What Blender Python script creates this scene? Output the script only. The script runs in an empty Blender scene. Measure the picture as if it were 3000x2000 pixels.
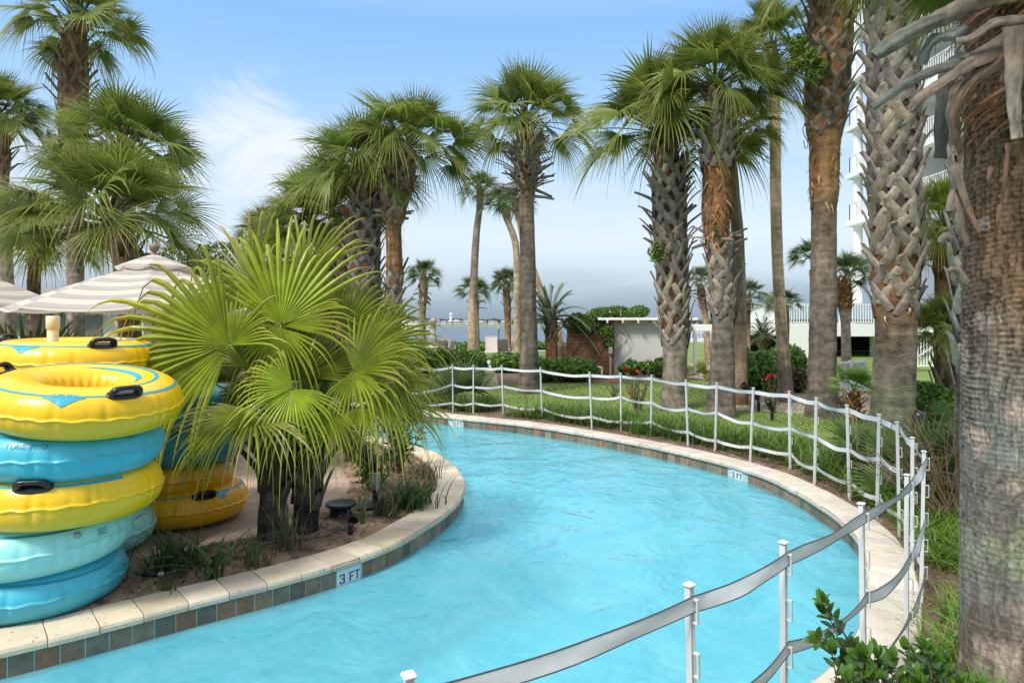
import bpy, bmesh, math, random
import numpy as np
from mathutils import Vector, Matrix, geometry

random.seed(7)
SC = bpy.context.scene
COL = SC.collection
H = 1.85            # eye height above the deck
F = 2000.0          # focal length in photo pixels
HY = 943.0          # horizon row in the photo
PI = math.pi


def P(px, py, Y):
    return np.array([(px - 1500) / F * Y, Y, H - (py - HY) / F * Y])


def V(x, y, Y):      # same for the 2352 px wide view of the photo
    return P(x * 1.27551, y * 1.27551, Y)


def G(px, py, z=0.0):
    Y = (H - z) * F / (py - HY)
    return np.array([(px - 1500) / F * Y, Y, z])


def nrm(v):
    v = np.asarray(v, float)
    return v / (np.linalg.norm(v) + 1e-12)


# ------------------------------------------------------------------ noise
def _hash(i, j, seed):
    h = (i * 374761393 + j * 668265263 + seed * 1442695041) & 0xffffffff
    h = ((h ^ (h >> 13)) * 1274126177) & 0xffffffff
    return ((h ^ (h >> 16)) & 0xffff) / 65535.0


def vnoise(x, y, seed=0, perx=None):
    x = np.asarray(x, float); y = np.asarray(y, float)
    xi = np.floor(x).astype(np.int64); yi = np.floor(y).astype(np.int64)
    fx = x - xi; fy = y - yi
    fx = fx * fx * (3 - 2 * fx); fy = fy * fy * (3 - 2 * fy)
    x1 = xi + 1
    if perx:
        xi = xi % perx; x1 = x1 % perx
    a = _hash(xi, yi, seed); b = _hash(x1, yi, seed)
    c = _hash(xi, yi + 1, seed); d = _hash(x1, yi + 1, seed)
    return (a * (1 - fx) + b * fx) * (1 - fy) + (c * (1 - fx) + d * fx) * fy


# ------------------------------------------------------------------ mesh builder
class MB:
    def __init__(self):
        self.v = []; self.c = []; self.f = []; self.n = 0

    def add(self, v, faces, col=(1, 1, 1), mat=0, smooth=True):
        v = np.asarray(v, float).reshape(-1, 3)
        n = len(v)
        c = np.asarray(col, float)
        if c.ndim == 1:
            c = np.tile(c, (n, 1))
        self.v.append(v); self.c.append(c)
        if isinstance(faces, np.ndarray):
            faces = [faces]
        for fa in faces:
            fa = np.asarray(fa, np.int64)
            if fa.ndim == 1:
                fa = fa[None, :]
            if len(fa):
                self.f.append((fa + self.n, mat, smooth))
        self.n += n

    def addpolys(self, v, polys, col=(1, 1, 1), mat=0, smooth=False):
        by = {}
        for p in polys:
            by.setdefault(len(p), []).append(list(p))
        self.add(v, [np.array(x) for x in by.values()], col, mat, smooth)

    def mesh(self, name):
        me = bpy.data.meshes.new(name)
        Vv = np.concatenate(self.v); C = np.concatenate(self.c)
        me.vertices.add(len(Vv)); me.vertices.foreach_set('co', Vv.ravel())
        idx = np.concatenate([f.ravel() for f, _, _ in self.f])
        tot = np.concatenate([np.full(len(f), f.shape[1]) for f, _, _ in self.f])
        st = np.concatenate([[0], np.cumsum(tot)[:-1]])
        me.loops.add(len(idx)); me.loops.foreach_set('vertex_index', idx.astype(np.int32))
        me.polygons.add(len(tot)); me.polygons.foreach_set('loop_start', st.astype(np.int32))
        me.polygons.foreach_set('material_index', np.concatenate([np.full(len(f), m) for f, m, _ in self.f]).astype(np.int32))
        sm = np.concatenate([np.full(len(f), s) for f, _, s in self.f])
        me.polygons.foreach_set('use_smooth', sm)
        at = me.color_attributes.new('Col', 'FLOAT_COLOR', 'POINT')
        at.data.foreach_set('color', np.concatenate([C, np.ones((len(C), 1))], 1).astype(np.float32).ravel())
        me.update(calc_edges=True)
        me.validate()
        return me

    def build(self, name, mats, parent=None, loc=None):
        me = self.mesh(name)
        for m in (mats if isinstance(mats, (list, tuple)) else [mats]):
            me.materials.append(m)
        return link(name, me, parent, loc)

    # ---- shapes
    def box(self, c, s, rot=None, b=0.0, col=(1, 1, 1), mat=0):
        bm = bmesh.new()
        bmesh.ops.create_cube(bm, size=1)
        bmesh.ops.scale(bm, vec=Vector([float(q) for q in s]), verts=bm.verts)
        if b > 0:
            bmesh.ops.bevel(bm, geom=list(bm.edges), offset=b, segments=1, affect='EDGES')
        bm.verts.index_update()
        v = np.array([q.co[:] for q in bm.verts])
        if rot is not None:
            v = v @ np.array(rot).T
        self.addpolys(v + np.asarray(c), [[q.index for q in f.verts] for f in bm.faces], col, mat)
        bm.free()

    def tube(self, path, r, n=8, cap=True, col=(1, 1, 1), mat=0, smooth=True, prof=None, up=None):
        path = np.asarray(path, float); m = len(path)
        r = np.broadcast_to(np.asarray(r, float), (m,)) if np.ndim(r) < 2 else np.asarray(r)
        T = np.gradient(path, axis=0); T /= (np.linalg.norm(T, axis=1, keepdims=True) + 1e-12)
        u = np.array([0, 0, 1.0]) if up is None else np.asarray(up, float)
        if abs(T[0] @ u) > .95:
            u = np.array([0, 1.0, 0]) if up is None else np.array([1.0, 0, 0])
        a = np.linspace(0, 2 * PI, n, endpoint=False)
        if prof is None:
            pr = np.stack([np.cos(a), np.sin(a)], 1)
        else:
            pr = np.asarray(prof, float); n = len(pr)
        out = []
        for i in range(m):
            s = nrm(np.cross(T[i], u)); u2 = np.cross(s, T[i]); u = u2
            if r.ndim == 2:
                out.append(path[i] + pr[:, :1] * s * r[i, 0] + pr[:, 1:] * u2 * r[i, 1])
            else:
                out.append(path[i] + r[i] * (pr[:, :1] * s + pr[:, 1:] * u2))
        v = np.concatenate(out)
        i0 = (np.arange(m - 1)[:, None] * n + np.arange(n)[None, :])
        i1 = (np.arange(m - 1)[:, None] * n + (np.arange(n)[None, :] + 1) % n)
        q = np.stack([i0, i1, i1 + n, i0 + n], -1).reshape(-1, 4)
        fs = [q]
        c = np.asarray(col, float)
        if c.ndim == 2:
            c = np.repeat(c, n, axis=0)
        self.add(v, fs, c, mat, smooth)
        if cap:
            base = self.n - m * n
            self.f.append((np.array([list(range(n - 1, -1, -1))]) + base, mat, False))
            self.f.append((np.array([list(range(n))]) + base + (m - 1) * n, mat, False))

    def lathe(self, prof, n=24, c=(0, 0, 0), col=(1, 1, 1), mat=0, smooth=True, R=None):
        prof = np.asarray(prof, float); m = len(prof)
        a = np.linspace(0, 2 * PI, n, endpoint=False)
        v = np.stack([prof[:, :1] * np.cos(a), prof[:, :1] * np.sin(a), np.repeat(prof[:, 1:], n, 1)], -1).reshape(-1, 3)
        if R is not None:
            v = v @ np.array(R).T
        i0 = (np.arange(m - 1)[:, None] * n + np.arange(n)[None, :])
        i1 = (np.arange(m - 1)[:, None] * n + (np.arange(n)[None, :] + 1) % n)
        self.add(v + np.asarray(c), np.stack([i0, i1, i1 + n, i0 + n], -1).reshape(-1, 4), col, mat, smooth)

    def strip(self, A, B, col=(1, 1, 1), mat=0, smooth=True):
        A = np.asarray(A, float); B = np.asarray(B, float); m = len(A)
        v = np.stack([A, B], 1).reshape(-1, 3)
        i = np.arange(m - 1) * 2
        self.add(v, np.stack([i, i + 1, i + 3, i + 2], 1), col, mat, smooth)

    def grid(self, g, col=(1, 1, 1), mat=0, smooth=True):   # g: (m,n,3)
        m, n = g.shape[:2]
        i = (np.arange(m - 1)[:, None] * n + np.arange(n - 1)[None, :])
        c = np.asarray(col, float)
        if c.ndim == 3:
            c = c.reshape(-1, 3)
        self.add(g.reshape(-1, 3), np.stack([i, i + 1, i + n + 1, i + n], -1).reshape(-1, 4), c, mat, smooth)


def link(name, data, parent=None, loc=None):
    o = bpy.data.objects.new(name, data)
    COL.objects.link(o)
    if parent is not None:
        o.parent = parent
    if loc is not None:
        o.location = [float(q) for q in loc]
    return o


def thing(name, label, cat, loc=(0, 0, 0), rz=0, group=None):
    o = link(name, None, None, loc)
    o.empty_display_size = .2
    o.rotation_euler.z = rz
    o['label'] = label; o['category'] = cat
    if group:
        o['group'] = group
    return o


def tag(o, label, cat, group=None):
    o['label'] = label; o['category'] = cat
    if group:
        o['group'] = group
    return o


def setting(o, kind='structure'):
    o['kind'] = kind
    return o


def rotz(a):
    c, s = math.cos(a), math.sin(a)
    return np.array([[c, -s, 0], [s, c, 0], [0, 0, 1.0]])


def frame(d, up=(0, 0, 1)):      # columns: side, along d, normal
    d = nrm(d); s = np.cross(d, up)
    if np.linalg.norm(s) < 1e-3:
        s = np.array([1.0, 0, 0])
    s = nrm(s); n = np.cross(s, d)
    return np.stack([s, d, n], 1)


def catmull(pts, step=.2, closed=False):
    p = np.asarray(pts, float)
    out = []
    n = len(p)
    for i in range(n if closed else n - 1):
        if closed:
            a, b, c, d = p[(i - 1) % n], p[i], p[(i + 1) % n], p[(i + 2) % n]
        else:
            a, b, c, d = p[max(i - 1, 0)], p[i], p[i + 1], p[min(i + 2, n - 1)]
        k = max(2, int(np.linalg.norm(c - b) / step) + 1)
        for t in np.linspace(0, 1, k, endpoint=False):
            out.append(.5 * (2 * b + (c - a) * t + (2 * a - 5 * b + 4 * c - d) * t * t + (3 * b - a - 3 * c + d) * t ** 3))
    if not closed:
        out.append(p[-1])
    return np.array(out)


def resample(p, step):
    seg = np.linalg.norm(np.diff(p, axis=0), axis=1)
    s = np.concatenate([[0], np.cumsum(seg)])
    k = max(2, int(round(s[-1] / step)) + 1)
    t = np.linspace(0, s[-1], k)
    return np.stack([np.interp(t, s, p[:, i]) for i in range(p.shape[1])], 1)


def normals2d(p):
    t = np.gradient(p[:, :2], axis=0)
    t /= np.linalg.norm(t, axis=1, keepdims=True)
    return np.stack([-t[:, 1], t[:, 0]], 1)


# ------------------------------------------------------------------ materials
def mat(name, col=(.5, .5, .5), rough=.6, var=0.0, vscale=4.0, bump=0.0, bscale=20.0, bstretch=(1, 1, 1), attr=False,
        spec=.5, transl=0.0, metallic=0.0, coat=0.0, stains=None, vstretch=(1, 1, 1), emit=0):
    m = bpy.data.materials.new(name); m.use_nodes = True
    nt = m.node_tree; N = nt.nodes; L = nt.links
    bs = N['Principled BSDF']; out = N['Material Output']
    bs.inputs['Roughness'].default_value = rough
    bs.inputs['Specular IOR Level'].default_value = spec
    bs.inputs['Metallic'].default_value = metallic
    bs.inputs['Coat Weight'].default_value = coat
    tc = N.new('ShaderNodeTexCoord')
    if attr:
        a = N.new('ShaderNodeVertexColor'); a.layer_name = 'Col'; csock = a.outputs['Color']
    else:
        a = N.new('ShaderNodeRGB'); a.outputs[0].default_value = (*col, 1); csock = a.outputs[0]

    def nz(scale, stretch, detail=6, rough_=.6):
        mp = N.new('ShaderNodeMapping'); mp.inputs['Scale'].default_value = stretch
        L.new(tc.outputs['Object'], mp.inputs['Vector'])
        t = N.new('ShaderNodeTexNoise'); t.inputs['Scale'].default_value = scale; t.inputs['Detail'].default_value = detail
        t.inputs['Roughness'].default_value = rough_
        L.new(mp.outputs[0], t.inputs['Vector'])
        return t.outputs['Fac']
    if var > 0:
        mr = N.new('ShaderNodeMapRange'); mr.inputs['From Min'].default_value = .25; mr.inputs['From Max'].default_value = .75
        mr.inputs['To Min'].default_value = 1 - var; mr.inputs['To Max'].default_value = 1 + var
        L.new(nz(vscale, vstretch), mr.inputs['Value'])
        mx = N.new('ShaderNodeVectorMath'); mx.operation = 'SCALE'
        L.new(csock, mx.inputs[0]); L.new(mr.outputs[0], mx.inputs['Scale']); csock = mx.outputs[0]
    if stains:
        sc, scol, lo, hi, st = stains
        mr = N.new('ShaderNodeMapRange'); mr.inputs['From Min'].default_value = lo; mr.inputs['From Max'].default_value = hi
        L.new(nz(sc, st, 8, .7), mr.inputs['Value'])
        mx = N.new('ShaderNodeMix'); mx.data_type = 'RGBA'
        L.new(mr.outputs[0], mx.inputs[0]); L.new(csock, mx.inputs[6]); mx.inputs[7].default_value = (*scol, 1)
        csock = mx.outputs[2]
    L.new(csock, bs.inputs['Base Color'])
    if bump > 0:
        b = N.new('ShaderNodeBump'); b.inputs['Strength'].default_value = 1.0; b.inputs['Distance'].default_value = bump
        L.new(nz(bscale, bstretch, 8), b.inputs['Height']); L.new(b.outputs[0], bs.inputs['Normal'])
    if emit:
        L.new(csock, bs.inputs['Emission Color']); bs.inputs['Emission Strength'].default_value = emit
    if transl > 0:
        tr = N.new('ShaderNodeBsdfTranslucent'); ms = N.new('ShaderNodeMixShader'); ms.inputs[0].default_value = transl
        L.new(csock, tr.inputs['Color']); L.new(bs.outputs[0], ms.inputs[1]); L.new(tr.outputs[0], ms.inputs[2])
        L.new(ms.outputs[0], out.inputs['Surface'])
    return m


M_LEAF = mat('palm_leaf', attr=True, rough=.45, var=.3, vscale=3, transl=.40, spec=.3)
M_LIME = mat('fan_leaf', attr=True, rough=.38, var=.3, vscale=7, transl=.34, spec=.35)
M_GRASS = mat('grass_blades', attr=True, rough=.5, var=.2, vscale=2, transl=.25)
M_SHRUB = mat('shrub_leaves', attr=True, rough=.45, var=.25, vscale=2.5, transl=.2)
M_TRUNK = mat('palm_trunk', attr=True, rough=.9, var=.5, vscale=9, bump=.035, bscale=14, bstretch=(1.6, 1.6, 5), spec=.15,
              stains=(5.0, (.16, .17, .11), .56, .80, (1, 1, .6)))
M_TRUNK_PALE = mat('palm_trunk_pale', attr=True, rough=.9, var=.3, vscale=8, bump=.02, bscale=14, bstretch=(1, 1, 6), spec=.15,
                   stains=(4.0, (.09, .07, .06), .58, .72, (1, 1, 1.6)))
M_BOOT = mat('leaf_base_wood', attr=True, rough=.8, var=.45, vscale=14, bump=.008, bscale=60, bstretch=(1, 1, .3), spec=.2)
M_BRANCH = mat('woody_stem', col=(.13, .09, .06), rough=.85, var=.3, vscale=20)
M_WHITE = mat('white_plastic', col=(.60, .60, .585), rough=.38, var=.05, vscale=6, stains=(5.0, (.50, .47, .40), .60, .85, (1, 1, .25)))
M_TAPE = mat('fence_webbing', col=(.60, .61, .61), rough=.7, var=.1, vscale=4, bump=.003, bscale=8, transl=.12)
M_EDGE = mat('webbing_edge', col=(.06, .06, .065), rough=.8)
M_BLACK = mat('black_plastic', col=(.012, .012, .014), rough=.32)
M_GREENBOX = mat('dark_green_plastic', col=(.010, .028, .020), rough=.4)
M_GREY = mat('grey_plastic', col=(.35, .35, .33), rough=.5, var=.08)
M_PVC = mat('cream_pipe', col=(.74, .66, .42), rough=.4, var=.04)
M_TAN = mat('tan_metal', col=(.42, .35, .27), rough=.45)
M_MESH = mat('brown_sling', col=(.10, .08, .065), rough=.8, bump=.002, bscale=200)
M_STUCCO = mat('pale_stucco', col=(.62, .60, .54), rough=.9, var=.08, vscale=1.2, bump=.004, bscale=60,
               stains=(1.3, (.40, .38, .33), .55, .85, (1, 1, .3)))
M_HOTEL = mat('hotel_paint', col=(.80, .81, .80), rough=.7, var=.03, vscale=.5)
M_HOTELIN = mat('hotel_wall', col=(.50, .53, .60), rough=.8, var=.04, vscale=.6)  # grey-lavender base colour stands for the shade behind the balconies
M_GLASS = mat('window_glass', col=(.04, .06, .08), rough=.05, spec=.8)
M_DARK = mat('undercroft_shade', col=(.02, .02, .022), rough=.9)
M_WOOD = mat('brown_slats', col=(.30, .15, .08), rough=.8, var=.4, vscale=6, vstretch=(.4, 1, 5), bump=.004, bscale=40)
M_ROOF = mat('grey_roofing', col=(.38, .37, .34), rough=.8, var=.15)
M_FLOWER = mat('red_petals', col=(.62, .015, .035), rough=.5, transl=.2)
M_YFLOWER = mat('yellow_petals', col=(.85, .45, .02), rough=.5, transl=.2)


def frond_color(mb): pass
# ------------------------------------------------------------------ palm leaves
def fan_leaf(mb, o, d, n, L, rng, nseg=36, spread=2.1, fuse=.42, droop=.35, cup=.15, curve=.25, base=(.05, .1, .02), tip=(.12, .16, .04),
             rows=(.03, .22, .42, .58, .74, .88, 1.0), lenvar=.08, twist=.5, back=.30, dry=0.0, wscale=1.0, taper=.85, dexp=1.7):
    d = nrm(d); n = np.asarray(n, float); n = nrm(n - (n @ d) * d); side = np.cross(d, n)
    s = np.array(rows); R = len(s)
    th = np.linspace(-spread, spread, nseg); dth = 2 * spread / (nseg - 1)
    li = L * (1 - back + back * np.cos(th * .9)) * rng.uniform(1 - lenvar, 1 + lenvar, nseg)
    dr = np.minimum(droop * (.45 + 2.4 * rng.random(nseg) ** 4), max(.75, droop))
    r = li[:, None] * s[None]
    t = np.clip((s - fuse) / (1 - fuse), 0, 1)[None]
    shrink = 1 - .28 * np.minimum(dr[:, None], 1.2) * t ** 2
    rr = np.minimum(r, li[:, None] * fuse) + np.maximum(r - li[:, None] * fuse, 0) * shrink
    cx = rr * np.cos(th)[:, None]; sx = rr * np.sin(th)[:, None]
    p = cx[..., None] * d + sx[..., None] * side
    hgt = cup * np.abs(sx) - curve * np.maximum(cx, 0) ** 2 / L
    p = p + hgt[..., None] * n
    p[..., 2] -= dr[:, None] * L * t ** dexp
    w = np.minimum(r * np.tan(dth / 2) * 1.08, (fuse * li[:, None]) * np.tan(dth / 2) * 1.08 * wscale * (1 - .97 * t ** taper))
    w = np.maximum(w, .0012)
    lat = -np.sin(th)[:, None, None] * d + np.cos(th)[:, None, None] * side
    lat = lat + n * (rng.uniform(-1, 1, nseg)[:, None, None] * twist * t[..., None])
    k = .42
    vl = p - lat * w[..., None] - n * (k * w[..., None])
    vr = p + lat * w[..., None] - n * (k * w[..., None])
    vm = p + n * (k * w[..., None])
    v = np.stack([vl, vm, vr], 2) + o
    c0 = np.asarray(base) * rng.uniform(.8, 1.2); c1 = np.asarray(tip)
    f = (s ** 2.5)[None, :, None] * rng.uniform(.4, 1.2, nseg)[:, None, None]
    f = np.clip(f, 0, 1)
    c = c0 * (1 - f) + c1 * f
    c = c * rng.uniform(.82, 1.18, nseg)[:, None, None]
    if dry > 0:
        br = (rng.random(nseg) < dry)[:, None, None] * np.clip((s - .55) / .3, 0, 1)[None, :, None]
        c = c * (1 - br) + np.array([.33, .24, .12]) * br
    c = np.repeat(c[:, :, None, :], 3, 2).copy()
    c[:, :, 1] *= 1.12
    i = np.arange(nseg)[:, None, None] * (R * 3) + np.arange(R - 1)[None, :, None] * 3 + np.arange(2)[None, None, :]
    q = np.stack([i, i + 1, i + 4, i + 3], -1).reshape(-1, 4)
    mb.add(v, q, c.reshape(-1, 3), smooth=False)


def petiole(mb, a, dirv, length, sag, w0, w1, col, k=7):
    t = np.linspace(0, 1, k)[:, None]
    pts = a + nrm(dirv) * length * t + np.array([0, 0, -1.0]) * sag * length * t ** 2
    r = np.stack([np.linspace(w0, w1, k), np.linspace(w0 * .5, w1 * .6, k)], 1)
    mb.tube(pts, r, 5, False, col, up=(0, 0, 1))
    return pts[-1], nrm(pts[-1] - pts[-2])


def crown_mesh(name, seed, nleaf=44, nseg=36, tone=(.048, .088, .024), tipc=(.33, .32, .07), sag=.72, lo=-6, rows=None, blade=.60):
    """A unit crown of fan leaves, about 1 m across its radius."""
    rng = np.random.default_rng(seed); mb = MB()
    for k in range(nleaf):
        u = (k + .5) / nleaf
        az = k * 2.39996 + rng.uniform(-.35, .35)
        el = math.radians(84 + (lo - 84) * u ** .85 + rng.uniform(-8, 8))
        dv = np.array([math.cos(el) * math.cos(az), math.cos(el) * math.sin(az), math.sin(el)])
        lp = .55 * rng.uniform(.75, 1.2) * (.7 + .5 * u)
        pc = np.array([.12, .16, .04]) * rng.uniform(.7, 1.2)
        e, td = petiole(mb, dv * .03 + np.array([0, 0, -.08 * u]), dv, lp, (.06 + .34 * u) * sag * .7, .016, .009, pc)
        n = nrm(np.array([0, 0, 1.0]) - td[2] * td + np.array([rng.uniform(-.3, .3), rng.uniform(-.3, .3), 0]))
        if td[2] > .8:
            n = -nrm(np.array([math.cos(az), math.sin(az), -.2]))
        age = u ** 1.3
        hang = rng.uniform(-.1, .75) * min(1, u * 1.6) if u > .18 else 0
        td = nrm(td + np.array([0, 0, -hang])); ro = rng.uniform(-.8, .8)
        n = nrm(np.array([0, 0, 1.0]) - td[2] * td + .25 * np.array([math.cos(az), math.sin(az), 0])) if td[2] < .8 else n
        n = n - (n @ td) * td; n = nrm(n); n = nrm(n * math.cos(ro) + np.cross(td, n) * math.sin(ro))
        tn = np.asarray(tone) * (1.22 - .35 * abs(u - .35)); tp = np.asarray(tipc) * (1 + .5 * age)
        kw = {} if rows is None else dict(rows=rows)
        fan_leaf(mb, e, td, n, blade * rng.uniform(.8, 1.1), rng, nseg, rng.uniform(1.6, 2.15), rng.uniform(.32, .44), (.14 + .30 * age) * sag * rng.uniform(.7, 1.3),
                 rng.uniform(.1, .45), rng.uniform(.1, .4) * sag, tn, tp, dry=.10 * age, **kw)
    return mb.mesh(name)


def pinnate_crown(name, seed, nleaf=26, tone=(.12, .17, .095), tipc=(.26, .30, .17)):
    rng = np.random.default_rng(seed); mb = MB()
    for k in range(nleaf):
        u = (k + .5) / nleaf; az = k * 2.39996 + rng.uniform(-.3, .3)
        el = math.radians(80 - 75 * u + rng.uniform(-6, 6))
        dv = np.array([math.cos(el) * math.cos(az), math.cos(el) * math.sin(az), math.sin(el)])
        m = 26; t = np.linspace(0, 1, m)[:, None]
        ln = rng.uniform(.9, 1.15)
        pts = dv * ln * t + np.array([0, 0, -1]) * (.25 + .55 * u) * t ** 2.2
        mb.tube(pts, np.linspace(.014, .003, m), 4, False, np.array(tone) * 1.5)
        T = np.gradient(pts, axis=0); T /= np.linalg.norm(T, axis=1, keepdims=True)
        for sgn in (-1, 1):
            for i in range(4, m):
                sd = nrm(np.cross(T[i], [0, 0, 1.0])) * sgn
                dd = nrm(T[i] * .75 + sd * .75 + np.array([0, 0, .35]))
                L = .30 * (1 - .6 * abs(i / m - .45)) * rng.uniform(.85, 1.1)
                q = np.linspace(0, 1, 4)[:, None]
                pp = pts[i] + dd * L * q + np.array([0, 0, -1]) * L * .35 * q ** 2
                wv = nrm(np.cross(dd, [0, 0, 1.0])) * .009 * (1 - q ** 2 * .95)
                c = (np.array(tone) * (1 - q) + np.array(tipc) * q) * rng.uniform(.8, 1.2)
                mb.strip(pp - wv, pp + wv, np.repeat(c, 2, 0))
    return mb.mesh(name)


# ------------------------------------------------------------------ trunks
GREY = np.array([.285, .24, .19]); DGREY = np.array([.205, .172, .142]); TAN = np.array([.45, .325, .22]); ORANGE = np.array([.33, .185, .085])
RUST = np.array([.24, .115, .055]); MOSS = np.array([.17, .175, .115])


def trunk_shape(mb, path, rad, stops, rng, n=20, step=.05, rough=.03, flare=.25):
    p = catmull(path, .2); p = resample(p, step); m = len(p)
    z = p[:, 2]
    rz_ = np.interp(z, [q[0] for q in rad], [q[1] for q in rad])
    rz_ = rz_ * (1 + flare * np.exp(-(z - z[0]) / .25))
    a = np.linspace(0, 2 * PI, n, endpoint=False)
    A, Z = np.meshgrid(a / (2 * PI) * 8, z)
    sd = int(rng.integers(1000))
    rings = vnoise(A * .5, Z * 16, sd, 4) * .6 + vnoise(A, Z * 38, sd + 1, 8) * .4
    cracks = vnoise(A * 2.5, Z * 3.0, sd + 2, 20)
    big = vnoise(A * .4, Z * 1.2, sd + 4, 3)
    rr = rz_[:, None] * (1 + rough * (rings - .5) * 2 + rough * .8 * (cracks - .5) * 2 + .06 * (big - .5))
    v = np.stack([p[:, None, 0] + rr * np.cos(a), p[:, None, 1] + rr * np.sin(a), np.repeat(z[:, None], n, 1)], -1)
    cs = np.stack([np.interp(z, [q[0] for q in stops], [q[1][i] for q in stops]) for i in range(3)], 1)
    c = np.repeat(cs[:, None], n, 1) * (.42 + .72 * rings + .55 * (cracks - .5) + .45 * (big - .35))[..., None]
    v = np.concatenate([v, v[:, :1]], 1); c = np.concatenate([c, c[:, :1]], 1)
    mb.grid(v[:, ::-1], c[:, ::-1])
    return p, rz_


def boots(mb, p, rz_, z0, z1, rng, dz=.045, wid=.05, h=.28, stub=.26, splay=40, size=1.0, col=(.24, .21, .18), colvar=.25, spread=.55, thick=.012, lift=1.0, droop=0.0):
    zz = p[:, 2]; k = 0; z = z0
    PROF = [(-1, -.6), (-.55, .75), (0, 1.15), (.55, .75), (1, -.6), (0, -.25)]
    while z < z1:
        phi = k * 2.39996 + rng.uniform(-.12, .12)
        u = (z - z0) / max(z1 - z0, .01)
        cx = np.interp(z, zz, p[:, 0]); cy = np.interp(z, zz, p[:, 1]); r = float(np.interp(z, zz, rz_))
        sp = math.radians(splay * rng.uniform(.6, 1.35)); st = stub * rng.uniform(.55, 1.35)
        hh = h * rng.uniform(.85, 1.15) * size
        c = np.asarray(col) * rng.uniform(1 - colvar, 1 + colvar) * np.array([1, rng.uniform(.92, 1.02), rng.uniform(.82, 1.0)])
        lean = rng.uniform(-.22, .22)

        def pt(dphi, dz_, rad_):
            a = phi + dphi
            return np.array([cx + rad_ * math.cos(a), cy + rad_ * math.sin(a), z + dz_])
        rb = r * lift
        tipr = rb + .05 * size + st * math.sin(sp) * size
        tipz = hh + st * math.cos(sp) * size - droop * st
        big = 0 if rng.random() < .5 else 1
        for q, sgn in enumerate((-1, 1)):
            ws = spread * rng.uniform(.85, 1.1)
            if q == big:
                path = [pt(sgn * ws, 0, rb * .97), pt(sgn * ws * .62, hh * .42, rb + .012), pt(sgn * ws * .2 + lean * .3, hh * .85, rb + .04 * size),
                        pt(lean * .6, hh + (tipz - hh) * .5, (rb + .04 * size + tipr) / 2), pt(lean, tipz, tipr)]
                wv = np.array([1.25, 1.15, 1.0, .8, .62]) * wid * size
            else:
                path = [pt(sgn * ws, 0, rb * .96), pt(sgn * ws * .6, hh * .42, rb + .008), pt(sgn * ws * .15 + lean * .3, hh * .86, rb + .026 * size)]
                wv = np.array([1.25, 1.15, .9]) * wid * size
            path = catmull(np.array(path), .2 * hh) if wid > .055 else np.array(path)
            m = len(path); wv = np.interp(np.linspace(0, 1, m), np.linspace(0, 1, len(wv)), wv)
            cc = np.linspace(.72, 1.12, m)[:, None] * c
            if q == big:
                cc[-1] *= .62
            mb.tube(path, np.stack([wv, np.full(m, thick * size) * np.linspace(1.2, 1, m)], 1), 6, True, cc, up=(math.cos(phi), math.sin(phi), .15), prof=PROF, smooth=False)
        z += dz * rng.uniform(.8, 1.2); k += 1


def flakes(mb, p, rz_, z0, z1, rng, n=60, ln=.16, w=.03, col=(.26, .12, .05)):
    zz = p[:, 2]
    for _ in range(n):
        z = rng.uniform(z0, z1); a = rng.uniform(0, 2 * PI)
        c = np.array([np.interp(z, zz, p[:, 0]), np.interp(z, zz, p[:, 1]), z]); r = float(np.interp(z, zz, rz_))
        rd = np.array([math.cos(a), math.sin(a), 0]); tg = np.array([-rd[1], rd[0], 0])
        l = ln * rng.uniform(.4, 1.6)
        t = np.linspace(0, 1, 4)[:, None]
        dirv = tg * rng.uniform(-.8, .8) + np.array([0, 0, -1.0])
        pts = c + rd * (r * .99 + .05 * rng.uniform(.1, 1.2) * np.sin(t * 2.4)) + dirv * l * t
        wv = tg * w * rng.uniform(.4, 1.2) * (1 - .75 * t)
        mb.strip(pts - wv, pts + wv, np.asarray(col) * rng.uniform(.6, 1.9))


CROWNS = [crown_mesh('fan_crown', 11 + i, 36 + 3 * (i % 3), 38, tone=t_) for i, t_ in enumerate(
    [(.115, .175, .028), (.138, .190, .032), (.118, .168, .032), (.148, .195, .032), (.108, .168, .030)])]
CROWNS_FAR = [crown_mesh('far_fan_crown', 31 + i, 30, 22, rows=(.03, .42, .72, 1.0), tone=(.085, .128, .052), tipc=(.17, .20, .08)) for i in range(3)]
PINNATE = [pinnate_crown('feather_crown', 41 + i) for i in range(2)]
for me in CROWNS + CROWNS_FAR + PINNATE:
    me.materials.append(M_LEAF)
USED = [0]


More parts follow.
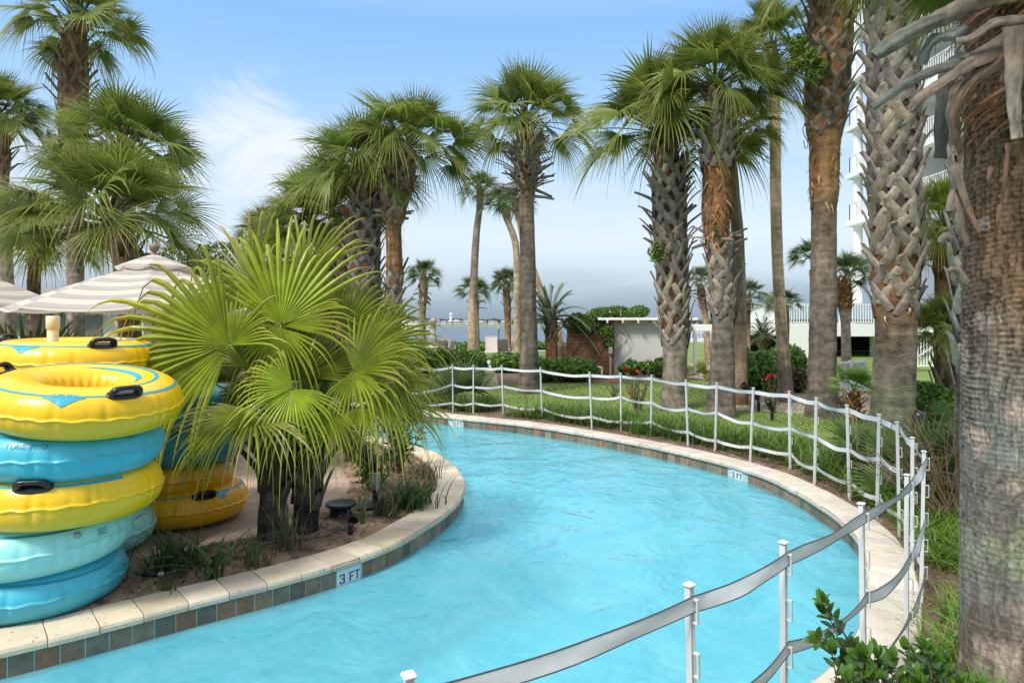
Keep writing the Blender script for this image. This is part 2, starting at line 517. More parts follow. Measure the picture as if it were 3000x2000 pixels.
def palm(label, Y, path, hw, crown=None, boot=None, peel=None, tones=None, mats=None, detail=20, step=.05, group=None, far=False, kind='fan', rough=.03, sink=.05, gz=-.02, cat='palm tree', name='palm_tree', seed=None, flakes_n=50):
    """path: (x,y) rows of the wide view, y=None for the ground; hw: half widths at rows; crown: (x,y,R,sx,sz)."""
    USED[0] += 1
    rng = np.random.default_rng(100 + USED[0] if seed is None else seed)
    pts = []
    for x, y in path:
        if y is None:
            X = (x * 1.27551 - 1500) / F * Y
            pts.append([X, Y, gz - sink])
        else:
            pts.append(V(x, y, Y))
    pts = np.array(pts)
    base = pts[0].copy(); base[2] = gz
    k = 1.27551 * Y / F
    root = thing(name, label, cat, base, 0, group)
    zr = lambda y: (gz - sink) if y is None else H - (y * 1.27551 - HY) / F * Y
    rad = sorted([(zr(y) - gz, w * k) for y, w in hw])
    loc = pts - base
    tones = tones or [(None, GREY), (0, GREY)]
    st = sorted([(zr(y) - gz, c) for y, c in tones], key=lambda q: q[0])
    mb = MB()
    p, rz_ = trunk_shape(mb, loc, rad, st, rng, detail, step, rough)
    mb.build('trunk', mats or M_TRUNK, root)
    if boot:
        for b in boot:
            bb = MB()
            b = dict(b); y0, y1 = b.pop('y')
            boots(bb, p, rz_, zr(y0) - gz, zr(y1) - gz, rng, **b)
            bb.build('leaf_bases', M_BOOT, root)
    if peel:
        fb = MB()
        for y0, y1, c_ in peel:
            flakes(fb, p, rz_, zr(y0) - gz, zr(y1) - gz, rng, flakes_n, col=c_)
        fb.build('peeling_bark', M_BOOT, root)
    if crown:
        lst = crown if isinstance(crown, list) else [crown]
        for (x, y, R, sz, var) in lst:
            me = (PINNATE[var % 2] if kind == 'feather' else (CROWNS_FAR[var % 3] if far else CROWNS[var % 5]))
            c = V(x, y, Y) - base
            o = link('crown', me, root, c)
            s = R * k * (1.0 if kind == 'feather' else .92)
            o.scale = (s, s, s * sz); o.rotation_euler.z = rng.uniform(0, 6.28)
    return root


B_BIG = dict(dz=.038, wid=.058, h=.27, stub=.22, splay=32, col=(.33, .28, .235), colvar=.28)
B_UP = dict(dz=.036, wid=.045, h=.30, stub=.34, splay=42, col=(.25, .185, .13), colvar=.32)
B_DEAD = dict(dz=.06, wid=.05, h=.15, stub=.42, splay=82, col=(.30, .24, .19), colvar=.3)

# --- right bank row
palm('tall smooth grey palm standing alone before the sea, just left of the shed', 18,
     [(1215, None), (1214, 700), (1209, 470), (1208, 400), (1207, 310)], [(None, 23), (700, 18.5), (440, 17), (400, 20), (310, 17)],
     (1206, 276, 168, 1.0, 0), [dict(B_DEAD, y=(462, 425), dz=.022, stub=.5), dict(B_BIG, y=(445, 345), lift=1.25, splay=62, stub=.42, dz=.017, wid=.05, h=.2), dict(B_UP, y=(380, 310), lift=1.1, stub=.4)],
     tones=[(None, DGREY), (700, DGREY), (560, GREY), (460, TAN * .7), (430, RUST)], rough=.022, group='palms along the far bank')
palm('thick palm with criss-cross grey leaf bases, in front of the white shed', 14.5,
     [(1548, None), (1550, 780), (1540, 560), (1535, 420), (1530, 330)], [(None, 30), (900, 27), (790, 28), (760, 30), (560, 34), (420, 34), (350, 22)],
     [(1512, 296, 212, 1.0, 1)], [dict(B_BIG, y=(800, 560), splay=26, lift=1.05), dict(B_BIG, y=(590, 400), splay=52, stub=.3, lift=1.08, dz=.034), dict(B_UP, y=(420, 325))],
     tones=[(None, GREY), (780, GREY * 1.1), (750, RUST * .6)], group='palms along the far bank')
palm('palm with peeled orange-brown upper trunk and a collar of grey leaf bases below it', 13.5,
     [(1655, None), (1662, 720), (1655, 610), (1645, 520), (1648, 400), (1645, 250)], [(None, 30), (720, 25), (700, 30), (600, 27), (560, 26), (470, 33), (380, 33), (250, 22)],
     [(1640, 196, 192, 1.04, 2)], [dict(B_BIG, y=(745, 590), splay=32, dz=.055, stub=.26, lift=1.04), dict(B_DEAD, y=(575, 545), dz=.03, stub=.3), dict(B_BIG, y=(395, 300), splay=48, lift=1.08, stub=.32, dz=.028), dict(B_UP, y=(320, 235), splay=40, lift=1.0, stub=.35)],
     peel=[(570, 380, (.22, .10, .04))], tones=[(None, DGREY), (740, GREY), (600, GREY), (560, ORANGE), (500, ORANGE), (400, RUST)], group='palms along the far bank', flakes_n=200)
palm('brown blotched bare palm trunk close behind the collared palm', 15.5,
     [(1700, None), (1697, 600), (1684, 430), (1675, 320)], [(None, 17), (600, 14), (320, 12)], (1690, 290, 120, .9, 3),
     tones=[(None, RUST * .7), (850, TAN), (500, GREY), (320, GREY)], mats=M_TRUNK_PALE, group='palms along the far bank')
palm('slim tall pale palm with straight blotched trunk, two palms left of the white building', 16,
     [(1807, None), (1786, 600), (1780, 300), (1776, 140)], [(None, 17), (800, 13.5), (600, 12.5), (140, 12)], (1772, 105, 125, 1.15, 4),
     [dict(B_UP, y=(215, 130), dz=.05, stub=.4, splay=70, wid=.035)], tones=[(None, DGREY), (860, DGREY), (800, TAN * 1.7), (140, TAN * 1.7)], mats=M_TRUNK_PALE, group='palms along the far bank')
palm('stout palm with orange fibrous band, vine-covered leaf bases and smooth brown trunk', 13.5,
     [(1888, None), (1893, 480), (1895, 300), (1905, 120), (1912, -60)], [(None, 33), (800, 30), (480, 27), (440, 32), (330, 33), (270, 44), (100, 48), (-60, 30)],
     (1915, -80, 185, 1.0, 0), [dict(B_BIG, y=(325, 130), splay=40, stub=.28, dz=.036, wid=.055, col=(.20, .165, .13), lift=1.02), dict(B_UP, y=(140, -60), wid=.05, splay=36, stub=.45)],
     peel=[(480, 290, (.30, .17, .08))], tones=[(None, DGREY), (700, DGREY * 1.1), (480, TAN * .62), (430, ORANGE * 1.25), (310, ORANGE), (280, RUST)], detail=28, group='palms along the far bank', flakes_n=60)
palm('massive palm clad in big grey criss-cross leaf bases, beside the large foreground trunk', 10.5,
     [(2047, None), (2052, 900), (2057, 690), (2052, 300), (2048, 0), (2050, -200)], [(None, 50), (900, 44), (700, 43), (640, 49), (300, 51), (-100, 48), (-200, 30)],
     (2050, -230, 260, 1.0, 1), [dict(B_BIG, y=(735, -150), wid=.080, h=.33, stub=.2, splay=30, dz=.034, thick=.016, lift=1.0, spread=.62, col=(.275, .232, .195))],
     peel=[(960, 690, (.25, .19, .14))], tones=[(None, MOSS * .85), (920, MOSS * .85), (840, GREY * .7), (760, TAN * .55), (690, RUST), (600, RUST * .5), (500, DGREY * .4)], detail=40, step=.03, rough=.035, group='palms along the far bank', flakes_n=16)  # trunk tones darkened behind the leaf bases, painting shade into the gaps
palm('shaggy palm trunk half hidden behind the large foreground trunk', 6.6,
     [(2240, None), (2243, 700), (2250, 300), (2255, -60)], [(None, 44), (800, 40), (700, 44), (300, 44), (-60, 40)], (2255, -200, 300, 1, 2),
     [dict(B_BIG, y=(900, -60), dz=.06, wid=.05, stub=.12, splay=24, col=(.36, .32, .27))], tones=[(None, MOSS), (1000, GREY), (700, GREY), (0, RUST)], detail=30, step=.03)

# --- left group
palm('tallest palm of the left group, its thick leaf-base collar above the umbrellas', 16,
     [(175, None), (173, 640), (170, 380), (168, 250), (174, 70)], [(None, 21), (640, 18), (400, 19), (370, 24), (220, 30), (70, 20)],
     (177, 52, 168, 1.0, 3), [dict(B_BIG, y=(395, 260), lift=1.05, splay=20, stub=.12, col=(.22, .18, .13)), dict(B_UP, y=(270, 80), lift=1.0)],
     tones=[(None, GREY), (640, GREY * 1.2), (390, TAN * .8), (360, RUST)], group='palms on the left')
palm('palm at the left picture edge with spiky leaf bases under its crown', 15.5,
     [(22, None), (14, 640), (4, 420), (0, 300)], [(None, 20), (640, 15), (420, 12), (380, 16), (300, 14)], (-2, 262, 125, 1.0, 4),
     [dict(B_UP, y=(420, 300), splay=55)], tones=[(None, GREY), (640, GREY), (420, TAN * .8), (390, RUST)], group='palms on the left')
palm('mid-height palm in the left group with a wide ragged crown', 14,
     [(300, None), (287, 560), (285, 430), (285, 340)], [(None, 22), (560, 20), (450, 22), (340, 20)], (290, 343, 190, .95, 0),
     [dict(B_UP, y=(480, 340), splay=40)], tones=[(None, GREY), (500, RUST)], group='palms on the left')
palm('low palm in the left group with long drooping leaves hanging over the umbrella', 11,
     [(318, None), (290, 640), (255, 500)], [(None, 24), (640, 22), (500, 20)], (245, 500, 262, .9, 2),
     [dict(B_UP, y=(640, 500), splay=40)], tones=[(None, GREY), (640, RUST)], group='palms on the left')
palm('palm crown rising behind the left group near the pale wall', 18,
     [(80, None), (78, 640), (90, 560)], [(None, 16), (560, 13)], (95, 545, 170, .9, 1), tones=[(None, GREY), (560, RUST)], group='palms on the left')

# --- centre left group
palm('palm with peeled orange trunk under a round full crown, left of the open sky', 17,
     [(905, None), (905, 700), (906, 600), (904, 500), (914, 430), (928, 350)], [(None, 19), (700, 18), (640, 19), (520, 18), (500, 26), (430, 36), (350, 26)],
     (940, 335, 176, 1.0, 1), [dict(B_BIG, y=(730, 640), splay=45, stub=.3, dz=.06), dict(B_DEAD, y=(520, 490), dz=.03, stub=.25), dict(B_BIG, y=(510, 390), splay=34, lift=1.0, dz=.036, col=(.24, .19, .15))],
     peel=[(640, 500, (.28, .13, .06))], tones=[(None, GREY), (680, GREY), (640, ORANGE), (520, ORANGE), (490, RUST)], group='palms behind the fan palm')
palm('palm with lattice of pale grey leaf bases left of the orange peeled trunk', 17.5,
     [(850, None), (838, 680), (838, 520), (845, 420), (840, 380)], [(None, 32), (680, 34), (520, 34), (420, 26), (380, 20)],
     (826, 388, 165, 1.0, 4), [dict(B_BIG, y=(760, 470), splay=38, lift=1.03, dz=.036, col=(.27, .24, .21)), dict(B_UP, y=(480, 385), col=(.15, .11, .08))],
     tones=[(None, GREY), (700, RUST)], group='palms behind the fan palm')
palm('palm with dark brown leaf bases behind the lattice palm', 19.5,
     [(795, None), (800, 600), (792, 480)], [(None, 26), (600, 26), (480, 18)], (765, 472, 160, 1.0, 0),
     [dict(B_BIG, y=(720, 520), col=(.17, .14, .11))], tones=[(None, GREY), (700, RUST)], group='palms behind the fan palm')
palm('bushy palm above the fan palm with dry yellow lower leaves', 21,
     [(745, None), (748, 620), (735, 520)], [(None, 24), (620, 24), (520, 18)], (715, 512, 150, 1.0, 3),
     [dict(B_UP, y=(700, 530), splay=55)], tones=[(None, GREY), (700, RUST)], group='palms behind the fan palm')
palm('smallest palm of the sloping row behind the fan palm', 23.5,
     [(640, None), (632, 600), (628, 545)], [(None, 18), (545, 14)], (622, 538, 95, 1.0, 2), tones=[(None, GREY), (545, RUST)], group='palms behind the fan palm')

# --- far palms toward the sea
FARG = 'small far palms near the sea'
palm('small round palm with shaggy trunk above the closed umbrella', 34, [(972, None), (970, 720), (975, 640)], [(None, 9), (720, 8), (640, 10)], (975, 632, 50, 1.0, 0),
     [dict(B_UP, y=(705, 640), dz=.09, wid=.07, stub=.4, splay=120, col=(.3, .22, .15))], tones=[(None, GREY), (640, TAN * .7)], far=True, detail=12, step=.12, group=FARG)
palm('tall slender dark palm with small crown, curving gently over the sea', 32, [(1083, None), (1088, 650), (1094, 540), (1102, 475), (1103, 445)], [(None, 11), (650, 9), (445, 7)], (1102, 432, 58, .95, 1),
     [dict(B_UP, y=(480, 440), dz=.06, wid=.05, stub=.3)], tones=[(None, DGREY), (780, TAN), (700, TAN), (600, DGREY * 1.2), (480, DGREY)], far=True, detail=12, step=.1, mats=M_TRUNK_PALE, group=FARG)
palm('low palm partly behind the slender dark trunk', 38, [(1096, None), (1093, 720), (1089, 670)], [(None, 7), (720, 7), (670, 9)], (1088, 668, 55, .85, 2),
     [dict(B_DEAD, y=(712, 690), dz=.05)], tones=[(None, TAN), (670, TAN * .8)], far=True, detail=12, step=.12, mats=M_TRUNK_PALE, group=FARG)
palm('straight pale palm trunk with leaning top and small crown', 30, [(1188, None), (1187, 640), (1184, 560), (1165, 505), (1155, 478)], [(None, 9), (640, 7.5), (478, 8)], (1152, 465, 55, .95, 0),
     [dict(B_UP, y=(510, 475), dz=.05)], tones=[(None, TAN), (700, TAN * 1.1), (500, TAN)], far=True, detail=12, step=.1, mats=M_TRUNK_PALE, group=FARG)
palm('strongly leaning pale palm trunk beside the brown slatted screen', 26, [(1303, None), (1272, 740), (1236, 650), (1208, 570), (1192, 500), (1186, 470)], [(None, 12), (740, 9.5), (570, 8), (470, 8)], (1185, 462, 55, .95, 1),
     [dict(B_UP, y=(510, 468), dz=.05)], tones=[(None, TAN), (700, TAN * 1.25), (470, TAN)], far=True, detail=12, step=.1, mats=M_TRUNK_PALE, group=FARG)
palm('small dark palm left of the smooth grey palm, over the sunloungers', 36, [(1168, None), (1166, 730), (1163, 660)], [(None, 7), (660, 8)], (1163, 650, 48, 1.0, 2),
     [dict(B_UP, y=(720, 650), dz=.08)], tones=[(None, TAN), (720, RUST)], far=True, detail=12, step=.12, group=FARG)
palm('silvery feather palm with arching leaves beside the slatted screen', 24, [(1268, None), (1266, 760), (1262, 725)], [(None, 15), (760, 13), (725, 10)], (1262, 735, 105, 1.05, 0),
     [dict(B_UP, y=(790, 720), dz=.03, col=(.10, .075, .05))], tones=[(None, RUST), (725, RUST * .7)], kind='feather', detail=14, step=.08)
palm('small palm with shaggy neck seen between the two right-hand leaf-base trunks', 30, [(1626, None), (1622, 740), (1612, 690), (1610, 660)], [(None, 8), (740, 7), (660, 9)], (1610, 645, 42, 1.1, 0),
     [dict(B_DEAD, y=(715, 660), dz=.05, stub=.35)], tones=[(None, TAN), (740, TAN), (690, RUST)], far=True, detail=12, step=.1, group=FARG)
palm('far palm peeking out right of the collared palm', 32, [(1716, None), (1716, 740), (1716, 690)], [(None, 7), (690, 8)], (1722, 680, 55, 1.0, 1), [dict(B_DEAD, y=(720, 690), dz=.06)],
     tones=[(None, TAN), (690, RUST)], far=True, detail=12, step=.12, group=FARG)
palm('far palm behind the slim tall pale trunk', 33, [(1803, None), (1805, 740), (1803, 700)], [(None, 8), (700, 8)], (1800, 695, 52, .9, 2), None, tones=[(None, GREY), (700, RUST)], far=True, detail=12, step=.12, group=FARG)
palm('low feather palm growing over the hedge near the pier', 29, [(1752, None), (1752, 800), (1752, 775)], [(None, 9), (775, 9)], (1752, 775, 62, 1.05, 1), [dict(B_UP, y=(810, 770), dz=.03, col=(.1, .08, .05))],
     tones=[(None, RUST), (775, RUST)], kind='feather', detail=12, step=.1)
palm('palm half hidden behind the stout brown trunk, left of the hotel column', 28, [(1872, None), (1872, 700), (1868, 620)], [(None, 8), (620, 9)], (1862, 590, 58, 1.0, 0), None, tones=[(None, GREY), (620, RUST)], far=True, detail=12, step=.12, group=FARG)
palm('slim palm with pineapple-like neck before the white terrace railing', 21, [(1945, None), (1942, 740), (1938, 650)], [(None, 11), (740, 10), (700, 15), (650, 14)], (1945, 630, 78, .95, 1),
     [dict(B_UP, y=(710, 640), dz=.03, stub=.12, h=.12, wid=.035, splay=50, col=(.26, .15, .07))], tones=[(None, GREY), (720, GREY), (700, RUST)], far=True, detail=16, step=.06)
palm('palm between the massive leaf-base trunk and the foreground trunk, before the hotel balconies', 17, [(2168, None), (2166, 640), (2164, 540)], [(None, 16), (640, 18), (560, 22), (540, 16)], (2166, 520, 120, 1.25, 3),
     [dict(B_UP, y=(640, 530), dz=.035, stub=.3, splay=75, col=(.2, .13, .075))], tones=[(None, GREY), (640, RUST)], detail=16)
palm('low palm with long grey-green leaves in front of the white stair rail', 12.5, [(2195, None), (2185, 860), (2180, 760)], [(None, 34), (860, 30), (760, 20)], (2178, 760, 118, 1.05, 2),
     [dict(B_UP, y=(935, 770), dz=.035, stub=.3, h=.32, splay=18, wid=.04, col=(.27, .2, .16))], tones=[(None, RUST), (760, RUST)], detail=16)
# ------------------------------------------------------------------ small fan palms on the right
def low_fan(label, base, n, R, seed, trunk=0.0, tone=(.07, .125, .03), tipc=(.16, .2, .05), el=(75, 5), name='fan_palm_shrub', group=None, blade=.62, az0=None, stemc=(.3, .16, .06)):
    rng = np.random.default_rng(seed)
    root = thing(name, label, 'fan palm', base, 0, group)
    mb = MB()
    for k in range(n):
        u = (k + .5) / n; az = k * 2.39996 + rng.uniform(-.3, .3) if az0 is None else az0[k % len(az0)] + rng.uniform(-.2, .2)
        e_ = math.radians(el[0] + (el[1] - el[0]) * u + rng.uniform(-6, 6))
        dv = np.array([math.cos(e_) * math.cos(az), math.cos(e_) * math.sin(az), math.sin(e_)])
        e, td = petiole(mb, np.array([0, 0, trunk]), dv, R * .55 * rng.uniform(.8, 1.2), .15, .010, .006, np.array(tone) * 1.4)
        nn = nrm(np.array([0, -.5, 1.0]))
        fan_leaf(mb, e, td, nn, R * blade * rng.uniform(.85, 1.1), rng, 26, 1.7, .5, .12, .15, .1, tone, tipc)
    mb.build('leaves', M_LEAF, root)
    if trunk > 0:
        tb = MB()
        p, r = trunk_shape(tb, np.array([[0, 0, -.05], [0, 0, trunk * .5], [0, 0, trunk]]), [(-.1, .09), (trunk, .07)], [(-.1, RUST), (trunk, RUST)], rng, 12, .05, flare=0)
        tb.build('trunk', M_TRUNK, root)
        bb = MB(); boots(bb, p, r, .02, trunk - .08, rng, dz=.02, wid=.03, h=.1, stub=.12, splay=55, col=stemc)
        bb.build('leaf_bases', M_BOOT, root)
    return root


low_fan('young fan palm on a short shaggy orange trunk before the white picket fence', [*V(1962, 905, 12.6)[:2], -.02], 11, .55, 1, trunk=.60, tone=(.10, .19, .03))
low_fan('dark green fan palm clump right of the massive leaf-base trunk', [*V(2110, 905, 11.6)[:2], -.02], 11, .72, 2, tone=(.06, .12, .04), el=(60, 8))
low_fan('bright fan palm beside the white terrace wall, left of the stout trunk', [*V(1850, 850, 19)[:2], -.02], 9, .55, 3, tone=(.11, .19, .03))
low_fan('yellow-green fan palm near the pier, right of the shed', [*V(1600, 845, 22)[:2], -.02], 9, .7, 4, tone=(.16, .2, .03), tipc=(.35, .33, .05))
low_fan('dark fan palm by the closed umbrella, left of the hedge', [*V(938, 830, 20)[:2], -.02], 9, .8, 5, tone=(.05, .1, .03))
low_fan('upright spiky palmetto behind the fence posts on the far bank', [*V(1068, 925, 14.8)[:2], -.02], 6, 1.05, 6, tone=(.075, .125, .045), el=(88, 50), name='palmetto')
low_fan('palmetto with thin leaves by the path at the left end of the fence', [*V(1010, 925, 15.5)[:2], -.02], 5, .75, 7, tone=(.075, .125, .045), el=(70, 25), name='palmetto')
low_fan('broad sword-leaved plant before the pale wall at far left', [*V(60, 800, 9.5)[:2], -.02], 8, 2.1, 8, tone=(.12, .17, .03), el=(85, 40), name='palmetto')
for i, (px, py, R, lab) in enumerate([(2560, 1300, .80, 'saw palmetto spilling over the fence tapes on the right bank'), (2700, 1330, .85, 'saw palmetto under the black bollard light'), (2775, 1300, .9, 'saw palmetto against the trunk base at right')]):
    low_fan(lab, [*V(px / 1.27551, 900, 7.9 - .5 * i)[:2], -.02], 10, R, 60 + i, tone=(.065, .125, .03), el=(80, 25), name='saw_palmetto')

# ------------------------------------------------------------------ big trunk in the right foreground
def front_trunk():
    rng = np.random.default_rng(5)
    Y = 3.3
    base = np.array([*V(2330, 900, Y)[:2], -.02])
    root = thing('palm_tree', 'large dark fissured palm trunk filling the right foreground, with drooping dead leaf bases', 'palm tree', base)
    n = 260; step = .007
    z = np.arange(-.05, 3.75, step); m = len(z)
    a = np.linspace(0, 2 * PI, n, endpoint=False)
    A, Z = np.meshgrid(a / (2 * PI), z)
    wob = vnoise(A * 6, Z * 2.5, 3, 6)
    Zw = Z + .035 * (wob - .5) + .02 * (vnoise(A * 14, Z * 3, 9, 14) - .5)
    bf = Zw * 40 + 2.2 * vnoise(A * 3, Z * 2, 21, 3) + 1.3 * vnoise(A * 9, Z * 4, 22, 9); fr = bf % 1.0
    ringedge = np.exp(-((fr - .5) / .08) ** 2) * (.35 + .9 * vnoise(A * 12, Z * 9, 33, 12))
    Aw = A + .012 * (vnoise(A * 10, Z * 6, 12, 10) - .5)
    band = np.floor(bf)
    cr1 = np.abs(vnoise(Aw * 62 + .35 * np.sin(band * 12.9), Z * 9 + .5 * np.sin(band * 7.7), 7, 62) - .5) * 2
    cr2 = np.abs(vnoise(Aw * 80, Z * 7.0, 17, 80) - .5) * 2
    up = np.clip((Z - .55) / 1.3, 0, 1)
    crack = np.clip(1 - cr1 / .24, 0, 1) * (.45 + .8 * up) + .5 * np.clip(1 - cr2 / .2, 0, 1) * (.5 + .5 * up)
    crack = np.clip(crack + .8 * up * np.exp(-(np.minimum(fr, 1 - fr) / .10) ** 2) * np.clip(vnoise(A * 26, Z * 9, 91, 26) * 2 - .7, 0, 1), 0, 1.2)
    fine = vnoise(A * 160, Z * 60, 5, 160)
    big = vnoise(A * 4, Z * 1.1, 8, 4)
    r = .232 + .012 * (big - .5) + .006 * ringedge * (.5 + up) - .0055 * crack + .004 * (fine - .5)
    r = r * (1 + .10 * np.clip(1 - Z / .4, 0, 1) ** 2)
    lean = .03 * (Z / 3)
    v = np.stack([lean + r * np.cos(a), r * np.sin(a), Z], -1)
    g1 = np.array([.165, .150, .125]); g2 = np.array([.165, .105, .064])
    lo = np.array([.15, .115, .088])
    t = np.clip((Z - 1.0) / 1.1 + .7 * (big - .5), 0, 1)[..., None]
    c = g1 * (1 - t) + g2 * t
    t0 = np.clip((.5 - Z) / .25 + (vnoise(A * 9, Z * 6, 40, 9) - .5), 0, 1)[..., None]
    c = c * (1 - t0) + lo * t0
    mo = np.clip((vnoise(A * 7, Z * 5, 51, 7) + .5 * vnoise(A * 40, Z * 14, 52, 40) - .78) * 3.2, 0, 1) * np.exp(-((Z - .55) / .42) ** 2)
    c = c * (1 - mo[..., None]) + np.array([.26, .29, .16]) * mo[..., None]
    gr = np.clip((vnoise(A * 5, Z * 3, 61, 5) - .55) * 3, 0, .6)[..., None] * np.clip(1 - np.abs(Z - 1.15) / .8, 0, 1)[..., None]
    c = c * (1 - gr) + np.array([.22, .25, .225]) * gr
    pl = np.clip((vnoise(A * 11, Z * 9, 71, 11) - .74) * 6, 0, 1)[..., None]
    c = c * (1 - pl) + np.array([.34, .27, .22]) * pl
    c = c * (.55 + .5 * fine[..., None] + .45 * vnoise(Aw * 60, Z * 5, 95, 60)[..., None]) * (1 - .58 * np.clip(crack, 0, 1)[..., None]) * (1 + .22 * ringedge[..., None] * (1 - .6 * up[..., None]))
    v = np.concatenate([v, v[:, :1]], 1); c = np.concatenate([c, c[:, :1]], 1)
    mb = MB(); mb.grid(v[:, ::-1], c[:, ::-1])
    mb.tube(np.array([[.035, 0, 3.70], [.05, 0, 4.6], [.07, 0, 5.6]]), [.235, .26, .18], 32, True, (.12, .08, .05))
    cr = link('crown', CROWNS[0], root, (.07, 0, 5.7)); cr.scale = (1.7, 1.7, 1.7)
    mbark = mat('front_bark', attr=True, rough=.92, var=.35, vscale=40, bump=.006, bscale=120, bstretch=(1, 1, .7), spec=.12)
    mb.build('trunk', mbark, root)
    # drooping dead leaf bases: (points in photo pixels with depth, half width start/end, colour)
    def dead(pts, w0, w1, col, tipc=None, th=.006, roll=(0, -1, .2), curl=.35):
        p = np.array([P(*q) for q in pts]) - base
        p = catmull(p, .03)
        mm = len(p); t = np.linspace(0, 1, mm)
        w = (w0 + (w1 - w0) * t) * .88
        T = np.gradient(p, axis=0); T /= np.linalg.norm(T, axis=1, keepdims=True)
        rl = np.asarray(roll, float)
        S = np.cross(T, rl); S /= np.linalg.norm(S, axis=1, keepdims=True); Nn = np.cross(S, T)
        cols = np.asarray(col)[None] * (1 - t[:, None]) + np.asarray(tipc if tipc is not None else col)[None] * t[:, None]
        q = np.linspace(-1, 1, 9)
        jag = 1 + .35 * (vnoise(t * 9, t * 0, int(abs(pts[0][0]))) - .5) + .22 * (vnoise(t * 40, t * 0, int(abs(pts[0][1]))) - .5)
        G1 = p[:, None] + S[:, None] * (q[None, :, None] * (w * jag)[:, None, None]) + Nn[:, None] * ((curl * (1 - q ** 2))[None, :, None] * w[:, None, None])
        G1 = G1 + Nn[:, None] * (w[:, None, None] * .30 * (vnoise(np.repeat(q[None] * 3.5, mm, 0) + pts[0][0], np.repeat(t[:, None] * 7, 9, 1), 8) - .5)[..., None])
        G2 = G1 - Nn[:, None] * (th * (1.6 - t[:, None, None]) * (1.2 - .6 * np.abs(q)[None, :, None]))
        st = vnoise(np.repeat(q[None] * 4, mm, 0) + pts[0][1], np.repeat(t[:, None] * 4, 9, 1), 5)[..., None]; s2 = vnoise(np.repeat(q[None] * 9, mm, 0) + pts[0][0], np.repeat(t[:, None] * 26, 9, 1), 6)[..., None]
        cc = cols[:, None] * (.45 + .6 * st + .5 * s2) * (1 - np.clip(st - .45, 0, 1) * np.array([0, .28, .5]))
        b = MB()
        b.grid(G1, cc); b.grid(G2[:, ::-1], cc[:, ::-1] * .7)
        for e in (0, 8):
            b.strip(G1[:, e], G2[:, e], np.repeat(cc[:, e] * 1.1, 2, 0))
        b.strip(G1[-1], G2[-1], (.09, .07, .05))
        return b.build('dead_leaf_base', M_BOOT, root)
    gc = (.135, .100, .076); bl = (.125, .145, .13); wd = (.14, .082, .05); pale = (.21, .175, .145)
    dead([(3080, -40, 3.2), (2900, -10, 3.02), (2760, 50, 2.95), (2650, 105, 2.9), (2560, 165, 2.9)], .075, .030, (.25, .16, .10), bl, .02, curl=.5)
    dead([(3060, 80, 3.1), (2980, 95, 3.0), (2860, 170, 2.95), (2740, 205, 2.92), (2650, 250, 2.9), (2555, 315, 2.9)], .050, .018, gc, bl, .008)
    dead([(3060, 110, 3.05), (2890, 160, 2.93), (2780, 230, 2.9), (2700, 285, 2.88), (2670, 322, 2.9)], .050, .022, gc, pale, .008)
    dead([(2830, 80, 2.98), (2790, 105, 2.96), (2740, 112, 2.95), (2712, 150, 2.95), (2700, 190, 2.96)], .022, .03, bl, bl, .006)
    dead([(3050, 55, 2.95), (2960, 60, 2.90), (2910, 68, 2.88), (2850, 110, 2.88), (2800, 118, 2.9)], .034, .012, gc, pale, .006)
    dead([(3010, 100, 2.98), (2940, 160, 2.95), (2850, 235, 2.93), (2805, 310, 2.93), (2800, 380, 2.96), (2815, 450, 3.0)], .046, .020, gc, gc, .008)
    dead([(2840, 170, 3.25), (2785, 205, 3.2), (2768, 280, 3.2), (2762, 370, 3.2), (2755, 465, 3.2)], .050, .034, (.085, .105, .10), (.075, .075, .07), .010)
    dead([(2830, 240, 3.1), (2800, 265, 3.06), (2786, 340, 3.05), (2792, 385, 3.05), (2788, 425, 3.05)], .026, .018, pale, pale, .006)
    dead([(2975, 85, 2.86), (2973, 180, 2.84), (2972, 290, 2.84), (2980, 405, 2.86)], .052, .028, gc, (.33, .29, .25), .010)
    dead([(2795, 480, 3.0), (2815, 540, 2.99), (2835, 600, 2.98), (2870, 680, 2.97)], .022, .012, pale, wd, .012)
    dead([(2785, 620, 3.02), (2800, 560, 3.02), (2818, 640, 3.01), (2835, 720, 3.0)], .020, .012, pale, gc, .010)
    dead([(2790, 700, 3.02), (2770, 690, 3.0), (2755, 712, 3.0)], .022, .014, pale, bl, .010)
    dead([(2830, 830, 3.05), (2806, 790, 3.03), (2776, 792, 3.02)], .030, .012, pale, pale, .008)
    for k, (x, y0, y1) in enumerate([(2955, 420, 610), (2932, 600, 690), (2905, 490, 560)]):
        dead([(x, y0, 2.97), (x - 8, (y0 + y1) / 2, 2.95), (x - 22 + 9 * k % 20, y1, 2.98)], .014, .004, wd, (.17, .12, .08), .004)
    # torn fibrous wood under the leaf bases
    fb = MB(); 
    for _ in range(260):
        aa = rng.uniform(PI * .85, PI * 1.75); zz = rng.uniform(2.75, 3.55)
        rd = np.array([math.cos(aa), math.sin(aa), 0]); tg = np.array([-rd[1], rd[0], 0])
        l = rng.uniform(.05, .22); t = np.linspace(0, 1, 4)[:, None]
        pts = np.array([.03, 0, zz]) + rd * (.235 + .05 * rng.uniform(.1, 1) * np.sin(t * 2.6)) + (tg * rng.uniform(-1.2, .2) + np.array([0, 0, -.6])) * l * t
        w = np.array([0, 0, 1.0]) * rng.uniform(.004, .016) * (1 - .8 * t)
        fb.strip(pts - w, pts + w, np.array([.16, .085, .045]) * rng.uniform(.3, 1.6))
    fb.build('peeling_bark', M_BOOT, root)


front_trunk()

# ------------------------------------------------------------------ bright fan palms on the island
LIME = (.215, .275, .018); LTIP = (.52, .45, .06)


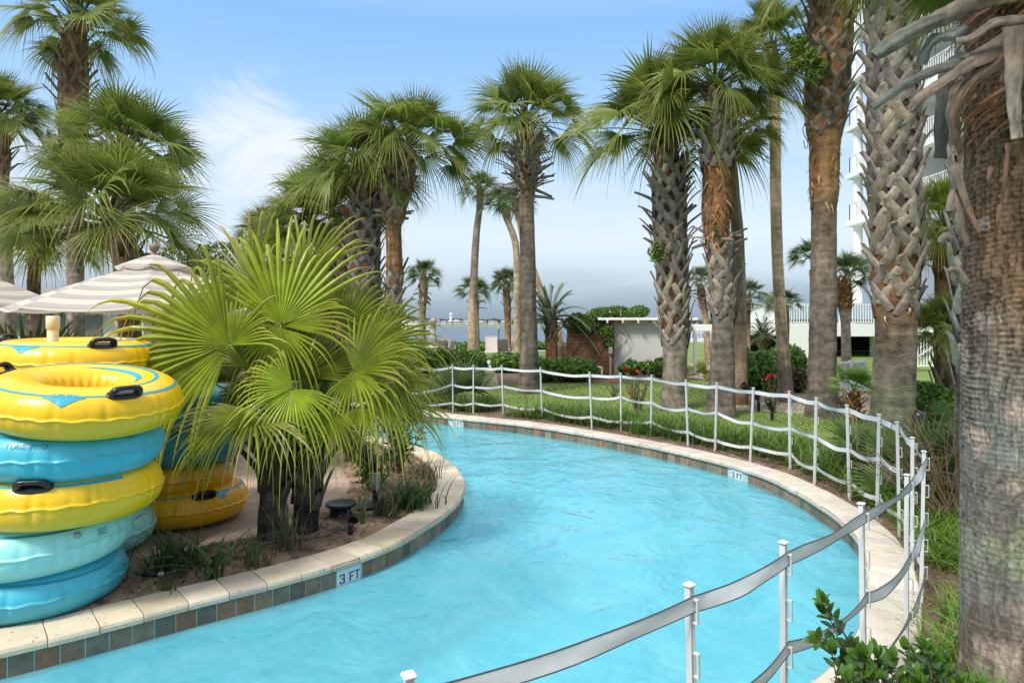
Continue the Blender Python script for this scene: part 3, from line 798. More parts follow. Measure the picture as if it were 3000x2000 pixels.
def hero(name_label, base, trunk_r, trunk_h, heart, fronds, seed, group, boots_kw):
    rng = np.random.default_rng(seed)
    base = np.array(base)
    root = thing('fan_palm', name_label, 'fan palm', base, 0, group)
    tb = MB(); h = heart - base
    p, r = trunk_shape(tb, np.array([[0, 0, -.05], [h[0] * .3, h[1] * .3, h[2] * .4], h]), [(-.1, trunk_r), (h[2], trunk_r * .8)], [(-.1, DGREY * .42), (h[2] * .5, DGREY * .38), (h[2], RUST * .5)], rng, 36, .018, .08, .12)
    tb.build('trunk', M_TRUNK, root)
    bb = MB(); boots(bb, p, r, **boots_kw, rng=rng)
    bb.build('leaf_bases', M_BOOT, root)
    for fr in fronds:
        (x, y, dY, ang, dy, L, spread, drp, tone) = fr
        tgt = V(x, y, 5.9 + dY) - base
        a = math.radians(ang)
        d = nrm(np.array([math.cos(a), dy, math.sin(a)]))
        n = np.array([0.15 * math.cos(a) + rng.uniform(-.45, .45), -.85 + rng.uniform(-.2, .3), .5 + rng.uniform(-.3, .5)])
        mb = MB()
        st = h + np.array([0, 0, -.05]) + nrm(tgt - h) * .05
        k = 9; t = np.linspace(0, 1, k)[:, None]
        ctrl = (st + tgt) / 2 + np.array([0, 0, .12 * np.linalg.norm(tgt - st)])
        pts = st * (1 - t) ** 2 + 2 * ctrl * t * (1 - t) + tgt * t ** 2
        rr = np.stack([np.linspace(.021, .011, k), np.linspace(.012, .007, k)], 1)
        mb.tube(pts, rr, 6, True, np.array([.16, .20, .03]) * rng.uniform(.8, 1.2))
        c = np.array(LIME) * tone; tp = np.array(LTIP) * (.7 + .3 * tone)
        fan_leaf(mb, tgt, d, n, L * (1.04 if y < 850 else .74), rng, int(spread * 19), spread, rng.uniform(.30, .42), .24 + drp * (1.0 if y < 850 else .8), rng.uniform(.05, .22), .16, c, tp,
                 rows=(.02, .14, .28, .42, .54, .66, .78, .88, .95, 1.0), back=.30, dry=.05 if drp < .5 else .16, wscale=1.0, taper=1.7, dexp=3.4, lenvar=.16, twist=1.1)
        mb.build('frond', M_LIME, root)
    for k in range(8):       # smaller leaves, coloured darker as shade, filling the heart of the plant
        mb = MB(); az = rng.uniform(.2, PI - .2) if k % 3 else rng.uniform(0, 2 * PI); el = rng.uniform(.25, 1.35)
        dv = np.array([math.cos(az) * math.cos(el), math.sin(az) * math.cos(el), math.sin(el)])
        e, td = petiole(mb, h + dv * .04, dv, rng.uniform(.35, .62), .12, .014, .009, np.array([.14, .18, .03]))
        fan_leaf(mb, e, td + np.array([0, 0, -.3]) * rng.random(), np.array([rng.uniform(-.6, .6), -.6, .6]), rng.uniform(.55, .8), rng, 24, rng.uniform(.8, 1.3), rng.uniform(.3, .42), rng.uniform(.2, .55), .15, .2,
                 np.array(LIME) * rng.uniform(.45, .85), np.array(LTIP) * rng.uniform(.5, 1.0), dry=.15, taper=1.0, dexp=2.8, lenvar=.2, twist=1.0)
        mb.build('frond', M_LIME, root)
    return root


B0 = G(797, 1580, -.02); B1 = G(893, 1562, -.02)
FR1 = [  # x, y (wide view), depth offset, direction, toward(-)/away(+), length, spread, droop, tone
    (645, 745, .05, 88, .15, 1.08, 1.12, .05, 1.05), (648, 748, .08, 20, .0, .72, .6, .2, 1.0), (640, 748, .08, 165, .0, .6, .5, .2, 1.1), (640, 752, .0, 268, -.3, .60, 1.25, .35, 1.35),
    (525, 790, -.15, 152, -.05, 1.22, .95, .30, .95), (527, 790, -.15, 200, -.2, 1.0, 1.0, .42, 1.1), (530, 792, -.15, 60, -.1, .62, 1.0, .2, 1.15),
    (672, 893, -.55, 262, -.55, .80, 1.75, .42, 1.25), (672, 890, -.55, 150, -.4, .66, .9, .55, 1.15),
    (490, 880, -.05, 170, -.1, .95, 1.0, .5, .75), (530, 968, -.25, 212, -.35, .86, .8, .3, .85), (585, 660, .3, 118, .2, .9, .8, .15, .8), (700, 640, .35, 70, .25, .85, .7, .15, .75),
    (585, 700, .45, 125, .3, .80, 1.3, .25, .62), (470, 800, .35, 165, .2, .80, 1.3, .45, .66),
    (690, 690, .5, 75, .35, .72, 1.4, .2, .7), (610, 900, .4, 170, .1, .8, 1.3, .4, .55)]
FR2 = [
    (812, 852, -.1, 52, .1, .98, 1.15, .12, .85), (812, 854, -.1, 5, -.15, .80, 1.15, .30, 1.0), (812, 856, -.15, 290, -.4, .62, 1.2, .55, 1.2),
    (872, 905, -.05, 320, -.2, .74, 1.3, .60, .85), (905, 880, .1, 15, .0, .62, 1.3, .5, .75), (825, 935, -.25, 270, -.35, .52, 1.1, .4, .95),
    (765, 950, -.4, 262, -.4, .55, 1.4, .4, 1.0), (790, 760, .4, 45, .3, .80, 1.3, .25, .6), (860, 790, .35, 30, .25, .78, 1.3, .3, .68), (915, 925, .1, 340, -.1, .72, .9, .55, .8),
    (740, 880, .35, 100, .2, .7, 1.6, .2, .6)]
hero('bright yellow-green fan palm with ringed trunk beside the tube stacks', B0, .125, .8, np.array([*(B0 + [.02, .05, 0])[:2], .98]), FR1, 21, 'fan palms on the island',
     dict(z0=.36, z1=.95, dz=.026, wid=.045, h=.16, stub=.16, splay=35, col=(.075, .052, .036), colvar=.4))
hero('bright fan palm with dark shaggy trunk beside the green valve cover', B1, .115, .8, np.array([*(B1 + [.06, .1, 0])[:2], 1.0]), FR2, 22, 'fan palms on the island',
     dict(z0=.22, z1=.95, dz=.028, wid=.05, h=.17, stub=.2, splay=40, col=(.085, .07, .055), colvar=.4))
# ------------------------------------------------------------------ river pool outline (water-side lip of the coping)
ISL_PX = [(0, 1899), (61, 1886), (230, 1845), (383, 1807), (520, 1771), (650, 1739), (768, 1711), (872, 1684), (965, 1657), (1048, 1632), (1115, 1605), (1170, 1583),
          (1250, 1537), (1308, 1498), (1345, 1463), (1362, 1435), (1365, 1412), (1346, 1375), (1308, 1342), (1250, 1313)]
ISL = [(-60, -.2), (-14, .4), (-7, 1.7), (-4.4, 2.85)] + [tuple(G(x, y)[:2]) for x, y in ISL_PX] + [(-2.6, 11.4), (-4.6, 13.0), (-7.5, 15.6), (-11, 17.6), (-16, 18.5), (-60, 19)]
OUT_PX = [(2431, 1942), (2487, 1874), (2521, 1806), (2537, 1735), (2538, 1665), (2529, 1619), (2504, 1564), (2465, 1525), (2423, 1490), (2296, 1416), (2168, 1366), (1977, 1318), (1786, 1281), (1647, 1257), (1533, 1241), (1418, 1229), (1303, 1217), (1219, 1207)]
OUTP = [(-60, -3), (-14, -2.2), (-6, -.6), (-2.6, .8), (-.55, 2.0), (.35, 2.6), (.9, 2.98)] + [tuple(G(x, y)[:2]) for x, y in OUT_PX] + [(-4.2, 15.6), (-7.5, 18.6), (-11, 20.4), (-16, 21.3), (-60, 22)]


def smooth_poly(pts):
    p = catmull([(x, y, 0) for x, y in pts], .15)
    p = resample(p, .05)
    k = np.ones(7) / 7
    q = p.copy()
    for i in range(2):
        q[3:-3, i] = np.convolve(p[:, i], k, 'valid')
    return q[:, :2]


isl = smooth_poly(ISL); out = smooth_poly(OUTP)
nI = normals2d(isl); nO = normals2d(out)       # isl runs left-front -> back; land on its left side
# make normals point to the land
def to_land(p, n, inside_pt):
    return n
cI = np.array([-6.0, 9.0]); iM = np.argmin(np.abs(isl[:, 1] - 7.4) + 10 * (isl[:, 0] < -3))
if (cI - isl[iM]) @ nI[iM] < 0: nI = -nI
oM = np.argmin(np.abs(out[:, 1] - 7.0) + 10 * (out[:, 0] < 0))
if (np.array([0, 7.0]) - out[oM]) @ nO[oM] > 0: nO = -nO


def off(p, n, d):
    return p + n * d


def flat(name, poly, z, m, kind='structure'):
    pts = [Vector((float(x), float(y), 0)) for x, y in poly]
    tri = geometry.tessellate_polygon([pts])
    mb = MB(); v = np.array([[x, y, z] for x, y in poly])
    t = np.array([list(q) for q in tri])
    a, b, c = v[t[:, 0]], v[t[:, 1]], v[t[:, 2]]
    cr = (b - a)[:, 0] * (c - a)[:, 1] - (b - a)[:, 1] * (c - a)[:, 0]
    t[cr < 0] = t[cr < 0][:, ::-1]
    t = t[np.abs(cr) > 1e-9]
    mb.add(v, t, (1, 1, 1), 0, False)
    return setting(mb.build(name, m), kind)


def thin(p, d):            # decimate for the big sheets
    return resample(np.c_[p, np.zeros(len(p))], d)[:, :2]


M_LAWN = mat('lawn_soil', col=(.14, .20, .035), rough=.95, var=.35, vscale=.9, bump=.02, bscale=14, stains=(.8, (.24, .21, .10), .66, .9, (1, 1, 1)))
M_SAND = mat('bed_sand', col=(.30, .205, .13), rough=.95, var=.4, vscale=5, bump=.016, bscale=30, stains=(3.5, (.065, .043, .03), .46, .62, (1, 1, 1)))
M_MULCH = mat('bark_mulch', col=(.16, .10, .065), rough=.95, var=.5, vscale=24, bump=.02, bscale=50, stains=(3, (.30, .23, .17), .5, .7, (1, 1, 1)))
M_PLASTER = mat('pool_plaster', col=(.30, .78, .86), rough=.7, var=.07, vscale=1.1)
M_GROUT = mat('tile_grout', col=(.40, .56, .55), rough=.9, var=.15, vscale=10)
M_TILE = mat('slate_tiles', attr=True, rough=.5, var=.35, vscale=16, bump=.002, bscale=40)
M_STONE = mat('travertine', attr=True, rough=.72, var=.16, vscale=5, bump=.005, bscale=90, stains=(30, (.16, .11, .075), .60, .67, (.7, 1.0, 1)))
M_JOINT = mat('coping_mortar', col=(.36, .24, .15), rough=.9, var=.2)


def paver_mat(name, c1, c2, mort, scale, rot=0.0):
    m = bpy.data.materials.new(name); m.use_nodes = True; nt = m.node_tree; N = nt.nodes; L = nt.links
    tc = N.new('ShaderNodeTexCoord'); mp = N.new('ShaderNodeMapping'); mp.inputs['Rotation'].default_value[2] = rot
    L.new(tc.outputs['Object'], mp.inputs[0])
    b = N.new('ShaderNodeTexBrick'); b.inputs['Scale'].default_value = scale; b.inputs['Color1'].default_value = (*c1, 1); b.inputs['Color2'].default_value = (*c2, 1)
    b.inputs['Mortar'].default_value = (*mort, 1); b.inputs['Mortar Size'].default_value = .012
    L.new(mp.outputs[0], b.inputs['Vector'])
    t = N.new('ShaderNodeTexNoise'); t.inputs['Scale'].default_value = 2.2; t.inputs['Detail'].default_value = 8
    L.new(tc.outputs['Object'], t.inputs['Vector'])
    mr = N.new('ShaderNodeMapRange'); mr.inputs['From Min'].default_value = .3; mr.inputs['From Max'].default_value = .7; mr.inputs['To Min'].default_value = .7; mr.inputs['To Max'].default_value = 1.2
    L.new(t.outputs[0], mr.inputs[0])
    mx = N.new('ShaderNodeVectorMath'); mx.operation = 'SCALE'; L.new(b.outputs[0], mx.inputs[0]); L.new(mr.outputs[0], mx.inputs['Scale'])
    bs = N['Principled BSDF']; L.new(mx.outputs[0], bs.inputs['Base Color']); bs.inputs['Roughness'].default_value = .85
    bp = N.new('ShaderNodeBump'); bp.inputs['Distance'].default_value = .006; bp.invert = True; L.new(b.outputs['Fac'], bp.inputs['Height']); L.new(bp.outputs[0], bs.inputs['Normal'])
    return m


M_PAVER = paver_mat('patio_pavers', (.40, .30, .235), (.33, .245, .19), (.17, .125, .09), 4.2, .62)
M_PATH = paver_mat('path_pavers', (.40, .31, .25), (.34, .26, .21), (.2, .15, .11), 3.0, .2)

# land sheets
Ot = thin(off(out, nO, .30), .25)
big = [tuple(q) for q in Ot] + [(-60, 22.3), (-400, 22.3), (-400, 62), (400, 62), (400, -30), (-400, -30), (-400, -3.3)]
flat('lawn', big, -.02, M_LAWN)
It = thin(off(isl, nI, .30), .25)
flat('patio', [tuple(q) for q in It] + [(-60, 10)], -.02, M_PAVER)
flat('pool_floor', [(-62, -6), (8, -6), (8, 26), (-62, 26)], -1.12, M_PLASTER)


def strip_bed(name, A, B, n, m_, z0, amp, sc, mm):
    A = resample(np.c_[A, 0 * A[:, 0]], .1)[:, :2]; k = len(A)
    B = np.c_[B, 0 * B[:, 0]]; B = catmull(B, .1)
    sA = np.linspace(0, 1, k); sB = np.concatenate([[0], np.cumsum(np.linalg.norm(np.diff(B, axis=0), axis=1))]); sB /= sB[-1]
    # match by nearest point, kept monotone
    j = np.array([np.argmin(np.linalg.norm(B[:, :2] - q, axis=1)) for q in A]); j = np.maximum.accumulate(j)
    tB = np.interp(np.convolve(np.pad(sB[j], 6, 'edge'), np.ones(13) / 13, 'valid'), sB, sB)
    Bx = np.stack([np.interp(tB, sB, B[:, i]) for i in range(2)], 1)
    t = np.linspace(0, 1, n)[None, :, None]
    g = A[:, None] * (1 - t) + Bx[:, None] * t
    z = z0 + amp * (vnoise(g[..., 0] * sc, g[..., 1] * sc, 3) * .6 + vnoise(g[..., 0] * sc * 3, g[..., 1] * sc * 3, 4) * .4) * np.minimum(1, np.sin(PI * np.clip(t[..., 0], .0, 1)) * 2.2)
    g = np.concatenate([g, z[..., None]], -1)
    mb = MB(); mb.grid(g)
    return setting(mb.build(name, mm))


def sub(p, n, x0=-13.0):
    k = p[:, 0] > x0
    i = np.where(k)[0]
    return p[i[0]:i[-1] + 1], n[i[0]:i[-1] + 1]


islV, nIV = sub(isl, nI); outV, nOV = sub(out, nO)
BORD = [(-13, 1.2), (-7, 2.55), (-4.5, 3.7), (-3.4, 4.30), (-2.75, 4.75), (-2.62, 5.15), (-2.58, 5.72), (-2.24, 6.0), (-1.9, 6.85), (-1.82, 7.6), (-2.1, 8.5), (-2.65, 9.8), (-4.0, 11.6), (-5.8, 13.0), (-8.6, 15.2), (-13, 17.2)]
strip_bed('planting_bed', off(islV, nIV, .325), np.array(BORD, float), 12, 12, -.014, .045, 2.2, M_SAND)
kk = outV[:, 1] > -5
strip_bed('mulch_bed', off(outV, nOV, .335), off(outV, nOV, 1.9), 16, 12, -.014, .05, 2.5, M_MULCH)


# coping, tiles, wall
def bank(p, n, sgn_name, stone_len, c0, var, seed):
    rng = np.random.default_rng(seed)
    seg = np.linalg.norm(np.diff(p, axis=0), axis=1); s = np.concatenate([[0], np.cumsum(seg)])
    at = lambda q: np.array([np.interp(q, s, p[:, 0]), np.interp(q, s, p[:, 1])])
    nat = lambda q: nrm(np.array([np.interp(q, s, n[:, 0]), np.interp(q, s, n[:, 1])]))
    prof = np.array([(.020, -.060), (.002, -.056), (.000, -.030), (.006, -.014), (.020, -.004), (.045, .000), (.18, .0), (.318, 0), (.326, -.006), (.326, -.06)])
    mb = MB(); q = 0.0; tot = s[-1]
    while q < tot - .02:
        l = stone_len * rng.uniform(.94, 1.06); e = min(q + l, tot)
        g = []
        dz = rng.uniform(-.0025, .0025); jit = rng.uniform(-.004, .004)
        for f in (q + .0022, q + .006, (q + e) / 2, e - .006, e - .0022):
            c = at(f); nn = nat(f); edge = .004 if f in (q + .0022, e - .0022) else 0
            g.append([[*(c + nn * (u + (edge if u < .1 else -edge * .3) + jit)), z + dz - edge * (z > -.05)] for u, z in prof])
        col = np.array(c0) * rng.uniform(1 - var, 1 + var) * np.array([1, rng.uniform(.95, 1.0), rng.uniform(.86, 1.0)])
        gg = np.array(g)
        mb.grid(gg[:, ::-1] if sgn_name == 'i' else gg, col, 0, False)
        q = e
    L_ = off(p, n, .004)
    a = np.c_[off(p, n, .008), np.full(len(p), -.012)]; b = np.c_[off(p, n, .32), np.full(len(p), -.007)]
    a2 = np.c_[off(p, n, .006), np.full(len(p), -.052)]
    mb.strip(a, b, (1, 1, 1), 1); mb.strip(a2, a, (1, 1, 1), 1)
    setting(mb.build('pool_coping', [M_STONE, M_JOINT]))
    # wall behind the tiles, then the tiles
    w = MB()
    wl = off(p, n, .030)
    zz = [-.058, -.07, -.20, -.24, -1.13]
    g = np.stack([np.c_[wl, np.full(len(wl), z)] for z in zz], 1)
    w.grid(g[:, :3], (1, 1, 1), 0)
    w.grid(g[:, 2:], (1, 1, 1), 1)
    setting(w.build('pool_wall', [M_GROUT, M_PLASTER]))
    return at, nat, s


aI, nnI, sI = bank(islV, nIV, 'i', .255, (.57, .50, .40), .13, 1)
aO, nnO, sO = bank(outV, nOV, 'o', .20, (.55, .515, .46), .11, 2)


def box_letter(ch):
    return {'3': [(0, .88, .6, 1.0, 0), (.2, .46, .58, .58, 0), (0, 0, .6, .12, 0), (.48, .04, .66, .5, 0), (.48, .54, .66, .96, 0), (0, .74, .14, .9, 0), (0, .1, .14, .26, 0)],
            'F': [(0, 0, .16, 1, 0), (.16, .86, .58, 1, 0), (.16, .44, .48, .57, 0)],
            'T': [(0, .86, .66, 1, 0), (.25, 0, .41, .86, 0)]}[ch]


SLATE = [(.15, .125, .085), (.20, .130, .078), (.135, .13, .09), (.11, .085, .06), (.21, .15, .095), (.24, .12, .06)]


def tiles(at, nat, s, marks, seed, lighter=1.0):
    rng = np.random.default_rng(seed); mb = MB(); q = 0.0; W = .128
    spans = []
    for px, py, lab in marks:
        g = G(px, py)[:2]
        ss = np.arange(0, s[-1], .03); d = [np.linalg.norm(at(k) - g) for k in ss]
        c = ss[int(np.argmin(d))]
        spans.append((c - .112, c + .112, lab))
    while q < s[-1] - W:
        mid = q + W / 2
        if not any(a - W / 2 < mid < b + W / 2 for a, b, _ in spans):
            l, r = q + .003, q + W - .003
            nn = nat(mid); pr = .0275 + rng.uniform(-.001, .001)
            pts = []
            for k in (l, r):
                c = at(k) + nat(k) * pr
                pts += [[*c, -.212], [*c, -.068]]
            bk = [[*(at(k) + nat(k) * .031), z] for k in (l, r) for z in (-.214, -.066)]
            v = np.array(pts + bk)
            col = np.array(SLATE[rng.integers(len(SLATE))]) * rng.uniform(.75, 1.35) * lighter
            mb.add(v, np.array([[0, 2, 3, 1], [0, 1, 5, 4], [2, 6, 7, 3], [1, 3, 7, 5]]), col, 0, False)
        q += W
    setting(mb.build('waterline_tiles', M_TILE))
    for a, b, lab in spans:
        mid = (a + b) / 2; nn = nat(mid)
        nw = np.array([-nn[0], -nn[1], 0]); right = np.cross(-nw, [0, 0, 1.0])
        o = np.array([*(at(mid) + nn * .026), -.14])
        root = thing('depth_marker', lab, 'depth marker', o)
        fr = np.stack([right, nw, [0, 0, 1.0]], 1)
        for k in (-1, 1):
            t = MB(); t.box(fr @ np.array([k * .056, 0, 0]), (.109, .008, .15), fr, .0015, (1, 1, 1))
            t.build('white_tile', M_WTILE, root)
        for ch, x0, sc in (('3', -.082, .070), ('F', .010, .070), ('T', .060, .070)):
            t = MB()
            for (x0_, y0, x1, y1, _) in box_letter(ch):
                t.box(fr @ np.array([x0 + (x0_ + x1) / 2 * sc, .0045, -.046 + (y0 + y1) / 2 * sc + .012]), ((x1 - x0_) * sc, .002, (y1 - y0) * sc), fr, 0, (1, 1, 1))
            t.build('lettering', M_BLACK, root)


M_WTILE = mat('white_tile', col=(.62, .66, .66), rough=.25)  # white tile dulled to blue-grey, its shade put into the colour
tiles(aI, nnI, sI, [(1031, 1638, 'white depth tiles reading 3 FT on the near island edge')], 3)
tiles(aO, nnO, sO, [(2154, 1361, 'white depth tiles reading 3 FT on the right curve of the pool'), (1331, 1221, 'white depth tiles reading 3 FT at the far bend, smallest in view')], 4, 1.05)


# ------------------------------------------------------------------ water
def water_mat(name, tint, murk, murk_fac, s1, s2, d, stretch=(1, 1, 1), rough=.02, murk_sheen=None):
    m = bpy.data.materials.new(name); m.use_nodes = True; nt = m.node_tree; N = nt.nodes; L = nt.links
    N.remove(N['Principled BSDF']); o = N['Material Output']
    tc = N.new('ShaderNodeTexCoord'); mp = N.new('ShaderNodeMapping'); mp.inputs['Scale'].default_value = stretch; mp.inputs['Rotation'].default_value[2] = .35
    L.new(tc.outputs['Object'], mp.inputs[0])
    n1 = N.new('ShaderNodeTexNoise'); n1.inputs['Scale'].default_value = s1; n1.inputs['Detail'].default_value = 3; n1.inputs['Distortion'].default_value = .9
    n2 = N.new('ShaderNodeTexNoise'); n2.inputs['Scale'].default_value = s2; n2.inputs['Detail'].default_value = 3; n2.inputs['Distortion'].default_value = .5
    L.new(mp.outputs[0], n1.inputs[0]); L.new(mp.outputs[0], n2.inputs[0])
    ad = N.new('ShaderNodeMath'); ad.operation = 'MULTIPLY_ADD'; L.new(n2.outputs[0], ad.inputs[0]); ad.inputs[1].default_value = .30; L.new(n1.outputs[0], ad.inputs[2])
    b = N.new('ShaderNodeBump'); b.inputs['Distance'].default_value = d; L.new(ad.outputs[0], b.inputs['Height'])
    fr = N.new('ShaderNodeFresnel'); fr.inputs[0].default_value = 1.33; L.new(b.outputs[0], fr.inputs['Normal'])
    gl = N.new('ShaderNodeBsdfGlossy'); gl.inputs['Roughness'].default_value = rough; L.new(b.outputs[0], gl.inputs['Normal'])
    tr = N.new('ShaderNodeBsdfTransparent'); tr.inputs[0].default_value = (*tint, 1)
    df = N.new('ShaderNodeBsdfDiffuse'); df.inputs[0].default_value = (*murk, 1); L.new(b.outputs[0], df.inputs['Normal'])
    if murk_sheen:  # random paler patches: bubbles, plus broad reflections painted into the colour
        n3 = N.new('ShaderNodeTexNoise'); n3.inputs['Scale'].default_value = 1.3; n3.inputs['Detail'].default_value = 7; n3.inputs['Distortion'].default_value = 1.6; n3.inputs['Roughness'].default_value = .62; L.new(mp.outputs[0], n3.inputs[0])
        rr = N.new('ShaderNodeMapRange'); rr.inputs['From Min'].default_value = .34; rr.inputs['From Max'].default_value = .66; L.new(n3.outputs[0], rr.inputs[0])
        mc = N.new('ShaderNodeMix'); mc.data_type = 'RGBA'; L.new(rr.outputs[0], mc.inputs[0]); mc.inputs[6].default_value = (*murk, 1); mc.inputs[7].default_value = (*murk_sheen, 1); L.new(mc.outputs[2], df.inputs[0])
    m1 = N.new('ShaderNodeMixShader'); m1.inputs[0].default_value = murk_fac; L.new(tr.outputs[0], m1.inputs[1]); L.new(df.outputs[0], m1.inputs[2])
    m2 = N.new('ShaderNodeMixShader'); L.new(fr.outputs[0], m2.inputs[0]); L.new(m1.outputs[0], m2.inputs[1]); L.new(gl.outputs[0], m2.inputs[2])
    L.new(m2.outputs[0], o.inputs[0])
    return m


M_WATER = water_mat('pool_water', (.70, .92, .97), (.14, .53, .665), .50, 1.7, 6.5, .048, (1, .75, 1), murk_sheen=(.23, .63, .74))
wa = thin(off(out, nO, .030), .2); wb = thin(off(isl, nI, .030), .2)
WZ = -.185
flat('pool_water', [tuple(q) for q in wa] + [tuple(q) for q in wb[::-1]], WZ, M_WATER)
M_SEA = mat('sea_water', col=(.050, .070, .088), rough=.3, var=.25, vscale=.02, vstretch=(.4, 2, 1), bump=.35, bscale=.25, bstretch=(.5, 1.4, 1))
sea = MB(); sea.add([[-9000, 60, -1.65], [9000, 60, -1.65], [9000, 30000, -1.65], [-9000, 30000, -1.65]], np.array([[0, 1, 2, 3]])); setting(sea.build('sea', M_SEA))
bch = MB(); bch.add([[-400, 61.9, -.02], [400, 61.9, -.02], [400, 66, -1.9], [-400, 66, -1.9]], np.array([[0, 1, 2, 3]]))
setting(bch.build('beach', mat('beach_sand', col=(.42, .36, .27), rough=.95)))
# far low shore with marsh grass
M_MARSH = mat('marsh_grass', col=(.15, .18, .10), rough=.95, var=.3, vscale=.02, vstretch=(.3, 2, 1))
sh = MB()
xs = np.linspace(-900, 900, 120); ys = np.array([495, 520, 600, 720, 1400.])
zs = np.array([-1.7, -1.2, -.7, -.3, -.2])
g = np.stack([np.stack([xs, np.full_like(xs, y) + (60 * (vnoise(xs * .01, xs * 0, 5) - .5) if i < 2 else 0), np.full_like(xs, z)], -1) for i, (y, z) in enumerate(zip(ys, zs))], 0)
sh.grid(g); setting(sh.build('far_shore', M_MARSH))


# ------------------------------------------------------------------ foliage helpers
def leaf_cloud(mb, pts, nr, rng, size, c0, c1, mat_=0, elong=1.6):
    n = len(pts)
    r = rng.normal(size=(n, 3)); r /= np.linalg.norm(r, axis=1, keepdims=True)
    nn = nr * .9 + r; nn /= np.linalg.norm(nn, axis=1, keepdims=True)
    a = rng.normal(size=(n, 3)); a -= (a * nn).sum(1, keepdims=True) * nn; a /= np.linalg.norm(a, axis=1, keepdims=True)
    b = np.cross(nn, a); s = size * rng.uniform(.6, 1.4, (n, 1))
    v = np.stack([pts - a * s * elong, pts + b * s * .6 + nn * s * .15, pts + a * s * elong, pts - b * s * .6 + nn * s * .15], 1).reshape(-1, 3)
    t = rng.random((n, 1)) ** 1.4
    c = (np.asarray(c0) * (1 - t) + np.asarray(c1) * t) * rng.uniform(.75, 1.25, (n, 1))
    mb.add(v, np.arange(n * 4).reshape(n, 4), np.repeat(c, 4, 0), mat_, False)


def blob_points(rng, n, lobes):
    """points on the outer shell of a union of ellipsoids (cx,cy,cz,rx,ry,rz)"""
    L = np.array(lobes, float)
    area = (L[:, 3] * L[:, 4] + L[:, 4] * L[:, 5] + L[:, 3] * L[:, 5]); k = rng.choice(len(L), n * 2, p=area / area.sum())
    d = rng.normal(size=(n * 2, 3)); d /= np.linalg.norm(d, axis=1, keepdims=True)
    rad = rng.uniform(.78, 1.06, (n * 2, 1)) + .12 * (vnoise(d[:, :1] * 4 + k[:, None], d[:, 2:] * 4 + d[:, 1:2] * 3, 5) - .5)
    p = L[k, :3] + d * L[k, 3:] * rad
    keep = np.ones(len(p), bool)
    for l in L:
        q = (p - l[:3]) / l[3:]
        keep &= (q ** 2).sum(1) > .5
    keep &= p[:, 2] > -.01
    nr = d / L[k, 3:]; nr /= np.linalg.norm(nr, axis=1, keepdims=True)
    i = np.where(keep)[0][:n]
    return p[i], nr[i]


def shrub(name, label, base, lobes, n, size, c0, c1, seed, cat='shrub', group=None, stems=5):
    rng = np.random.default_rng(seed); root = thing(name, label, cat, base, 0, group)
    mb = MB(); p, nr = blob_points(rng, n, lobes); leaf_cloud(mb, p, nr, rng, size, c0, c1)
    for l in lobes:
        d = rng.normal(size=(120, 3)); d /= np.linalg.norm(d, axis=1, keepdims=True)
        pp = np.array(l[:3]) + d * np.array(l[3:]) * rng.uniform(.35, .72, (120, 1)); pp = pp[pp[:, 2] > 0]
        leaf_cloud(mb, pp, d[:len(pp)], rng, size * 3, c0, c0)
    mb.build('foliage', M_SHRUB, root)
    sb = MB()
    for l in lobes:
        for _ in range(stems):
            e = np.array(l[:3]) + rng.uniform(-.5, .5, 3) * np.array(l[3:])
            s0 = np.array([l[0] + rng.uniform(-.2, .2) * l[3], l[1], -.02])
            sb.tube(np.array([s0, (s0 + e) / 2 + rng.uniform(-.05, .05, 3), e]), [.014, .010, .005], 5, False)
    sb.build('stems', M_BRANCH, root)
    return root


def lobes_row(w, d, h, k, rng, box=.5):
    out_ = []
    for i in range(k):
        x = (-.5 + (i + .5) / k) * w
        out_.append((x + rng.uniform(-.05, .05) * w / k, rng.uniform(-.1, .1) * d, h * .5 * rng.uniform(.92, 1.05), w / k * .72, d * .55, h * .54 * rng.uniform(.9, 1.08)))
    return out_


def blades(mb, roots, rng, h, w, lean, c0, c1, k=4, dirs=None):
    n = len(roots)
    a = rng.uniform(0, 2 * PI, n) if dirs is None else dirs
    hh = h * rng.uniform(.55, 1.25, n); ll = lean * rng.uniform(.3, 1.5, n)
    t = np.linspace(0, 1, k)
    dx = np.cos(a)[:, None] * (ll * hh)[:, None] * t ** 1.8; dy = np.sin(a)[:, None] * (ll * hh)[:, None] * t ** 1.8
    dz = hh[:, None] * (t - .42 * (ll[:, None] / 1.2) * t ** 2.6)
    p = roots[:, None] + np.stack([dx, dy, dz], -1)
    f = a + PI / 2 + rng.uniform(-.6, .6, n)
    wv = np.stack([np.cos(f), np.sin(f), 0 * f], -1)[:, None] * (w * rng.uniform(.7, 1.3, n))[:, None, None] * (1 - t ** 2.2 * .96)[None, :, None]
    v = np.stack([p - wv, p + wv], 2).reshape(-1, 3)
    i = np.arange(n)[:, None] * (k * 2) + np.arange(k - 1)[None] * 2
    q = np.stack([i, i + 1, i + 3, i + 2], -1).reshape(-1, 4)
    m_ = rng.random((n, 1, 1)) ** 2
    c = np.asarray(c0) * (1 - m_) + np.asarray(c1) * m_
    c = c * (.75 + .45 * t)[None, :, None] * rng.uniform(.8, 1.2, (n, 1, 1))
    mb.add(v, q, np.repeat(c[:, :, None], 2, 2).reshape(-1, 3), 0, True)


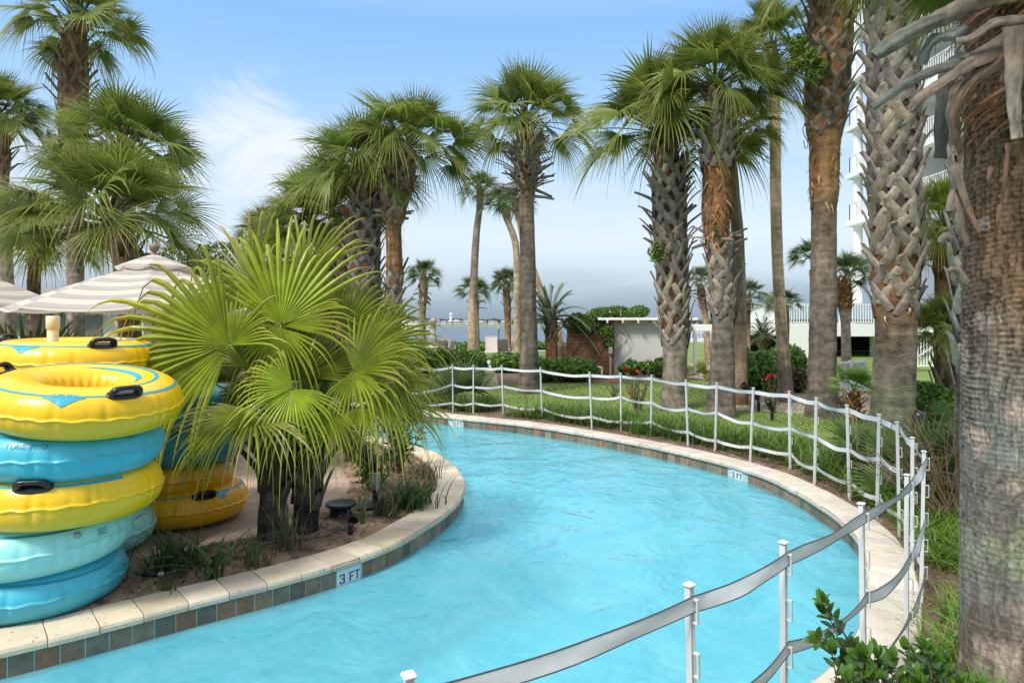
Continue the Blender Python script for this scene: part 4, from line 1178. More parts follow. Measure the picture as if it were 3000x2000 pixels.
# border grass along the right bank
rng = np.random.default_rng(77)
gm = MB()
k0 = (out[:, 0] > -6) & (out[:, 1] > 3.1)
ii = np.where(k0)[0]
N_CL = 1900
idx = rng.choice(ii, N_CL * 2); dd = np.where(out[idx][:, 1] < 7.5, .42, .56) + 1.1 * rng.random(N_CL * 2) * np.where(out[idx][:, 1] < 7.5, 1.7, 1.0)
cl = off(out, nO, 0)[idx] + nO[idx] * dd[:, None]
dens = vnoise(cl[:, 0] * 1.1, cl[:, 1] * 1.1, 9)
farb = out[idx][:, 1] > 8.5
keep = ((dens > .24) | (farb & (dens > .22))) & ~((out[idx][:, 1] < 6.2) & (dd < .70) & (dens < .6))
cl = cl[keep][:N_CL]
roots = np.repeat(np.c_[cl, np.full(len(cl), -.01)], 15, 0); roots[:, :2] += rng.normal(0, .045, (len(roots), 2))
near = roots[:, 1] < 7
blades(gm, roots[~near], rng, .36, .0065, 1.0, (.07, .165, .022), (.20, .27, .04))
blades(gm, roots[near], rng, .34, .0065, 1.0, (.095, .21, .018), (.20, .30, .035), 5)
q = np.c_[rng.uniform(2.3, 4.6, 1500), rng.uniform(3.2, 6.9, 1500)]
j = np.array([np.argmin(np.hypot(out[::4, 0] - a[0], out[::4, 1] - a[1])) for a in q]) * 4
dl = ((q - out[j]) * nO[j]).sum(1)
q = q[(dl > .52) & (dl < 2.2) & (vnoise(q[:, 0] * 2.2, q[:, 1] * 2.2, 19) > .24) & (np.hypot(q[:, 0] - 2.7, q[:, 1] - 3.3) > .3)][:620]
rr_ = np.repeat(np.c_[q, np.full(len(q), -.01)], 14, 0); rr_[:, :2] += rng.normal(0, .045, (len(rr_), 2))
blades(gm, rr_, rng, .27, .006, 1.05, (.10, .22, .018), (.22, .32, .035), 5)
setting(gm.build('border_grass', M_GRASS), 'stuff')
lg = MB()
n = 26000
r2 = np.c_[rng.uniform(-3.5, 7.5, n), rng.uniform(11.5, 21, n)]
d2 = np.array([np.min(np.hypot(outV[::6, 0] - q[0], outV[::6, 1] - q[1])) for q in r2])
inside = geometry
okk = d2 > 1.2
# keep only the land side
ct = np.array([np.argmin(np.hypot(outV[::6, 0] - q[0], outV[::6, 1] - q[1])) for q in r2]) * 6
okk &= ((r2 - outV[ct]) * nOV[ct]).sum(1) > 0
r2 = r2[okk]
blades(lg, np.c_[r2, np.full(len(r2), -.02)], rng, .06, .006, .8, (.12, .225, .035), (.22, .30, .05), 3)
setting(lg.build('lawn_grass', M_GRASS), 'stuff')
# paths and mulch patches on the land side
flat('path', [(4.6, 14.6), (6.2, 13.7), (7.6, 13.5), (9.5, 14.5), (9.5, 17), (7.4, 17.6), (5.4, 17.2)], -.015, M_PATH)
flat('path', [(6.0, 22), (9, 22), (9.6, 31), (6.6, 31)], -.016, M_PATH)
flat('mulch_patch', [(-4, 22.4), (-.4, 20.6), (.8, 20.2), (3.2, 21.0), (5.4, 22.2), (6.2, 22.5), (6.2, 25), (-4, 25)], -.0165, M_MULCH)

# leaf litter and bark chips on the two beds
def litter(name, P_, N_, d0, d1, n, seed, sel):
    r = np.random.default_rng(seed); i = r.choice(np.where(sel)[0], n); d = r.uniform(d0, d1, n)
    q = np.c_[P_[i] + N_[i] * d[:, None], np.full(n, .012) + .02 * r.random(n)]
    nn = np.tile([0, 0, 1.0], (n, 1)) + r.normal(0, .5, (n, 3))
    mb = MB(); leaf_cloud(mb, q, nn * 2, r, .011, (.06, .038, .025), (.30, .215, .14), elong=2.2)
    setting(mb.build(name, M_GRASS), 'stuff')


litter('leaf_litter', islV, nIV, .34, 1.1, 2600, 5, (islV[:, 1] > 3.5) & (islV[:, 1] < 10) & (islV[:, 0] > -3.2))
litter('bark_chips', outV, nOV, .36, 1.7, 3500, 6, (outV[:, 1] > 3) & (outV[:, 0] > -2))

# ------------------------------------------------------------------ pool fence: posts and webbing tapes
POSTS = [(1217, 1071), (1325, 1067), (1387, 1069), (1470, 1070), (1583, 1076), (1727, 1089), (1818, 1092), (1909, 1098), (2009, 1112), (2100, 1120), (2207, 1135), (2312, 1145), (2391, 1164),
         (2481, 1185), (2575, 1212), (2628, 1235), (2673, 1280), (2707, 1320), (2657, 1388), (2523, 1472), (2295, 1585), (2019, 1708), (1198, 1972)]
PH = .985


def fence():
    rng = np.random.default_rng(12)
    dz = H - PH
    tops = np.array([[(px - 1500) / F * (dz * F / (py - HY)), dz * F / (py - HY), PH] for px, py in POSTS])
    tops = np.concatenate([[tops[0] + [-1.5, 1.25, 0]], tops, [tops[-1] + [-1.1, -.45, 0]]])
    n = len(tops)
    ctr = np.array([.8, 8.0, 0])
    T = np.gradient(tops, axis=0); T[:, 2] = 0; T /= np.linalg.norm(T, axis=1, keepdims=True)
    O = np.stack([T[:, 1], -T[:, 0], 0 * T[:, 0]], 1)
    for i in range(n):
        if O[i] @ (tops[i] - ctr) < 0:
            O[i] = -O[i]
    root = thing('pool_fence', 'white plastic post fence with three webbing tapes curving round the pool', 'fence', (0, 0, 0))
    lean = np.array([T[i] * rng.uniform(-.05, .05) + O[i] * rng.uniform(-.035, .02) for i in range(n)])
    if True:
        for a, l in ((4, -.035), (15, .05), (21, .01)):
            lean[a] = T[a] * l
    base = tops - lean; base[:, 2] = -.03
    for i in range(n):
        fr = np.stack([T[i], O[i], [0, 0, 1.0]], 1)
        ax = nrm(tops[i] - base[i]); L = np.linalg.norm(tops[i] - base[i])
        R = np.stack([nrm(T[i] - (T[i] @ ax) * ax), nrm(np.cross(ax, T[i])), ax], 1)
        s = .0115
        pr = [(-s, -s), (-.005, -s), (-.0028, -s * .55), (.0035, -s * .55), (.006, -s), (s, -s), (s, s), (.006, s), (.0035, s * .55), (-.0035, s * .55), (-.006, s), (-s, s)]
        pr = np.array(pr)
        v = np.concatenate([np.c_[pr, np.zeros(12)], np.c_[pr * .97, np.full(12, L - .012)]]) @ R.T + base[i]
        mb = MB()
        mb.add(v, [np.array([[k, (k + 1) % 12, 12 + (k + 1) % 12, 12 + k] for k in range(12)])], (1, 1, 1), 0, False)
        mb.f.append((np.array([list(range(12, 24))]), 0, False))
        po = mb.build('post', M_WHITE, root)
        cb = MB(); cb.box(base[i] + ax * (L - .004), (.036, .036, .011), R, .0045)
        cb.build('post_cap', M_WHITE, po)
        if tops[i][1] < 8.6:
            for zc in (.16, .34, .515, .70, .88):
                c = MB(); o_ = base[i] + ax * (zc + .05)
                ex = nrm(O[i] - (O[i] @ ax) * ax); RC = np.stack([ex, np.cross(ax, ex), ax], 1)
                c.box(o_ + ex * .032, (.005, .013, .085), RC, .0015)
                c.box(o_ + ex * .0225 + ax * .039, (.018, .012, .006), RC)
                c.box(o_ + ex * .0225 - ax * .039, (.018, .012, .006), RC)
                c.build('tape_clip', M_WHITE, po)
    for lev, (zt, w, lab) in enumerate(((.925, .027, 'top'), (.56, .025, 'middle'), (.205, .024, 'bottom'))):
        ctrl = []
        for i in range(n):
            f = zt / PH
            near = tops[i][1] < 4.6 and i > 15
            z = zt + (0 if lev == 0 else rng.uniform(-.035, .035))
            if i in (0, 1) and lev == 1: z -= .08
            ctrl.append(base[i] + (tops[i] - base[i]) * z / PH + O[i] * .021)
        ctrl = np.array(ctrl)
        A = []; B = []; tt = []
        for i in range(n - 1):
            L = np.linalg.norm(ctrl[i + 1] - ctrl[i]); k = 14
            sag = L * rng.uniform(.015, .05) * (1 + .4 * lev); ph = rng.uniform(0, 6.28); tw = rng.uniform(-.4, .4); wob = rng.uniform(.001, .004)
            if i == 0: sag += .06
            for t in np.linspace(0, 1, k, endpoint=(i == n - 2)):
                env = math.sin(PI * t)
                c = ctrl[i] * (1 - t) + ctrl[i + 1] * t + np.array([0, 0, -sag * 4 * t * (1 - t) + wob * env * math.sin(9 * t + ph)])
                o_ = O[i] * (1 - t) + O[i + 1] * t
                ang = tw * env + .22 * env * math.sin(6 * t + ph)
                up = np.array([0, 0, math.cos(ang)]) + o_ * math.sin(ang)
                c = c + o_ * .004 * math.sin(9 * t + ph * 2) * env
                ww = w * (1 - .07 * env * abs(math.sin(5 * t + ph)))
                A.append(c - up * ww); B.append(c + up * ww); tt.append(t)
        A = np.array(A); B = np.array(B); mid = (A + B) / 2 + .004 * np.sin(np.arange(len(A)) * .9)[:, None] * np.array([0, 1.0, 0])
        mb = MB(); mb.grid(np.stack([A, A * .6 + mid * .4, mid, B * .6 + mid * .4, B], 1))
        tp = mb.build('webbing_tape', M_TAPE, root)
        eb = MB()
        eb.tube(A, .0022, 5, False); eb.tube(B, .0022, 5, False)
        eb.build('dark_edging', M_EDGE, tp)


fence()

# ------------------------------------------------------------------ inflatable river tubes
YEL = mat('yellow_vinyl', col=(.86, .50, .004), rough=.34, var=.06, vscale=2.5, coat=.12)
YEL2 = mat('deep_yellow_vinyl', col=(.80, .40, .004), rough=.36, var=.06, vscale=2.5, coat=.12)
CYA = mat('light_aqua_vinyl', col=(.32, .70, .66), rough=.40, var=.10, vscale=2.2, coat=.1)
BLU = mat('aqua_blue_vinyl', col=(.06, .44, .56), rough=.38, var=.10, vscale=2.2, coat=.12)
TEAL = mat('teal_vinyl', col=(.03, .29, .36), rough=.42, var=.12, vscale=2.2)
PRINT = mat('blue_print', col=(.015, .33, .46), rough=.4)
PRINTD = mat('teal_print', col=(.01, .25, .34), rough=.4)


class Tube:
    def __init__(s, R, b, seed, a=None):
        s.a = a or R * .325; s.R0 = R - s.a; s.b = b; s.rng = np.random.default_rng(seed); s.sd = seed
        k = 38
        s.ph = (np.arange(k) + s.rng.uniform(-.3, .3, k)) / k * 2 * PI; s.am = s.rng.uniform(.1, 1.0, k) ** 1.5

    def surf(s, th, ps, off_=0.0):
        th = np.asarray(th, float); ps = np.asarray(ps, float)
        th, ps = np.broadcast_arrays(th, ps)
        dthe = (th[..., None] - s.ph + PI) % (2 * PI) - PI
        pleat = (s.am * np.exp(-(dthe / .034) ** 2)).sum(-1)
        w = np.exp(-((np.arctan2(np.sin(ps), np.cos(ps))) / .55) ** 2)
        wi = np.exp(-((np.arctan2(np.sin(ps - PI), np.cos(ps - PI))) / .6) ** 2)
        k = 1 - .062 * pleat * w - .05 * wi * (.5 + .5 * np.sin(th * 26)) - .012 * vnoise(th * 2.2 + 20, ps * 1.6 + 9, s.sd)
        d = np.arctan2(np.sin(ps), np.cos(ps))
        seam = .011 * np.exp(-(d / .03) ** 2)
        a = s.a * k + seam; b = s.b * k
        e = .92
        cx = np.sign(np.cos(ps)) * np.abs(np.cos(ps)) ** e; sz = np.sign(np.sin(ps)) * np.abs(np.sin(ps)) ** e
        r = s.R0 + (a + off_) * cx
        z = (b + off_) * sz + .0045 * np.sin(th * 30 + 3 * np.sin(th * 3)) * np.exp(-(d / .10) ** 2)
        return np.stack([r * np.cos(th), r * np.sin(th), z], -1)

    def body(s):
        ps = np.concatenate([np.linspace(-PI, -.28, 17, endpoint=False), [-.28, -.18, -.10, -.055, -.028, -.012, 0, .012, .028, .055, .10, .18, .28], np.linspace(.28, PI, 18)[1:-1]])
        th = np.linspace(0, 2 * PI, 289)
        g = s.surf(th[:, None], np.append(ps, PI)[None])
        mb = MB(); mb.grid(g); return mb

    def band(s, th0, th1, ps_fn, hw_fn, off_=.0025, n=90, m=4):
        t = np.linspace(0, 1, n); th = th0 + (th1 - th0) * t
        q = np.linspace(-1, 1, m)
        ps = np.array([ps_fn(x) for x in t])[:, None] + np.array([hw_fn(x) for x in t])[:, None] * q
        mb = MB(); mb.grid(s.surf(th[:, None] + 0 * ps, ps, off_)); return mb

    def handle(s, th, ps=1.02):
        fr0 = s.surf(th, ps); e = 1e-3
        u = nrm(s.surf(th + e, ps) - fr0); w = nrm(s.surf(th, ps + e) - fr0); nn = np.cross(u, w); nn = nn if nn @ (fr0 - np.array([s.R0 * math.cos(th), s.R0 * math.sin(th), 0])) > 0 else -nn
        mb = MB(); k = 28; a = np.linspace(0, 2 * PI, k, endpoint=False)
        rings = []
        for f, hgt in ((1.0, .0), (1.0, .007), (.9, .010), (.0, .011)):
            ca = np.sign(np.cos(a)) * np.abs(np.cos(a)) ** .75; sa = np.sign(np.sin(a)) * np.abs(np.sin(a)) ** .75
            base = s.surf(th + ca * f * .112 / s.R0 * .72, ps + sa * f * .045 / s.a, hgt + .001)
            rings.append(base)
        mb.grid(np.concatenate([np.array(rings), np.array(rings)[:, :1]], 1))
        q = np.linspace(0, PI, 13)
        path = [fr0 + u * .078 * np.sign(math.cos(x)) * abs(math.cos(x)) ** .55 + nn * (.005 + .052 * math.sin(x) ** .6) for x in q]
        mb.tube(np.array(path), np.stack([np.full(13, .0145) + .006 * np.abs(np.cos(q)), np.full(13, .017) + .01 * np.abs(np.cos(q))], 1), 10, False, up=nn)
        return mb


def text_on(tb, body, string, th0, ps0, size, parent, m_, flip=1):
    cu = bpy.data.curves.new('lettering', 'FONT'); cu.body = body; cu.size = 1; cu.resolution_u = 2; cu.offset = .012
    o = bpy.data.objects.new('lettering', cu); COL.objects.link(o)
    dg = bpy.context.evaluated_depsgraph_get(); me = bpy.data.meshes.new_from_object(o.evaluated_get(dg))
    bpy.data.objects.remove(o)
    v = np.array([q.co[:] for q in me.vertices]); polys = [list(p.vertices) for p in me.polygons]
    w = v[:, 0].max()
    th = th0 + (v[:, 0] - w / 2) * size / (tb.R0 + tb.a * math.cos(ps0)); ps = ps0 + v[:, 1] * size / tb.a
    b = MB(); b.addpolys(tb.surf(th, ps, .003), polys)
    return b.build(string, m_, parent)


def river_tube(label, loc, R, b, m_, seed, tilt=(0, 0), face=-1.45, yellow=False, handles=(), rz=0.0, word=None, valve=None, pm=PRINT, stripes=True):
    t = Tube(R, b, seed); root = thing('river_tube', label, 'swim tube', loc, 0, 'river tubes stacked on the patio')
    root.rotation_euler = (tilt[0], tilt[1], rz)
    t.body().build('vinyl_ring', m_, root)
    f = face
    if stripes and yellow:
        t.band(f - 1.45, f + 2.5, lambda x: .86 + .10 * math.sin(x * 5), lambda x: .035 + .05 * abs(x - .37) ** .8 if abs(x - .37) > .05 else .04, n=160).build('printed_stripe', pm, root)
        t.band(f - .22, f + .22, lambda x: .86 - .17 * (1 - abs(2 * x - 1)) ** 1.6, lambda x: .02 + .20 * (1 - abs(2 * x - 1)) ** 1.6, .0032, 40, 6).build('printed_point', pm, root)
        t.band(f + .75, f + 4.6, lambda x: 1.42 + .10 * math.sin(x * 3), lambda x: .075 * math.sin(PI * x) ** .7 + .004, n=120).build('printed_stripe', pm, root)
        t.band(f + .9, f + 3.4, lambda x: 1.95 + .1 * math.sin(x * 3), lambda x: .10 * math.sin(PI * x) ** .7 + .004, n=100).build('printed_stripe', pm, root)
    elif stripes:
        t.band(f - 1.2, f + 1.6, lambda x: .80 + .13 * math.sin(x * 6), lambda x: .05 * math.sin(PI * x) ** .6 + .004, n=100).build('printed_stripe', pm, root)
    if word:
        text_on(t, 'TUBE PRO', 'lettering', word[0], word[1], word[2], root, pm)
    for h in handles:
        t.handle(*h).build('handle', M_BLACK, root)
    if valve:
        c = t.surf(valve[0], valve[1]); e = t.surf(valve[0], valve[1], .01); nn = nrm(e - c)
        fr = frame(nn, (0.1, .2, 1)); Rm = np.stack([fr[:, 0], fr[:, 2], fr[:, 1]], 1)
        vb = MB(); vb.lathe([(.022, 0), (.022, .004), (.014, .008), (.012, .014), (.0, .016)], 16, c, R=Rm)
        vb.build('valve', M_GREY, root)
        # small print block
        for k in range(5):
            t.band(valve[0] + .22, valve[0] + .22 + (.10 if k % 2 else .13), lambda x, k=k: valve[1] - .03 - .055 * k, lambda x: .012, n=6, m=2).build('fine_print', pm, root)
    return root


def PX(px, Y):
    return (px - 1500) / F * Y


LB = 'in the front tube stack'
river_tube('pale aqua tube squashed at the bottom of the front tube stack', (PX(95, 4.62), 4.62, .135), .565, .155, BLU, 1, (0, .02), pm=PRINTD)
river_tube('pale aqua tube, second from the bottom of the front stack, with valve', (PX(110, 4.60), 4.60, .425), .575, .172, CYA, 2, (.02, -.045), valve=(-.58, .40), word=(-1.50, .50, .044), pm=PRINTD)
river_tube('lemon yellow tube with one black handle, middle of the front stack', (PX(200, 4.58), 4.58, .735), .572, .170, YEL, 3, (0, -.01), yellow=True, handles=((-1.34, .80),), face=-2.9)
river_tube('sky blue tube lettered TUBE PRO under the tilted yellow one', (PX(202, 4.56), 4.56, 1.045), .575, .165, BLU, 4, (.03, .04), valve=(-.62, .82), word=(-1.40, .46, .052), pm=PRINTD)
river_tube('tilted yellow tube with two black handles, topping the front stack', (PX(258, 4.52), 4.50, 1.345), .575, .160, YEL, 5, (.10, .105), yellow=True, handles=((-3.0, .95), (-.60, .95)), face=-1.24, word=(-1.24, .98, .030))
ry = 5.62; rx = PX(225, ry)
river_tube('aqua tube on the paving under the rear stack, bulging out right', (rx, ry, .15), .58, .165, CYA, 6, (0, 0), pm=PRINTD)
river_tube('aqua tube, second layer of the rear stack', (rx - .05, ry + .03, .44), .56, .16, CYA, 7)
river_tube('yellow tube low in the rear stack', (rx, ry, .72), .58, .16, YEL2, 8, yellow=True)
river_tube('blue tube high in the rear stack', (rx, ry + .03, 1.0), .57, .16, BLU, 9)
river_tube('yellow tube second from the top of the rear stack', (rx, ry, 1.27), .57, .16, YEL2, 10, yellow=True)
river_tube('yellow tube round the cream pipe, topping the rear stack, handle facing', (rx, ry, 1.545), .605, .165, YEL, 11, (.02, .015), yellow=True, handles=((-.68, .95), (-3.05, 1.0)), face=-1.66)
ty = 6.5; tx = PX(540, ty)
river_tube('deep yellow tube on the paving, bottom of the shaded stack', (tx, ty, .16), .57, .165, YEL2, 12, (0, 0), yellow=True, handles=((-.80, .85),), face=-.5)
river_tube('deep yellow tube, second layer of the shaded stack', (tx - .10, ty + .03, .43), .54, .155, YEL2, 13, (0, .02), yellow=True)
river_tube('teal tube, third layer of the shaded stack behind the fan palm', (tx + .02, ty, .72), .57, .175, TEAL, 14, (0, -.03))
river_tube('big teal tube topping the shaded stack behind the fan palm', (tx + .0, ty - .02, 1.04), .57, .175, TEAL, 15, (.02, -.05))

pp = thing('stack_pole', 'cream plastic pipe with a collar standing through the rear tube stack', 'pole', (PX(155, 5.62), 5.62, -.02))
b = MB(); b.lathe([(0, 1.90), (.040, 1.90), (.042, 1.895), (.042, 0)], 24); b.build('pipe', M_PVC, pp)
b = MB(); b.lathe([(.0, 1.92), (.046, 1.92), (.050, 1.915), (.050, 1.815), (.043, 1.81)], 24); b.build('pipe_cap', M_PVC, pp)

# ------------------------------------------------------------------ umbrellas
def umbrella_mat():
    m = bpy.data.materials.new('striped_canvas'); m.use_nodes = True; nt = m.node_tree; N = nt.nodes; L = nt.links
    a = N.new('ShaderNodeVertexColor'); a.layer_name = 'Col'
    sp = N.new('ShaderNodeSeparateColor'); L.new(a.outputs[0], sp.inputs[0])
    mu = N.new('ShaderNodeMath'); mu.operation = 'MULTIPLY'; mu.inputs[1].default_value = 6.0; L.new(sp.outputs[0], mu.inputs[0])
    fr = N.new('ShaderNodeMath'); fr.operation = 'FRACT'; L.new(mu.outputs[0], fr.inputs[0])
    cr = N.new('ShaderNodeValToRGB'); L.new(fr.outputs[0], cr.inputs[0])
    e = cr.color_ramp; e.interpolation = 'LINEAR'
    e.elements[0].position = 0; e.elements[0].color = (.70, .62, .52, 1)
    e.elements[1].position = 1; e.elements[1].color = (.70, .62, .52, 1)
    for ps, c in ((.40, (.70, .62, .52)), (.44, (.40, .38, .36)), (.52, (.48, .46, .44)), (.54, (.62, .57, .5)), (.57, (.44, .42, .40)), (.70, (.48, .46, .44)), (.73, (.60, .55, .48)), (.76, (.38, .365, .35)), (.86, (.42, .40, .38)), (.90, (.70, .62, .52))):
        q = e.elements.new(ps); q.color = (*c, 1)
    bs = N['Principled BSDF']; bs.inputs['Roughness'].default_value = .85; L.new(cr.outputs[0], bs.inputs['Base Color'])
    tr = N.new('ShaderNodeBsdfTranslucent'); L.new(cr.outputs[0], tr.inputs[0]); ms = N.new('ShaderNodeMixShader'); ms.inputs[0].default_value = .35
    L.new(bs.outputs[0], ms.inputs[1]); L.new(tr.outputs[0], ms.inputs[2]); L.new(ms.outputs[0], N['Material Output'].inputs[0])
    return m


M_CANVAS = umbrella_mat()
M_UPOLE = mat('umbrella_pole', col=(.20, .13, .09), rough=.5)


def umbrella(label, X, Y, R, zedge, ztop, rot, sides=8):
    root = thing('patio_umbrella', label, 'umbrella', (X, Y, -.015), rot, 'striped patio umbrellas')
    def canopy(r0, r1, z0, z1, dome, scallop):
        mb = MB(); m = 14; k = 8
        for s in range(sides):
            a0 = 2 * PI * s / sides; a1 = 2 * PI * (s + 1) / sides
            g = []; c = []
            for i in range(m):
                t = i / (m - 1); r = r0 + (r1 - r0) * t
                row = []; rc = []
                for j in range(k + 1):
                    q = j / k
                    p0 = np.array([math.cos(a0), math.sin(a0)]) * r; p1 = np.array([math.cos(a1), math.sin(a1)]) * r
                    xy = p0 * (1 - q) + p1 * q
                    z = z0 + (z1 - z0) * (t ** 1.12) - dome * 4 * q * (1 - q) * t * (1 - .25 * t) - (scallop * (1 - abs(2 * q - 1)) * 0 if i < m - 1 else 0)
                    row.append([*xy, z]); rc.append([t * (r1 / R) + (r0 / R) * (1 - t) * 0, 0, 0])
                g.append(row); c.append(rc)
            g.append([[*(np.array(p[:2]) * 1.0), p[2] - .015 - scallop * math.sin(PI * j / k)] for j, p in enumerate(g[-1])]); c.append([[.99, 0, 0]] * (k + 1))
            mb.grid(np.array(g), np.array(c))
        return mb
    zt = ztop
    canopy(.10, R, zt - .05, zedge, .05, 0.0).build('canopy', M_CANVAS, root)
    canopy(.04, R * .27, zt + .07, zt - .085, .01, .035).build('vent_cap', M_CANVAS, root)
    fb = MB(); fb.lathe([(.0, .215), (.035, .21), (.058, .18), (.060, .155), (.045, .12), (.028, .105), (.03, .09), (.05, .08), (.05, .06), (0, .06)], 18, (0, 0, zt)); fb.build('finial', M_UPOLE, root)
    pb = MB(); pb.tube([[0, 0, 0], [0, 0, zt + .05]], .024, 12); pb.build('pole', M_UPOLE, root)
    bb = MB(); bb.lathe([(0, .09), (.05, .09), (.06, .06), (.25, .05), (.26, 0), (0, 0)], 24); bb.build('base_weight', M_BLACK, root)
    for s in range(sides):
        a = 2 * PI * s / sides
        rb = MB(); rb.tube([[.05 * math.cos(a), .05 * math.sin(a), zt - .07], [(R - .02) * math.cos(a), (R - .02) * math.sin(a), zedge - .02]], .010, 6); rb.build('rib', M_UPOLE, root)


umbrella('large striped umbrella with round brown finial behind the fan palm', PX(452, 8.5), 8.5, 1.60, 2.02, 2.63, .39)
umbrella('striped umbrella cut off by the left picture edge', PX(-200, 8.8), 8.8, 1.58, 2.05, 2.72, .30)
umbrella('striped umbrella further back, its low edge under the large one', PX(560, 13.6), 13.6, 1.6, 2.05, 2.5, .2)
umbrella('pale far umbrella at the sea edge, just left of the closed one', PX(1195, 42), 42, 1.4, 1.42, 1.95, .2)

# ------------------------------------------------------------------ island things
def spotlight(label, base, aim, col_m=M_BLACK, sc=1.0, box=True):
    root = thing('landscape_spotlight', label, 'garden light', base)
    s = sc
    b = MB(); b.box((0, 0, .08 * s), (.055 * s, .05 * s, .20 * s), None, .006); b.build('stake', M_BLACK, root)
    if box:
        b = MB(); b.box((0, 0, .255 * s), (.085 * s, .065 * s, .17 * s), None, .006)
        for zc in (.19, .24, .29):
            b.box((0, -.0345 * s, zc * s), (.02 * s, .005 * s, .03 * s))
        b.build('junction_box', M_GREY, root)
    z0 = .34 * s if box else .16 * s
    b = MB(); b.tube([[0, 0, z0], [0, 0, z0 + .05 * s]], .016 * s, 10); b.lathe([(0, .03), (.022, .026), (.026, 0), (.022, -.026), (0, -.03)], 12, (0, 0, z0 + .06 * s)); b.build('knuckle', M_BLACK, root)
    a = nrm(aim); fr = frame(a); R = np.stack([fr[:, 0], fr[:, 2], fr[:, 1]], 1)
    c = np.array([0, 0, z0 + .085 * s])
    b = MB(); b.lathe(np.array([(0, -.045), (.035, -.04), (.052, -.015), (.056, .03), (.058, .17), (.062, .172), (.062, .205), (.056, .20), (.052, .15), (0, .148)]) * s, 24, c + a * .03 * s, R=R); b.build('lamp_head', col_m, root)


spotlight('black bullet spotlight on a grey junction box in the island bed', G(1100, 1482, -.0), (-.62, .1, .62), sc=1.0)
spotlight('black spotlight on the lawn behind the fence, upper of the pair', [*G(2222, 1205, -.02)[:2], -.02], (-.5, .2, .6), box=False, sc=1.1)
spotlight('black spotlight on the lawn behind the fence, below its twin', [*G(2205, 1195, -.02)[:2], -.02], (-.6, -.1, .5), box=False, sc=1.3)
spotlight('small black spotlight near the red roses by the path', [*G(2262, 1232, -.02)[:2], -.02], (-.4, -.2, .6), box=False, sc=.9)

vb = thing('valve_cover', 'round dark green valve cover with a black base in the island bed', 'valve cover', G(998, 1512))
b = MB(); b.lathe([(0, 0), (.105, 0), (.112, .02), (.100, .035), (.103, .085), (.115, .1), (.118, .105)], 36); b.build('housing', M_BLACK, vb)
b = MB(); b.lathe([(.118, .105), (.140, .106), (.143, .112), (.143, .128), (.136, .134), (.05, .137), (0, .137)], 40); b.build('lid', M_GREENBOX, vb)
pl = thing('drain_plate', 'flat dark plate lying in the sand beside the valve cover', 'cover plate', G(1075, 1490) + [0, 0, .035])
b = MB(); b.box((0, 0, 0), (.22, .24, .012), rotz(.3), .004); b.build('plate', mat('dark_slate', col=(.03, .035, .045), rough=.5), pl)
sp = thing('sprinkler_head', 'short black sprinkler head standing in the island sand', 'sprinkler', G(1027, 1568))
b = MB(); b.lathe([(0, 0), (.022, 0), (.020, .05), (.016, .06), (.020, .065), (.024, .07), (.024, .098), (.018, .105), (0, .106)], 16); b.build('riser', M_BLACK, sp)
hz = thing('irrigation_hose', 'thin black irrigation hose lying in the bed by the sprinkler', 'hose', G(900, 1575))
pts = np.array([G(730, 1620), G(800, 1600), G(880, 1590), G(950, 1580), G(1000, 1560), G(1022, 1565)]) - G(900, 1575); pts[:, 2] += .028
b = MB(); b.tube(catmull(pts, .05), .006, 6); b.build('hose', M_BLACK, hz)
wf = thing('hose_fitting', 'small black and white pipe fitting lying by the grass tuft', 'pipe fitting', G(455, 1693) + [0, 0, .03])
b = MB(); b.tube([[-.09, -.02, 0], [.02, 0, 0]], .014, 10); b.build('black_sleeve', M_BLACK, wf)
b = MB(); b.tube([[.021, 0, 0], [.055, .008, 0]], .016, 10); b.build('white_end', M_WHITE, wf)


def tuft(label, base, n, h, w, lean, c0, c1, seed, name='grass_tuft', cat='plant', k=6, spread=.05):
    rng = np.random.default_rng(seed); root = thing(name, label, cat, base)
    r = np.c_[rng.normal(0, spread, (n, 2)), np.full(n, -.01)]
    mb = MB(); blades(mb, r, rng, h, w, lean, c0, c1, k); mb.build('blades', M_GRASS, root)
    return root


tuft('dense dark green grass tuft beside the shaded yellow tube', G(520, 1665), 190, .34, .006, 1.25, (.022, .055, .012), (.06, .11, .02), 1, spread=.10)
tuft('broad-bladed lily plant at the front edge of the bed', G(620, 1690), 14, .42, .020, 1.35, (.06, .12, .035), (.11, .17, .06), 2, name='lily_plant', spread=.03)
tuft('thin seedling grass near the coping below the lily', G(490, 1728), 16, .16, .005, .8, (.05, .1, .02), (.1, .15, .03), 3, spread=.03)
tuft('narrow upright green and dry stems in front of the palm trunks', G(845, 1610), 40, .42, .006, .32, (.07, .12, .03), (.28, .20, .12), 4, spread=.05)
tuft('thin blades rising between the lily and the palm trunk', G(760, 1655), 22, .30, .006, .5, (.05, .10, .02), (.12, .14, .04), 5, spread=.06)
tuft('large green grass clump right of the junction box', G(1205, 1482), 260, .36, .0055, .9, (.03, .085, .018), (.08, .15, .03), 6, spread=.11)
tuft('stiff reddish-green clump in front of the spotlight', G(1130, 1512), 90, .26, .006, .5, (.05, .08, .025), (.17, .13, .06), 7, spread=.06)
tuft('sparse dry grass near the coping bend', G(1245, 1402), 60, .32, .005, .6, (.08, .10, .03), (.26, .2, .1), 8, spread=.09)
tuft('tiny yellow weed at the coping edge', G(1265, 1432), 30, .10, .006, .9, (.16, .17, .02), (.3, .27, .03), 9, spread=.04)
tuft('dark red leafy plant in front of the valve cover', G(1040, 1535), 26, .17, .014, .9, (.035, .008, .014), (.07, .016, .03), 10, name='red_plant', spread=.03)
tuft('thin green stalks rising past the red plant', G(1060, 1540), 10, .42, .007, .3, (.07, .13, .03), (.13, .16, .05), 11, spread=.02)


